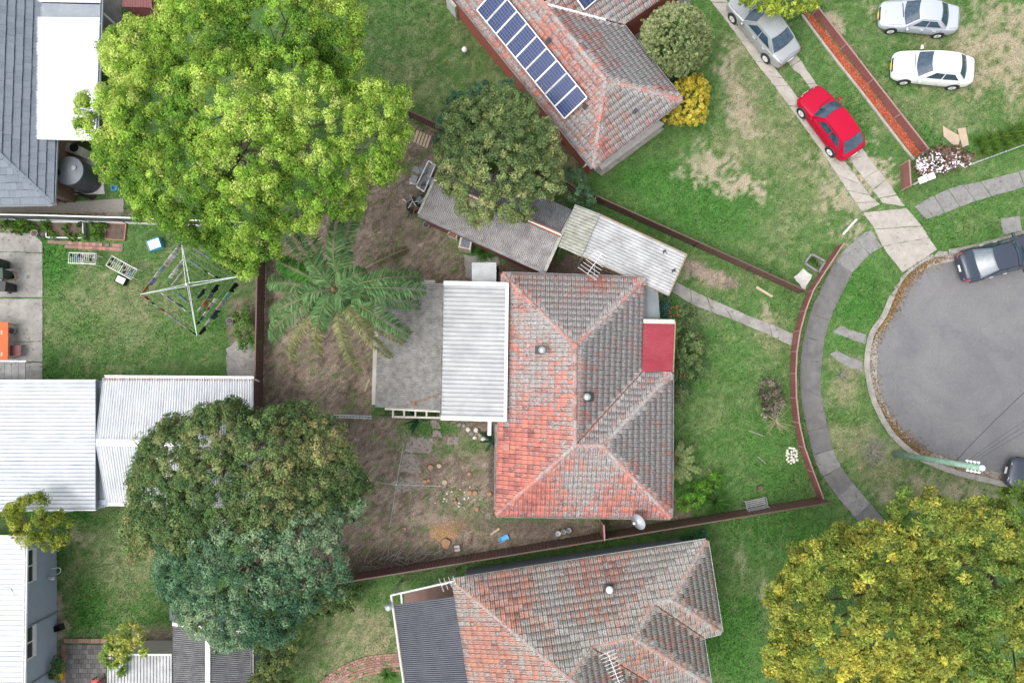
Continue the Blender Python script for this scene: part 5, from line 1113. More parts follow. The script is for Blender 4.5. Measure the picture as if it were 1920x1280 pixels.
x, y = wx[sel], wy[sel]; n = len(x); a = g.random(n) * 6.283; l = (.02 + .06 * g.random(n) ** 2); w_ = .008 + .018 * g.random(n)
b0_ = np.stack([x, y, .02 + .02 * g.random(n)], 1); d = np.stack([np.cos(a), np.sin(a), .3 * g.normal(size=n)], 1)
col = np.array([(.33, .28, .2), (.16, .11, .075), (.42, .38, .32), (.1, .08, .06), (.25, .17, .1), (.45, .43, .38)])[g.integers(0, 6, n)]
lf = leaves('leaf_litter', b0_, d, np.tile([0, 0, 1.], (n, 1)) + .3 * g.normal(size=(n, 3)), l * 1.6, w_ * 1.6, col, None); tag(lf, 'dry leaves and wood chips scattered over the bare dirt yard', 'leaf litter', kind='stuff')

def scatter(name, pts, z, cols, l0, l1, label, cat, parent=None):
    pts = np.array(pts); n = len(pts); g = np.random.default_rng(n); a = g.random(n) * 6.283; l = l0 + (l1 - l0) * g.random(n)
    o = leaves(name, np.stack([pts[:, 0], pts[:, 1], z + .03 * g.random(n)], 1), np.stack([np.cos(a), np.sin(a), .25 * g.normal(size=n)], 1), np.tile([0, 0, 1.], (n, 1)) + .35 * g.normal(size=(n, 3)), l, l * .55, np.array(cols)[g.integers(0, len(cols), n)], parent)
    return tag(o, label, cat, kind='stuff')
mx_, my_ = rng.uniform(1500, 1735, 16000), rng.uniform(20, 300, 16000); k_ = inside(mx_, my_, MULCH); mp = [P(x_, y_) for x_, y_ in zip(mx_[k_], my_[k_])]
scatter('mulch_chips', [(p.x, p.y) for p in mp], .03, [(.5, .13, .06), (.38, .09, .05), (.6, .3, .2), (.3, .07, .04), (.55, .2, .1)], .05, .12, 'loose red bark chips spread over the mulch bed', 'mulch')
gl = []
for i in range(4200):
    k2 = rnd.choice([rnd.gauss(38, 9), rnd.gauss(95, 10), rnd.uniform(0, len(kerb) - 1)]); k2 = min(len(kerb) - 2, max(0, int(k2))); q = kerb[k2].lerp(kerb[k2 + 1], rnd.random()); o_ = .32 + abs(rnd.gauss(0, .28)); tn = (kerb[k2 + 1] - kerb[k2]).normalized(); gl.append((q.x - tn.y * SGN * o_, q.y + tn.x * SGN * o_))
scatter('gutter_leaves', gl, -.09, [(.3, .19, .07), (.22, .13, .05), (.36, .25, .11), (.16, .1, .05)], .05, .11, 'fallen brown leaves gathered along the kerb of the turning circle', 'fallen leaves')

k_ = np.nonzero((g.random(NB) < .012) & ok)[0]
scatter('lawn_leaves', np.stack([wx[k_], wy[k_]], 1), .045, [(.45, .4, .28), (.34, .27, .16), (.55, .52, .4), (.25, .17, .09)], .03, .08, 'small pale fallen leaves scattered over the lawns', 'fallen leaves')
k_ = np.nonzero(g.random(NB) < .012)[0]; k_ = k_[inside(qx[k_], qy[k_], ROADPX)]
scatter('road_grit', np.stack([wx[k_], wy[k_]], 1), -.092, [(.45, .43, .4), (.3, .28, .26), (.36, .26, .15), (.08, .08, .08)], .02, .06, 'small pale grit and leaf bits on the asphalt turning circle', 'grit')
# ------------------------------------------------------------------ cars (nose +x, built in local coordinates)
def car(name, label, nose, tail, paint, Lr, Wr, Hr, shape, plate='white_plastic'):
    a, b = P(*nose, .6), P(*tail, .6); c_ = (a + b) / 2; d = a - b; rz = math.atan2(d.y, d.x)
    root = thing(name, label, 'car', (c_.x, c_.y, shape.get('z0', 0.0)), rz); L, W = Lr, Wr / 2; PT = MT[paint]
    xs = [0, .012, .045, .11, .2, .29, .42, .55, .68, .8, .9, .955, .988, 1]
    hw = [.60, .76, .88, .955, .985, 1, 1, 1, 1, .99, .955, .9, .80, .68]
    zt = shape['zt']; zb = [.34, .27, .23, .2, .2, .2, .2, .2, .2, .2, .21, .25, .3, .38]
    def zat(u): return float(np.interp(u, xs, zt))
    def hat(u): return float(np.interp(u, xs, hw)) * W
    X = lambda u: L / 2 - u * L
    mb = MB(); rows = []
    for i, u in enumerate(xs):
        w_, t_, o = hw[i] * W, zt[i], zb[i]; half = [(.86, o), (.97, o + .06), (1, o + .42 * (t_ - o)), (.99, o + .68 * (t_ - o)), (.955, t_ - .10 * (t_ - o)), (.86, t_ - .012), (.5, t_ + .022), (0, t_ + .032)]
        sec = [(X(u), -w_ * k, z) for k, z in half] + [(X(u), w_ * k, z) for k, z in half[-2::-1]]
        rows.append(sec)
    ns = len(rows[0]); mb.add([v for r_ in rows for v in r_], [(i * ns + j, (i + 1) * ns + j, (i + 1) * ns + j + 1, i * ns + j + 1) for i in range(len(xs) - 1) for j in range(ns - 1)] + [tuple(range(ns)), tuple((len(xs) - 1) * ns + j for j in range(ns))[::-1]] + [((i + 1) * ns, i * ns, i * ns + ns - 1, (i + 1) * ns + ns - 1) for i in range(len(xs) - 1)])
    body = mb.build('body', PT, root, True, True); sm = body.modifiers.new('round', 'SUBSURF'); sm.levels = sm.render_levels = 2
    # cabin shell and panes share one surface
    uc, ur0, ur1, ud = shape['cab']; wb, wtp = W * shape.get('wb', .93), W * shape.get('wt', .70); zc, zd = zat(uc) - .04, zat(ud) - .04
    def front(s_, t_, off=0): x = lerp(X(uc), X(ur0), t_) - .16 * s_ * s_ * (1 - .4 * t_) ; return Vector((x + off, s_ * lerp(wb, wtp, t_) * .97, lerp(zc, Hr - .03, t_ ** .92) + .02 * (1 - s_ * s_) + off * .8))
    def rear(s_, t_, off=0): x = lerp(X(ud), X(ur1), t_) + .12 * s_ * s_ * (1 - .4 * t_); return Vector((x - off, -s_ * lerp(wb, wtp, t_) * .97, lerp(zd, Hr - .035, t_ ** .9) + .02 * (1 - s_ * s_) + off * .8))
    def side(sg, q, t_, off=0):
        f, r_ = front(1, t_), rear(1, t_); x = lerp(f.x, r_.x, q); bow = 1 + .035 * math.sin(math.pi * q)
        return Vector((x, sg * (lerp(wb, wtp, t_ ** 1.25) * .97 * bow + off), lerp(lerp(zc, zd, q), lerp(Hr - .03, Hr - .035, q), t_ ** .95) + off * .5))
    def roofp(p, q):
        s_ = (q - .5) * 2; f, r_ = front(s_, 1), rear(-s_, 1); x = lerp(f.x, r_.x, p); bow = 1 + .035 * math.sin(math.pi * p); return Vector((x, s_ * wtp * .97 * bow, lerp(f.z, r_.z, p) + .035 * math.sin(math.pi * p) + .012 * (1 - s_ * s_) * math.sin(math.pi * p)))
    mb = MB(); mb.grid(lambda p, q: front(1 - 2 * p, q), 8, 4); mb.grid(lambda p, q: rear(1 - 2 * p, q), 8, 4)
    for sg in (1, -1): mb.grid(lambda p, q: side(sg, p if sg > 0 else 1 - p, q), 10, 4)
    mb.build('cabin', PT, root, True, True); MB().grid(roofp, 10, 8).build('roof', PT, root, True, True)
    G = MT['glass_dark']
    MB().grid(lambda p, q: front(lerp(.93, -.93, p), lerp(.04, .95, q), .012), 8, 4).build('windscreen', G, root, True, True)
    MB().grid(lambda p, q: rear(lerp(.9, -.9, p), lerp(.1, .93, q), .012), 8, 4).build('rear_window', G, root, True, True)
    for sg in (1, -1):
        for q0, q1, i in ((.10, .47, 0), (.50, .90, 1)):
            def w_(p, q, q0=q0, q1=q1, i=i, sg=sg):
                tt_ = lerp(.2, .88, q); sk = (.10 * (q) if i == 0 else 0); sk2 = (-.07 * q if i == 1 else 0); pp_ = p if sg > 0 else 1 - p
                return side(sg, lerp(q0 + sk * .5, q1 + sk2, pp_), tt_, .012)
            MB().grid(w_, 5, 3).build('side_window', G, root, True, True)
        MB().box((lerp(X(uc), X(ur0), .35), sg * (W + .10), zc + .10), (.12, .2, .12)).build('mirror', PT, root, True, True)
        for q in (.42, .74): p = side(sg, q, 0); MB().box((p.x, sg * (hat(.5) + .004), zat(.5) - .16), (.2, .03, .035)).build('door_handle', MT['alloy'] if paint != 'paint_red' else PT, root, False, True)
        seam = MB()
        for q in (.06, .5, .93): p = side(sg, q, .05); seam.beam((p.x, sg * (W * .958), zat(.5) - .06), (p.x + (.02 if q < .9 else .12), sg * (W + .002), .42), .012, .014)
        seam.build('door_seam', MT['dark_trim'], root, False, True)
        for u, rr in ((shape.get('wf', .185), shape.get('wr', .315)), (shape.get('wb_', .80), shape.get('wr', .315))):
            m_ = Matrix.Rotation(R(-90) * sg, 3, 'X'); y = sg * (hat(u) - .17)
            w0 = MB().lathe([(rr * .5, .0), (rr * .96, .0), (rr, .03), (rr, .17), (rr * .95, .195), (rr * .68, .20), (rr * .66, .17)], (X(u), y, rr), 22, m_).build('wheel', MT['rubber'], root, True, True)
            rm = MB(); rm.lathe([(rr * .66, .175), (rr * .64, .19), (rr * .58, .185)], (X(u), y, rr), 18, m_)
            for k in range(7):
                an = k * 2 * math.pi / 7; rm.beam((X(u), y + sg * .19, rr), (X(u) + math.cos(an) * rr * .62, y + sg * .19, rr + math.sin(an) * rr * .62), .055, .02, up=(0, 1, 0))
            rm.build('rim', MT['alloy'], w0, False, True)
            MB().lathe([(rr * 1.16, .0), (rr * 1.16, .176), (rr * 1.05, .177)], (X(u), y, rr + .02), 22, m_).build('wheel_arch', MT['dark_trim'], root, True, True)
        MB().grid(lambda p, q: Vector((X(lerp(.012, .075, p)), sg * lerp(.50, .93, q) * hat(lerp(.012, .075, p)), zat(lerp(.012, .075, p)) - lerp(.01, .10, q * q) + .012)), 4, 4).build('headlight', MT['lamp_glass'], root, True, True)
        MB().grid(lambda p, q: Vector((X(lerp(.995, .955, p)) - .012, sg * lerp(.5, .99, q) * hat(lerp(.995, .955, p)), lerp(zat(.985) - .22, zat(.985) - .02, p) )), 3, 4).build('tail_light', MT['tail_red'], root, True, True)
    def hood(u0, u1, yf, mt='dark_trim', r_=.007):
        mb = MB(); pts = [(X(lerp(u0, u1, k / 8)), 0, 0) for k in range(9)]
        for sg in (1, -1): mb.tube([(X(u), sg * yf * hat(u), zat(u) - .004) for u in [lerp(u0, u1, k / 8) for k in range(9)]], r_, 4)
        mb.tube([(X(u0) - .02 * abs(k - 4), (k - 4) / 4 * yf * hat(u0), zat(u0) + .025 - .0017 * (k - 4) ** 2) for k in range(9)], r_, 4); return mb
    hood(.055, uc - .015, .84).build('bonnet_seam', MT['dark_trim'], root, False, True)
    if ud < .93: hood(.965, ud + .01, .84).build('boot_seam', MT['dark_trim'], root, False, True)
    MB().box((X(.004) - .01, 0, .52), (.05, W * .9, .13)).build('grille', MT['dark_trim'], root, False, True)
    MB().box((X(.0) + .012, 0, .40), (.03, .37, .12)).build('number_plate', MT[plate], root, False, True); MB().box((X(1) - .006, 0, .62), (.03, .37, .12)).build('number_plate', MT[plate], root, False, True)
    MB().beam((X(uc) + .10, -wb * .7, zc + .055), (X(uc) + .02, wb * .35, zc + .085), .03, .02).build('wiper', MT['black_plastic'], root, False, True)
    return root
SED = [.50, .62, .70, .77, .84, .92, .945, .95, .955, .965, .975, .96, .88, .72]
OLD = [.50, .60, .68, .74, .80, .86, .89, .90, .905, .92, .935, .93, .88, .74]
HAT = [.50, .63, .73, .82, .90, .97, .99, 1.0, 1.0, 1.01, 1.01, .98, .86, .7]
car('silver_sedan', 'silver sedan parked on the concrete driveway strips behind the red hatchback', (1376, -14), (1486, 117), 'paint_silver', 4.8, 1.82, 1.46, dict(zt=SED, cab=(.275, .43, .70, .865)))
car('red_hatchback', 'glossy red hatchback parked on the concrete driveway strips', (1514, 172), (1601, 289), 'paint_red', 4.4, 1.78, 1.46, dict(zt=HAT, cab=(.27, .42, .80, .955), wr=.325))
car('pale_silver_sedan', 'older pale silver sedan parked on the dry lawn beside the white sedan', (1647, 25), (1798, 39), 'paint_pale_silver', 4.35, 1.68, 1.38, dict(zt=OLD, cab=(.275, .42, .70, .85), wr=.29), plate='plate_yellow')
car('white_sedan', 'white sedan parked on the dry lawn near the low brown fence', (1674, 121), (1823, 136), 'paint_white', 4.45, 1.74, 1.45, dict(zt=SED, cab=(.255, .40, .745, .885)), plate='plate_yellow')
car('charcoal_sedan', 'dark blue-grey sedan parked at the kerb of the turning circle', (1957, 461), (1800, 503), 'paint_charcoal', 4.8, 1.84, 1.46, dict(zt=SED, cab=(.285, .44, .70, .865), z0=-.095, wr=.325))
car('dark_blue_car', 'dark car with pale bonnet at the kerb under the yellow-tipped tree', (1899, 884), (2040, 925), 'paint_charcoal', 4.5, 1.8, 1.45, dict(zt=SED, cab=(.275, .43, .70, .865), z0=-.095))

# ------------------------------------------------------------------ power pole and wires
pb = P(1678, 850); pt = P(1841, 877, 7.4)
pole = thing('power_pole', 'green treated timber power pole with white insulators at the turning circle kerb', 'power pole', pb)
ptp = Vector((pb.x, pb.y, 7.4)); ptp = Vector((pt.x, pt.y, 7.4)); base = Vector((pt.x, pt.y, 0)).lerp(pb, .9)
mb = MB(); mb.tube([pb - Vector((0, 0, .2)), pb.lerp(ptp, .5) , ptp], [.17, .145, .12], 12); mb.build('pole', MT['pole_green'], pole, True)
MB().lathe([(.125, 0), (.125, .05), (.04, .08)], ptp, 14).build('cap', MT['white_plastic'], pole)
ins = []
for sgn in (-1, 1):
    for k in range(4):
        q = pb.lerp(ptp, .86 + .036 * k) + Vector((.02, sgn * .22, 0)); ins.append(q); mb = MB(); mb.beam(q, q - Vector((0, sgn * .22, 0)), .03, .03); mb.lathe([(.02, -.07), (.055, -.05), (.03, 0), (.055, .03), (.02, .07)], q, 9); mb.build('insulator', MT['white_plastic'], pole)
def wire(a, b, sag, label, r_=.012, grp=None, nm='power_line'):
    pts = [a.lerp(b, k / 16) - Vector((0, 0, sag * 4 * (k / 16) * (1 - k / 16))) for k in range(17)]
    o = MB().tube(pts, r_, 5).build(nm, MT['black_wire']); tag(o, label, 'cable', grp); return o
wire(pb.lerp(ptp, .72), P(1935, 722, 6.5), .1, 'black cable from the power pole across the turning circle', .013)
for k in range(3): wire(ins[4 + k], P(1990, 745 + 14 * k, 6.9), .15, 'thin overhead power line crossing the turning circle', .006, 'thin overhead power lines')
wire(pb.lerp(ptp, .70), P(1262, 600, 2.9), .25, 'thin service cable from the power pole to the tiled house', .007)

# ------------------------------------------------------------------ rotary clotheslines
def hoist(name, label, cpx, tips, zt, double=True, lines=(1., .86, .62, .4)):
    c_ = P(*cpx, zt); T = [P(x, y, zt + .18) for x, y in tips]; root = thing(name, label, 'clothesline', (c_.x, c_.y, 0))
    mb = MB(); mb.tube([(c_.x, c_.y, 0), (c_.x, c_.y, zt + .1)], .03, 8); mb.build('post', MT['galvanised'], root)
    for t_ in T:
        d = (t_ - c_).normalized(); s_ = Vector((-d.y, d.x, 0)) * .075 if double else Vector(); mb = MB(); mb.tube([c_ + s_ + Vector((0, 0, .05)), t_], .019 if double else .012, 6)
        if double: mb.tube([c_ - s_ - Vector((0, 0, .08)), t_], .019, 6)
        mb.build('arm', MT['galvanised' if double else 'wire'], root)
    if double: MB().lathe([(.06, -.15), (.07, -.1), (.07, .1), (.05, .15)], c_, 10).build('hub', MT['galvanised'], root)
    mb = MB()
    for f in lines:
        for i in range(4): mb.tube([c_.lerp(T[i], f), c_.lerp(T[(i + 1) % 4], f)], .004, 4)
    mb.build('line_wires', MT['wire'], root); return c_, T
hc, ht = hoist('rotary_clothesline', 'large rotary clothesline hung with washing on the green lawn', (352, 534), [(340, 452), (448, 518.5), (369.5, 630), (262.5, 552)], 2.05)
hoist('bare_clothesline', 'bare thin rotary clothesline frame standing in the dirt yard', (743.5, 908), [(757, 831), (827, 911), (731, 987), (704, 903.5)], 1.9, False, (1., .7))
def garment(a, b, drop, c_, label, nm='garment', cat='washing', grp=None, seed=0):
    g_ = random.Random(seed); d = (b - a); n_ = Vector((-d.y, d.x, 0)).normalized(); ph = g_.uniform(0, 6); taper = g_.uniform(-.1, .12)
    def f(u, v):
        w_ = .035 * math.sin(u * 9 + ph) * v + .03 * math.sin(u * 17 + ph * 2) * v + .05 * v * math.sin(ph)
        return a.lerp(b, .5 + (u - .5) * (1 + taper * v)) + n_ * w_ - Vector((0, 0, drop * v * (1 + .07 * math.sin(u * 7 + ph)) - .012))
    o = solid(MB().grid(f, 8, 5).build(nm, cloth(c_), None, True), .012, 0); tag(o, label, cat, grp)
WHT, PUR, BLU, DRK, NAVY, RED, TEAL, PNK, ORG, GRY, BEI = (.72, .7, .7), (.3, .24, .46), (.3, .42, .52), (.018, .018, .022), (.05, .06, .1), (.4, .06, .09), (.25, .52, .5), (.6, .44, .46), (.42, .16, .09), (.16, .18, .2), (.62, .58, .5)
CN = {WHT: 'white', PUR: 'purple', BLU: 'blue-grey', DRK: 'black', NAVY: 'navy', RED: 'red', TEAL: 'aqua', PNK: 'pale pink', ORG: 'rust orange', GRY: 'charcoal', BEI: 'beige'}
SIDE = {0: (3, 0, 'side facing the drying racks'), 1: (0, 1, 'side under the lime green tree'), 2: (1, 2, 'side facing the leafy shrub'), 3: (2, 3, 'side facing the concrete yard')}
CL = [(0, 1., [(.04, .19, .35, ORG, 'striped towel'), (.20, .31, .4, PUR, 'shirt'), (.33, .43, .45, WHT, 'shirt'), (.44, .54, .5, BLU, 'shirt'), (.56, .66, .4, PNK, 'top'), (.67, .77, .5, WHT, 'singlet'), (.78, .88, .5, WHT, 'shirt'), (.90, .98, .4, PUR, 'top')]),
      (0, .62, [(.40, .55, .5, WHT, 'towel'), (.57, .68, .45, WHT, 'shirt'), (.70, .82, .5, PNK, 'shirt'), (.84, .96, .4, WHT, 'towel')]), (0, .40, [(.15, .85, .42, BEI, 'sheet')]),
      (1, 1., [(.10, .22, .3, PNK, 'cloth'), (.24, .38, .35, PUR, 'cloth'), (.40, .5, .4, BLU, 'shirt'), (.66, .94, .75, DRK, 'trousers')]), (1, .62, [(.12, .4, .3, BLU, 'towel'), (.55, .64, .3, DRK, 'top'), (.68, .82, .3, PNK, 'top'), (.86, .95, .3, DRK, 'sock pair')]),
      (2, 1., [(.10, .25, .6, DRK, 'trousers'), (.26, .38, .45, TEAL, 'shirt'), (.40, .55, .5, PNK, 'shirt'), (.56, .70, .55, NAVY, 'shirt'), (.71, .82, .4, WHT, 'shirt'), (.84, .97, .5, DRK, 'trousers')]), (2, .80, [(.42, .5, .35, WHT, 'top'), (.52, .6, .35, PNK, 'top'), (.61, .67, .35, RED, 'sock pair'), (.7, .78, .35, WHT, 'top'), (.8, .88, .3, NAVY, 'sock pair'), (.9, .97, .3, DRK, 'sock pair')]),
      (2, .62, [(.12, .34, .5, DRK, 'jacket'), (.36, .5, .5, GRY, 'shirt'), (.53, .68, .4, ORG, 'top'), (.72, .86, .4, WHT, 'towel')]), (2, .40, [(.3, .7, .45, NAVY, 'shirt')]),
      (3, 1., [(.03, .17, .4, DRK, 'trousers'), (.19, .33, .35, PNK, 'cloth'), (.34, .46, .4, BLU, 'shirt'), (.47, .58, .35, PNK, 'shirt'), (.59, .68, .35, RED, 'top'), (.70, .76, .3, WHT, 'cloth'), (.77, .84, .4, DRK, 'top'), (.86, .97, .3, RED, 'cloth')]), (3, .62, [(.18, .36, .3, WHT, 'cloth'), (.38, .52, .4, GRY, 'shirt'), (.53, .6, .4, WHT, 'towel'), (.62, .78, .3, PUR, 'cloth'), (.8, .97, .3, WHT, 'cloth')]), (3, .40, [(.2, .85, .4, BLU, 'sheet')])]
k = 0
for sd, f, items in CL:
    i, j, sn = SIDE[sd]; A, B = hc.lerp(ht[i], f), hc.lerp(ht[j], f); ring = {1.: 'outer', .80: 'second', .62: 'middle', .40: 'inner'}[f]
    for t0, t1, dp, c_, nm in items:
        k += 1; garment(A.lerp(B, t0), A.lerp(B, t1), dp, c_, '%s %s pegged on the %s wire, %s' % (CN[c_], nm, ring, sn), nm.replace(' ', '_'), 'washing', 'washing on the rotary clothesline', k)

# ------------------------------------------------------------------ yard things
def rot2(p, a): return Vector((p[0] * math.cos(a) - p[1] * math.sin(a), p[0] * math.sin(a) + p[1] * math.cos(a), p[2]))
def rack(label, cx, cy, a, L, Wd, seed):
    root = thing('drying_rack', label, 'drying rack', P(cx, cy), a); z = .95; mb = MB(); x, y = L / 2, Wd / 2
    mb.tube([(-x, -y, z), (x, -y, z), (x, y, z), (-x, y, z), (-x, -y, z)], .018, 6); mb.tube([(0, -y, z), (0, y, z)], .016, 6); mb.build('frame', MT['white_plastic'], root, False, True)
    for sx in (-1, 1):
        for sy in (-1, 1): MB().tube([(sx * .05, sy * y * .9, z), (sx * x * .7, sy * y * .9, 0.0)], .015, 6).build('leg', MT['white_plastic'], root, False, True)
    for i in range(13): MB().tube([(-x + L * (i + 1) / 14, -y, z), (-x + L * (i + 1) / 14, y, z)], .009, 5).build('rung', MT['white_plastic'], root, False, True)
    g_ = random.Random(seed); mtx = Matrix.Translation(P(cx, cy)) @ Matrix.Rotation(a, 4, 'Z')
    for i in range(16):
        k_ = g_.choice(range(1, 14)); xx = -x + L * k_ / 14; y0 = g_.uniform(-y, y - .18); c_ = g_.choice([WHT, DRK, DRK, NAVY, PNK, WHT, BLU]); dp = g_.uniform(.15, .3)
        mb = MB()
        for s_ in (-1, 1): mb.grid(lambda u, v, s_=s_: mtx @ Vector((xx + s_ * (.012 + .02 * v), y0 + .16 * u + .01 * math.sin(v * 5), z + .014 - dp * v)), 4, 4)
        mb.grid(lambda u, v: mtx @ Vector((xx - .012 + .024 * v, y0 + .16 * u, z + .016)), 3, 1)
        tag(mb.build('small_garment', cloth(c_)), '%s small garment folded over the %s' % (CN[c_], 'rack beside the paver path' if seed == 1 else 'slanted rack beside the clothesline'), 'washing', 'small washing on the drying racks')
rack('white folding drying rack of small washing beside the paver path', 174.5, 490, R(-2), 1.5, .58, 1)
rack('slanted white folding drying rack between the clothesline and laundry basket', 246, 507, R(-29), 1.62, .62, 2)
def boxy(name, label, cat, c_, size, a, mt, wall=.02, inner=None):
    root = thing(name, label, cat, (c_[0], c_[1], 0), a); x, y, h = size[0] / 2, size[1] / 2, size[2]; mb = MB()
    mb.box((0, 0, c_[2] + .02), (size[0], size[1], .03))
    for sx in (-1, 1): mb.box((sx * x, 0, c_[2] + h / 2), (wall, size[1], h)); mb.box((0, sx * y, c_[2] + h / 2), (size[0] + wall, wall, h))
    bevel(mb.build('shell', MT[mt], root, False, True), .006, 1)
    if inner: MB().box((0, 0, c_[2] + h * .55), (size[0] - .06, size[1] - .06, h * .7)).build('contents', MT[inner], root, False, True)
    return root
boxy('laundry_basket', 'black laundry basket of white washing below the slanted rack', 'basket', P(231, 526), (.55, .4, .3), R(-25), 'black_plastic', .03, 'white_paint')
boxy('blue_crate', 'white and blue plastic tub on the lawn under the lime green tree', 'tub', P(295, 460), (.7, .55, .4), R(20), 'blue_plastic', .03, 'white_paint')
boxy('cardboard_box', 'open cardboard box beside the green bins', 'box', P(21, 522), (.75, .32, .25), R(20), 'cardboard', .02)
def wheelie(label, x, y, a, mt):
    root = thing('wheelie_bin', label, 'bin', P(x, y), a); mb = MB(); mb.add([(sx * .24 * s_, sy * .27 * s_, z) for z, s_ in ((.06, .78), (.98, 1)) for sx, sy in ((-1, -1), (1, -1), (1, 1), (-1, 1))], [(3, 2, 1, 0), (4, 5, 6, 7), (0, 1, 5, 4), (1, 2, 6, 5), (2, 3, 7, 6), (3, 0, 4, 7)]); bevel(mb.build('body', MT[mt], root, False, True), .03)
    bevel(MB().box((.01, 0, 1.02), (.56, .6, .07)).build('lid', MT[mt], root, False, True), .03); MB().tube([(-.3, -.24, .98), (-.3, .24, .98)], .018).build('handle', MT['black_plastic'], root, False, True)
    for s_ in (-1, 1): MB().lathe([(.02, -.03), (.1, -.03), (.1, .03), (.02, .03)], (-.2, s_ * .26, .1), 12, Matrix.Rotation(R(90), 3, 'X')).build('wheel', MT['black_plastic'], root, False, True)
wheelie('dark green wheelie bin on the concrete yard above the cardboard box', 14, 498, R(0), 'green_plastic'); wheelie('dark green wheelie bin beside the cardboard box', 22, 514 + 4, R(5), 'green_plastic'); wheelie('black wheelie bin below the cardboard box', 27, 541, R(-3), 'black_plastic')
tb = thing('orange_table', 'orange covered outdoor table on the concrete yard', 'table', P(0, 640)); z = .75
bevel(MB().prism([P(-25, 603, z), P(15.5, 603, z), P(15, 675, z), P(-25, 675, z)], z - .05, z).build('table_top', MT['orange_cover'], tb), .02)
for x, y in ((13, 607), (13, 670), (-22, 607), (-22, 670)): p = P(x, y, z - .05); MB().beam(p, (p.x, p.y, 0), .05, .05).build('leg', MT['timber'], tb)
for y in (623, 664): MB().box(P(3, y, z + .005), (.1, .22, .01)).build('patch', MT['pale_timber'], tb)
st = thing('slatted_stool', 'dark timber slatted stool beside the orange table', 'stool', P(29, 657)); z = .42
for i in range(7): MB().box(P(29, 657, z) + Vector((-.26 + i * .087, 0, 0)), (.07, .58, .03)).build('slat', MT['maroon_steel'], st)
for sx in (-1, 1):
    for sy in (-1, 1): p = P(29, 657, z) + Vector((sx * .24, sy * .26, -.02)); MB().beam(p, (p.x, p.y, 0), .05, .05).build('leg', MT['timber'], st)
vp = thing('veranda_roof', 'small grey flat-sheet veranda roof against the white-roofed house', 'veranda', P(25, 694))
for i in range(4): MB().prism(Q([(-2 + i * 13 - 2, 677), (-2 + i * 13 + 10.4, 677.5), (-2 + i * 13 + 10.4, 714), (-2 + i * 13 - 2, 714)], 2.2), 2.17, 2.2 + .004 * i).build('roof_sheet', MT['slab_grey'], vp)
MB().beam(P(-5, 676.5, 2.18), P(50, 677, 2.18), .06, .08).build('fascia', MT['galvanised'], vp)
for x in (2, 49): p = P(x, 678, 2.14); MB().beam(p, (p.x, p.y, 0), .07, .07).build('post', MT['galvanised'], vp)
# vegetable bed frames
def bed(label, q, mt, h=.3):
    root = thing('garden_bed', label, 'garden bed', P(*q[0])); pts = [P(*p) for p in q]
    for a, b in zip(pts, pts[1:] + pts[:1]): MB().beam(a + Vector((0, 0, h / 2)), b + Vector((0, 0, h / 2)), .05, h).build('edge_board', MT[mt], root)
    MB().prism(shrink(pts, .05), .0, h * .7).build('soil', MT['soil'], root)
bed('steel-edged raised vegetable bed with bare soil', [(93, 418), (161, 419), (162, 448), (93, 447)], 'galvanised'); bed('low brick-edged vegetable bed of dark mulch', [(199, 419), (238, 421), (235, 451), (200, 449)], 'paver_pink', .12)
for x, y, mt, lb in ((70, 439, 'concrete', 'pale round concrete planter at the end of the vegetable beds'), (85, 441, 'green_plastic', 'dark green round pot beside the pale concrete planter'), (434, 602, 'grey_steel', 'round grey metal tub at the edge of the leafy shrub'), (457, 594, 'rust', 'terracotta pot among the broad leaves'), (800, 423, 'grey_paint', 'dark square-edged tub with soil beside the long shed'), (1422, 914, 'paver_brown', 'brown clay pot on the front lawn near the bench'), (28, 621, 'grey_paint', 'small potted plant on the concrete yard')):
    root = thing('planter_pot', lb, 'pot', P(x, y)); rr = .2 if x != 1422 else .13
    MB().lathe([(rr * .75, 0), (rr, .26), (rr * 1.05, .28), (rr * .9, .28), (rr * .86, .22), (.01, .22)], P(x, y), 14).build('pot', MT[mt], root, True); MB().lathe([(rr * .84, .2), (rr * .6, .24), (.01, .25)], P(x, y), 10).build('soil', MT['soil'], root)
# tank, pipes, air conditioner
tk = P(167, 338); tank = thing('water_tank', 'dark grey plastic rainwater tank between the slate house and lime green tree', 'water tank', tk)
mb = MB(); prof = []
for i in range(13): prof += [(.78 + (.012 if i % 2 else 0), .05 + i * .14)]
mb.lathe(prof + [(.74, 1.78)], tk, 36); mb.build('tank_wall', MT['tank_plastic'], tank, True); MB().lathe([(.79, 1.74), (.78, 1.78), (.4, 1.9), (.05, 1.95)], tk, 36).build('tank_top', MT['tank_top'], tank)
MB().lathe([(.13, 0), (.13, .09), (.1, .1)], tk + Vector((.36, .1, 1.86)), 14).build('lid', MT['grey_paint'], tank); MB().lathe([(.17, 0), (.17, .07), (.14, .08)], tk + Vector((-.5, -.12, 1.82)), 14).build('strainer', MT['black_plastic'], tank)
for k in range(3): MB().tube([tk + Vector((-.45 + .1 * k, -.82, .5)), tk + Vector((-.35 + .12 * k, -.9, .12)), tk + Vector((.3 + .1 * k, -1.15 + .1 * k, .12))], .04).build('pipe', MT['black_plastic'], tank)
ac = thing('air_conditioner', 'beige air conditioner unit with round black fan below the white patio cover', 'air conditioner', P(147, 283)); bevel(MB().box(P(146, 284, .45), (.95, .5, .8), Matrix.Rotation(R(-18), 3, 'Z')).build('casing', MT['cream_paint'], ac)); MB().lathe([(.24, 0), (.24, .03), (.05, .05)], P(139, 277, .87), 18).build('fan_grille', MT['black_plastic'], ac)
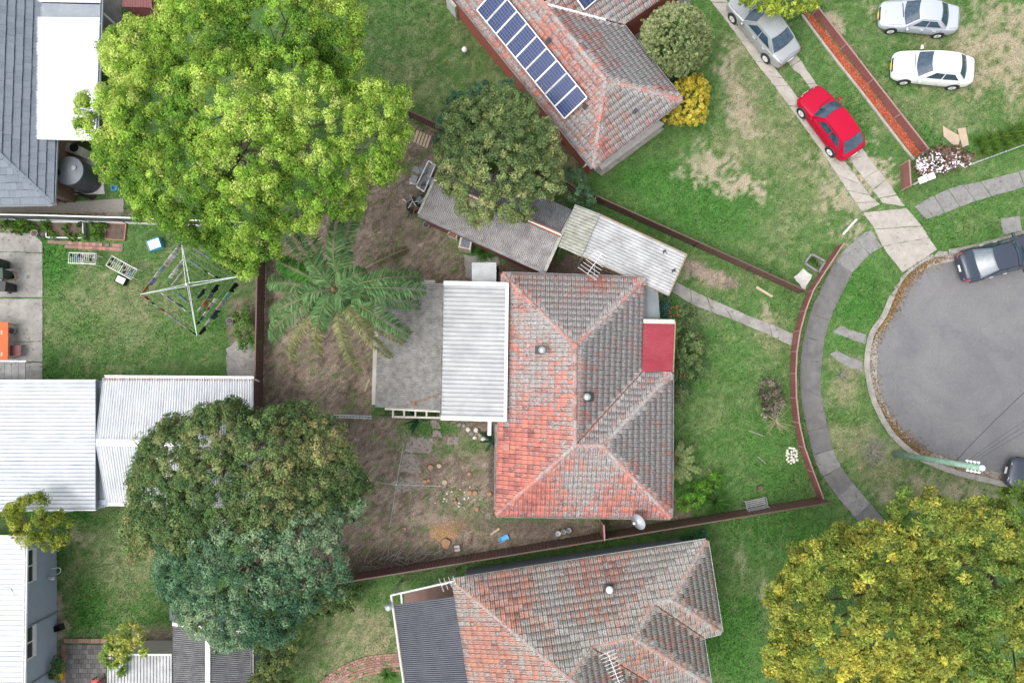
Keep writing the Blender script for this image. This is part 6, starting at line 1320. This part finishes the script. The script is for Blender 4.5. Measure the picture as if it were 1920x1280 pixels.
for x, y, c_, sz, lb in ((218, 354, 'blue_plastic', (.3, .25, .25), 'small blue tub on the gravel beside the water tank'), (115, 1265, 'yellow_plastic', (.28, .3, .3), 'yellow plastic bucket against the pale blue wall'), (114, 1174, 'black_plastic', (.4, .3, .3), 'small black crate at the foot of the pale blue wall'), (100, 383, 'cream_paint', (.5, .25, .1), 'cream block beside the slate house wall')):
    boxy('crate', lb, 'crate', P(x, y), sz, R(15), c_)
ch = thing('red_chair', 'red framed plastic chair beside the white striped shed', 'chair', P(189, 1276)); p = P(189, 1276)
for dx_ in (-.22, .22):
    for dy_ in (-.22, .22): MB().beam(p + Vector((dx_, dy_, 0)), p + Vector((dx_, dy_, .75 if dx_ > 0 else .45)), .05, .05).build('leg', MT['red_plastic'], ch)
MB().box(p + Vector((0, 0, .45)), (.48, .48, .04)).build('seat', MT['red_plastic'], ch); MB().box(p + Vector((.23, 0, .65)), (.04, .44, .24)).build('backrest', MT['red_plastic'], ch)
cs = thing('covered_barbecue', 'object under a grey plastic sheet against the dark gabled shed', 'covered item', P(330, 1148)); g_ = random.Random(4)
MB().grid(lambda u, v: P(318 + 32 * u, 1140 + 24 * v, .15 + .75 * math.sin(math.pi * min(1, max(0, u))) ** .5 * math.sin(math.pi * v) ** .5 + .07 * math.sin(u * 23 + v * 9)), 12, 10).build('cover', MT['grey_steel'], cs)
# dishes, aerials
def dish(label, c_, d, rr, foot):
    root = thing('satellite_dish', label, 'satellite dish', foot); z_ = Vector(d).normalized(); x_ = z_.orthogonal().normalized(); m_ = Matrix((x_, z_.cross(x_), z_)).transposed()
    solid(MB().lathe([(rr * k / 6, .14 * rr * (k / 6) ** 2 * 2) for k in range(1, 7)], c_, 24, m_).build('reflector', MT['dish_grey'], root, True), .01); f = c_ + z_ * rr * .95 + Vector((0, 0, -.28))
    MB().tube([c_ - Vector((0, 0, rr * .8)), f], .02).build('arm', MT['galvanised'], root); MB().box(f, (.1, .1, .1)).build('receiver', MT['white_plastic'], root); MB().tube([c_, c_ + Vector((0, 0, -.15)), foot], .025).build('mast', MT['galvanised'], root)
dish('grey satellite dish on the gutter corner above the boundary fence', P(1199.5, 976, 3.3), (-.62, -.28, .55), .42, P(1196, 966, 2.7)); dish('small white satellite dish on the charcoal patio roof edge', P(729, 1137, 2.7), (-.3, .3, .9), .2, P(734, 1137, 2.4))
def aerial(label, top, a, L, n, foot, w0=.5):
    root = thing('tv_aerial', label, 'aerial', foot); MB().tube([foot, top], .02).build('mast', MT['galvanised'], root); d = Vector((math.cos(a), math.sin(a), 0)); s_ = Vector((-d.y, d.x, 0)); mb = MB(); mb.tube([top - d * L / 2, top + d * L / 2], .014); mb.build('boom', MT['white_plastic'], root)
    for i in range(n): q = top + d * L * (i / (n - 1) - .5); w_ = w0 * (1.15 - .55 * i / n); MB().tube([q - s_ * w_, q + s_ * w_], .009, 5).build('element', MT['white_plastic'], root)
aerial('white television aerial in the gap between the carport and tiled roof', P(1115, 494, 4.2), R(55), 1.25, 8, P(1114, 520, 3.0)); aerial('white television aerial on the stepped tile roof', P(1152, 1256, 6.0), R(-68), 1.7, 11, P(1150, 1262, 4.6), .35)
aerial('small bent aerial frame at the corner of the charcoal patio roof', P(840, 1092, 3.0), R(20), .7, 4, P(846, 1096, 2.6), .3)
twigs('wire_aerial', 'thin wire aerial on the white roof of the blue wall house', P(20, 1101, 3.7), 3, .9, 'black_wire', 9, 'aerial', .3, .01, 0)
# front yard and street odds and ends
bn = thing('garden_bench', 'grey iron garden bench on the lawn by the boundary fence', 'bench', P(1411, 938)); ba = math.atan2((P(1430, 932) - P(1392, 940)).y, (P(1430, 932) - P(1392, 940)).x); bx_ = rot2((1, 0, 0), ba); by_ = rot2((0, 1, 0), ba); b0c = P(1411, 937)
for i in range(4): q = b0c + by_ * (.08 - i * .1) + Vector((0, 0, .42)); MB().beam(q - bx_ * .55, q + bx_ * .55, .06, .025).build('seat_slat', MT['grey_paint'], bn)
for i in range(3): q = b0c + by_ * (-.30 - .03 * i) + Vector((0, 0, .52 + .12 * i)); MB().beam(q - bx_ * .55, q + bx_ * .55, .025, .07).build('back_slat', MT['grey_paint'], bn)
for s_ in (-1, 1): q = b0c + bx_ * s_ * .56; mb = MB(); mb.tube([q + by_ * .14, q + by_ * .12 + Vector((0, 0, .6)), q - by_ * .3 + Vector((0, 0, .6))], .025); mb.tube([q - by_ * .24, q - by_ * .3 + Vector((0, 0, .45)), q - by_ * .38 + Vector((0, 0, .85))], .025); mb.build('arm_frame', MT['grey_paint'], bn)
def stone(c_, s_, mt, nm, label, cat, grp, seed):
    g_ = random.Random(seed); mb = MB(); mb.lathe([(s_ * .35, 0), (s_ * .5, s_ * .2), (s_ * .42, s_ * .45), (s_ * .15, s_ * .58)], (0, 0, 0), 7); mb.v = [(c_[0] + v[0] * (1 + g_.uniform(-.25, .25)), c_[1] + v[1] * (1 + g_.uniform(-.25, .25)), c_[2] + v[2]) for v in mb.v]
    return tag(mb.build(nm, MT[mt]), label, cat, grp)
spots = []
for i in range(900):
    a_ = rnd.uniform(0, 6.28); k_ = math.sqrt(rnd.random()); s_ = (1485 + 11 * k_ * math.cos(a_), 853 + 16 * k_ * math.sin(a_))
    if all(math.hypot(s_[0] - q[0], s_[1] - q[1]) > 4.2 for q in spots): spots.append(s_)
for i, s_ in enumerate(spots): stone(P(*s_, .01), rnd.uniform(.12, .19), 'stone_white', 'stone', 'white stone in the heap by the curved front fence', 'stone', 'white stones heaped by the front fence', i)
lb2 = [(1712, 346, 'white square letterbox nearest the pinkish corner panel'), (1727, 340, 'white square letterbox next to the flowering shrub')]
for x, y, lb in lb2:
    r_ = thing('letterbox', lb, 'letterbox', P(x, y)); MB().beam(P(x, y), P(x, y) + Vector((0, 0, .75)), .08, .08).build('post', MT['white_paint'], r_); bevel(MB().box(P(x, y) + Vector((0, 0, .9)), (.3, .36, .3), Matrix.Rotation(R(20), 3, 'Z')).build('box', MT['white_plastic'], r_), .015); MB().box(P(x, y) + Vector((.05, -.18, .98)), (.2, .02, .03)).build('slot', MT['dark_trim'], r_)
for i, (q, lb) in enumerate([([(1766, 237), (1800, 256), (1796, 272), (1788, 275), (1768, 256)], 'flattened cardboard sheet with torn edge behind the flowering shrub'), ([(1794, 243), (1808, 240), (1815, 272), (1802, 278)], 'narrow flattened cardboard sheet overlapping the torn one')]):
    o = MB().prism(rough([P(*p) for p in q], .3, .02, i), .05 + .03 * i, .065 + .03 * i).build('cardboard_sheet', MT['cardboard']); tag(o, lb, 'cardboard')
tag(MB().beam(P(1818, 309, .06), P(1985, 248, .06), .07, .06).build('edge_strip', MT['galvanised']), 'long grey metal edging strip between the long grass and verge', 'edging')
pf = thing('square_planter', 'weathered square timber planter frame of weeds behind the front fence', 'planter', P(1526, 494)); q4 = [P(1507, 494), P(1519, 477), P(1545, 491), P(1532, 511)]
for a, b in zip(q4, q4[1:] + q4[:1]): MB().beam(a + Vector((0, 0, .1)), b + Vector((0, 0, .1)), .1, .2).build('edge_board', MT['slab_grey'], pf)
crown(pf, [(1526, 494, 9)], 20, .12, 10, .12, .06, [(.05, .13, .03), (.08, .17, .04)], .08, seed=71, name='weeds')
tag(MB().beam(P(1606, 411, .05), P(1580, 440, .05), .12, .1).build('timber_sleeper', MT['pale_concrete']), 'pale weathered sleeper lying between the driveway and front fence', 'sleeper')
tag(MB().beam(P(1418, 538, .05), P(1448, 556, .05), .14, .05).build('plank', MT['pale_timber']), 'pale timber plank lying beside the garden path', 'plank')
tag(MB().lathe([(.05, 0), (.05, .25), (.12, .3), (.17, .42), (.12, .55), (.02, .6)], P(872, 100), 14).build('garden_light', MT['white_plastic'], None, True), 'white globe garden light on the lawn beside the brick house', 'garden light')
hr = thing('hose_reel', 'coiled green garden hose at the wall of the brick house', 'hose', P(861, 22))
for k in range(4): MB().tube([P(861, 22, .12 + .05 * k) + Vector((.28 * math.cos(t_ / 14 * 6.283), .28 * math.sin(t_ / 14 * 6.283), 0)) for t_ in range(15)], .02, 5, False).build('hose_loop', MT['green_plastic'], hr)
# back yard: appliances, junk, timber, wood
def appliance(label, q, h, top, nm):
    root = thing(nm, label, 'appliance', P(*q[0])); pts = [Vector((*P(*p, h)[:2], 0)) for p in q]; bevel(MB().prism(pts, 0, h).build('casing', MT['appliance'], root), .02); c_ = sum(pts, Vector()) / 4; MB().prism([p.lerp(c_, .28) for p in pts], h - .02, h + .012).build('top_panel', MT[top], root); a, b = pts[3], pts[2]; MB().beam(a.lerp(b, .1) + Vector((0, 0, h + .03)), a.lerp(b, .9) + Vector((0, 0, h + .03)), .06, .05).build('control_strip', MT['rust'], root)
appliance('rusty white washing machine standing against the long shed', [(846, 428), (860, 434), (856, 446), (838, 439)], .85, 'rust', 'washing_machine'); appliance('rusty white stove beside the old washing machine', [(864, 438), (886, 446), (882, 470), (859, 465)], .8, 'junk_metal', 'old_stove')
mt_ = thing('junk_trailer_tray', 'old white steel tray heaped with scrap beside the long shed', 'tray', P(797, 335)); q = [P(781, 350, .4), P(804, 303, .4), P(817, 310, .4), P(796, 360, .4)]
for a, b in zip(q, q[1:] + q[:1]): MB().beam(a, b, .05, .3).build('side', MT['white_paint'], mt_)
MB().prism(q, .2, .26).build('floor', MT['grey_paint'], mt_)
for cx in (.25, .75): p = q[0].lerp(q[1], cx).lerp(q[3].lerp(q[2], cx), .5); MB().beam(p - Vector((0, 0, .2)), (p.x, p.y, 0), .3, .3).build('support_block', MT['timber'], mt_)
g_ = random.Random(12)
JUNK = [('black rubber tyre in the scrap heap', 775, 388), ('bent bicycle wheel in the scrap heap', 786, 400)]
for lb, x, y in JUNK:
    ty = 'tyre' in lb; o = MB(); rr = .32; o.tube([P(x, y, .22 if ty else .45) + Vector((rr * math.cos(k * 6.283 / 20), rr * math.sin(k * 6.283 / 20) * .8, .12 * math.sin(k * 6.283 / 20))) for k in range(21)], .09 if ty else .025, 8, False); tag(o.build('tyre' if ty else 'wheel_rim', MT['rubber' if ty else 'rust'], None, True), lb, 'tyre' if ty else 'wheel')
bk = thing('scrap_frame_heap', 'tangle of bent grey metal tubes heaped against the shed end', 'scrap', P(783, 375)); 
for i in range(22):
    a = P(g_.uniform(764, 800), g_.uniform(345, 405), g_.uniform(.1, .9)); b = a + Vector((g_.uniform(-.7, .7), g_.uniform(-.7, .7), g_.uniform(-.3, .3))); b.z = max(.05, b.z); m_ = (a + b) / 2 + Vector((g_.uniform(-.15, .15), g_.uniform(-.15, .15), .1)); MB().tube([a, m_, b], .02, 6).build('bent_tube', MT[g_.choice(['junk_metal', 'galvanised', 'rust', 'white_paint', 'black_plastic'])], bk)
for i in range(9): p = P(g_.uniform(770, 812), g_.uniform(315, 395), g_.uniform(.25, .5)); MB().box(p, (g_.uniform(.2, .5), g_.uniform(.15, .4), g_.uniform(.04, .2)), Matrix.Rotation(g_.uniform(0, 3), 3, 'Z') @ Matrix.Rotation(g_.uniform(-.4, .4), 3, 'X')).build('scrap_panel', MT[g_.choice(['black_plastic', 'junk_metal', 'grey_paint', 'rubber'])], bk)
cu = MB().grid(lambda u, v: P(768 + 14 * u, 334 + 12 * v, .06 + .16 * math.sin(math.pi * u) ** .6 * math.sin(math.pi * v) ** .6), 8, 8).build('cushion', MT['gutter_pale'], None, True); tag(cu, 'dirty pale green cushion dropped beside the scrap tray', 'cushion')
for i in range(5):
    a, b = P(785 + i * 5.6, 246 + i * 2.4), P(777 + i * 5.6, 268 + i * 2.6); tag(MB().beam(a + Vector((0, 0, .06)), b + Vector((0, 0, .06)), .14, .06).build('timber_plank', MT['pale_timber']), 'pale plank in the row of boards beside the side fence', 'plank', 'row of pale boards')
ld = thing('ladder', 'long grey metal ladder lying on the dirt yard', 'ladder', P(560, 776))
for o_ in (0, 1): MB().beam(P(560, 775 + o_ * 4, .06), P(697, 780 + o_ * 4.5, .06), .04, .06).build('side_rail', MT['galvanised'], ld)
for i in range(24): x = 563 + i * 5.7; MB().beam(P(x, 775.3 + i * .2, .06), P(x, 779 + i * .22, .06), .025, .025).build('rung', MT['galvanised'], ld)
sp = thing('tree_stump', 'freshly cut orange tree stump in sawdust near the boundary fence', 'stump', P(836, 1019)); mb = MB(); mb.prism([P(836, 1018) + Vector(((.28 + .03 * math.sin(3 * a)) * math.cos(a), (.3 + .03 * math.sin(4 * a)) * math.sin(a), 0)) for a in [k * 6.283 / 24 for k in range(24)]], 0, .12); mb.build('bark', MT['bark'], sp); mb = MB(); mb.prism([P(836, 1018) + Vector(((.24 + .03 * math.sin(3 * a)) * math.cos(a), (.26 + .03 * math.sin(4 * a)) * math.sin(a), 0)) for a in [k * 6.283 / 24 for k in range(24)]], .115, .13); mb.build('cut_face', MT['cut_wood'], sp)
for i, (x, y, s_) in enumerate([(808, 876, .3), (824, 872, .28), (797, 901, .22), (804, 899, .2), (834, 904, .3), (880, 887, .22), (881, 922, .26), (891, 924, .28), (918, 926, .24), (894, 954, .24), (855, 940, .18), (760, 990, .16), (852, 934, .18)]):
    o = MB(); o.lathe([(s_ * .45, 0), (s_ * .5, .03), (s_ * .5, .1), (s_ * .42, .12), (.01, .125)], (0, 0, 0), 9, Matrix.Rotation(rnd.uniform(-.25, .25), 3, 'X')); o.v = [(v[0] * rnd.uniform(.85, 1.15) + P(x, y).x, v[1] * rnd.uniform(.85, 1.15) + P(x, y).y, v[2] + .03) for v in o.v]; tag(o.build('wood_round', MT['cut_wood' if i not in (1, 4) else 'pale_timber']), 'cut orange wood round lying on the dirt yard', 'wood round', 'cut wood rounds in the dirt yard')
for i in range(70):
    a = P(rnd.gauss(745, 55), rnd.gauss(1048, 9), rnd.uniform(.05, .3)); L_ = rnd.uniform(.4, 1.3); an = rnd.gauss(.25, .7)
    if i == 0: bp_ = thing('brushwood_pile', 'pile of cut grey branches along the brown boundary fence', 'brushwood', P(745, 1050))
    b = a + Vector((L_ * math.cos(an), L_ * math.sin(an), rnd.uniform(-.1, .1))); MB().tube([a, a.lerp(b, .5) + Vector((0, 0, .05)), b], [.018, .013, .006], 4).build('branch', MT['grey_twig' if i % 3 else 'bark'], bp_)
for i, (x, y, a_, L_, lb, mt) in enumerate([(882, 1010, 60, .55, 'rusty bent strip lying near the boundary fence', 'rust'), (928, 996, 35, .6, 'tan broken board near the corner of the tiled house', 'pale_timber'), (752, 836, 55, .5, 'brown timber offcut on the dirt yard', 'timber'), (688, 722, 70, .7, 'pale stick beside the lean-to roof', 'pale_timber'), (1418, 812, -20, .9, 'grey fallen stick on the front lawn', 'grey_twig'), (1428, 862, -40, .6, 'thin broken stick on the front lawn below the canes', 'grey_twig'), (1334, 886, -55, .6, 'brown dead frond stalk on the lawn beside the cycad', 'timber')]):
    d = Vector((math.cos(R(a_)), math.sin(R(a_)), 0)) * L_ / 2; p = P(x, y, .04); tag(MB().beam(p - d, p + d, .05 if mt != 'pale_timber' else .12, .03).build('offcut', MT[mt]), lb, 'offcut')
tag(MB().box(P(857, 1027, .1), (.3, .3, .16), Matrix.Rotation(R(8), 3, 'Z')).build('drain_cover', MT['pale_concrete']), 'pale square drain cover beside the boundary fence', 'drain cover')
twigs('fallen_stalks', 'heap of dry brown stalks at the corner of the tiled house', P(1268, 940), 24, .9, 'timber', 19, 'stalks', .3, .016, 1)
boxy('blue_wire_basket', 'tangled blue wire basket by the boundary fence', 'basket', P(945, 1008), (.5, .25, .15), R(25), 'blue_plastic', .03)
for i, (x, y) in enumerate([(870, 797), (878, 805), (885, 812), (893, 806), (900, 815), (906, 822), (862, 795), (890, 820)]):
    stone(P(x, y), rnd.uniform(.2, .34), 'stone_white' if i % 2 else 'old_concrete', 'rubble_block', 'pale rubble piece beneath the edge of the white patio roof', 'rubble', 'rubble under the patio roof edge', 300 + i)
for i in range(40):
    stone(P(rnd.gauss(850, 22), rnd.gauss(935, 16)), rnd.uniform(.05, .13), rnd.choice(['stone_white', 'old_concrete', 'pale_timber']), 'rubble_piece', 'small pale rubble piece scattered on the dirt yard', 'rubble', 'rubble scattered on the dirt', 500 + i)
for i, (x, y) in enumerate([(1046, 998), (1056, 995), (1066, 992)]):
    r_ = thing('plastic_bucket', 'round pale bucket standing by the boundary fence', 'bucket', P(x, y), 0, 'buckets by the boundary fence'); MB().lathe([(.1, 0), (.14, .26), (.15, .28), (.12, .28), (.1, .05), (.01, .05)], P(x, y), 14).build('shell', MT['dish_grey' if i == 0 else 'grey_paint'], r_, True)
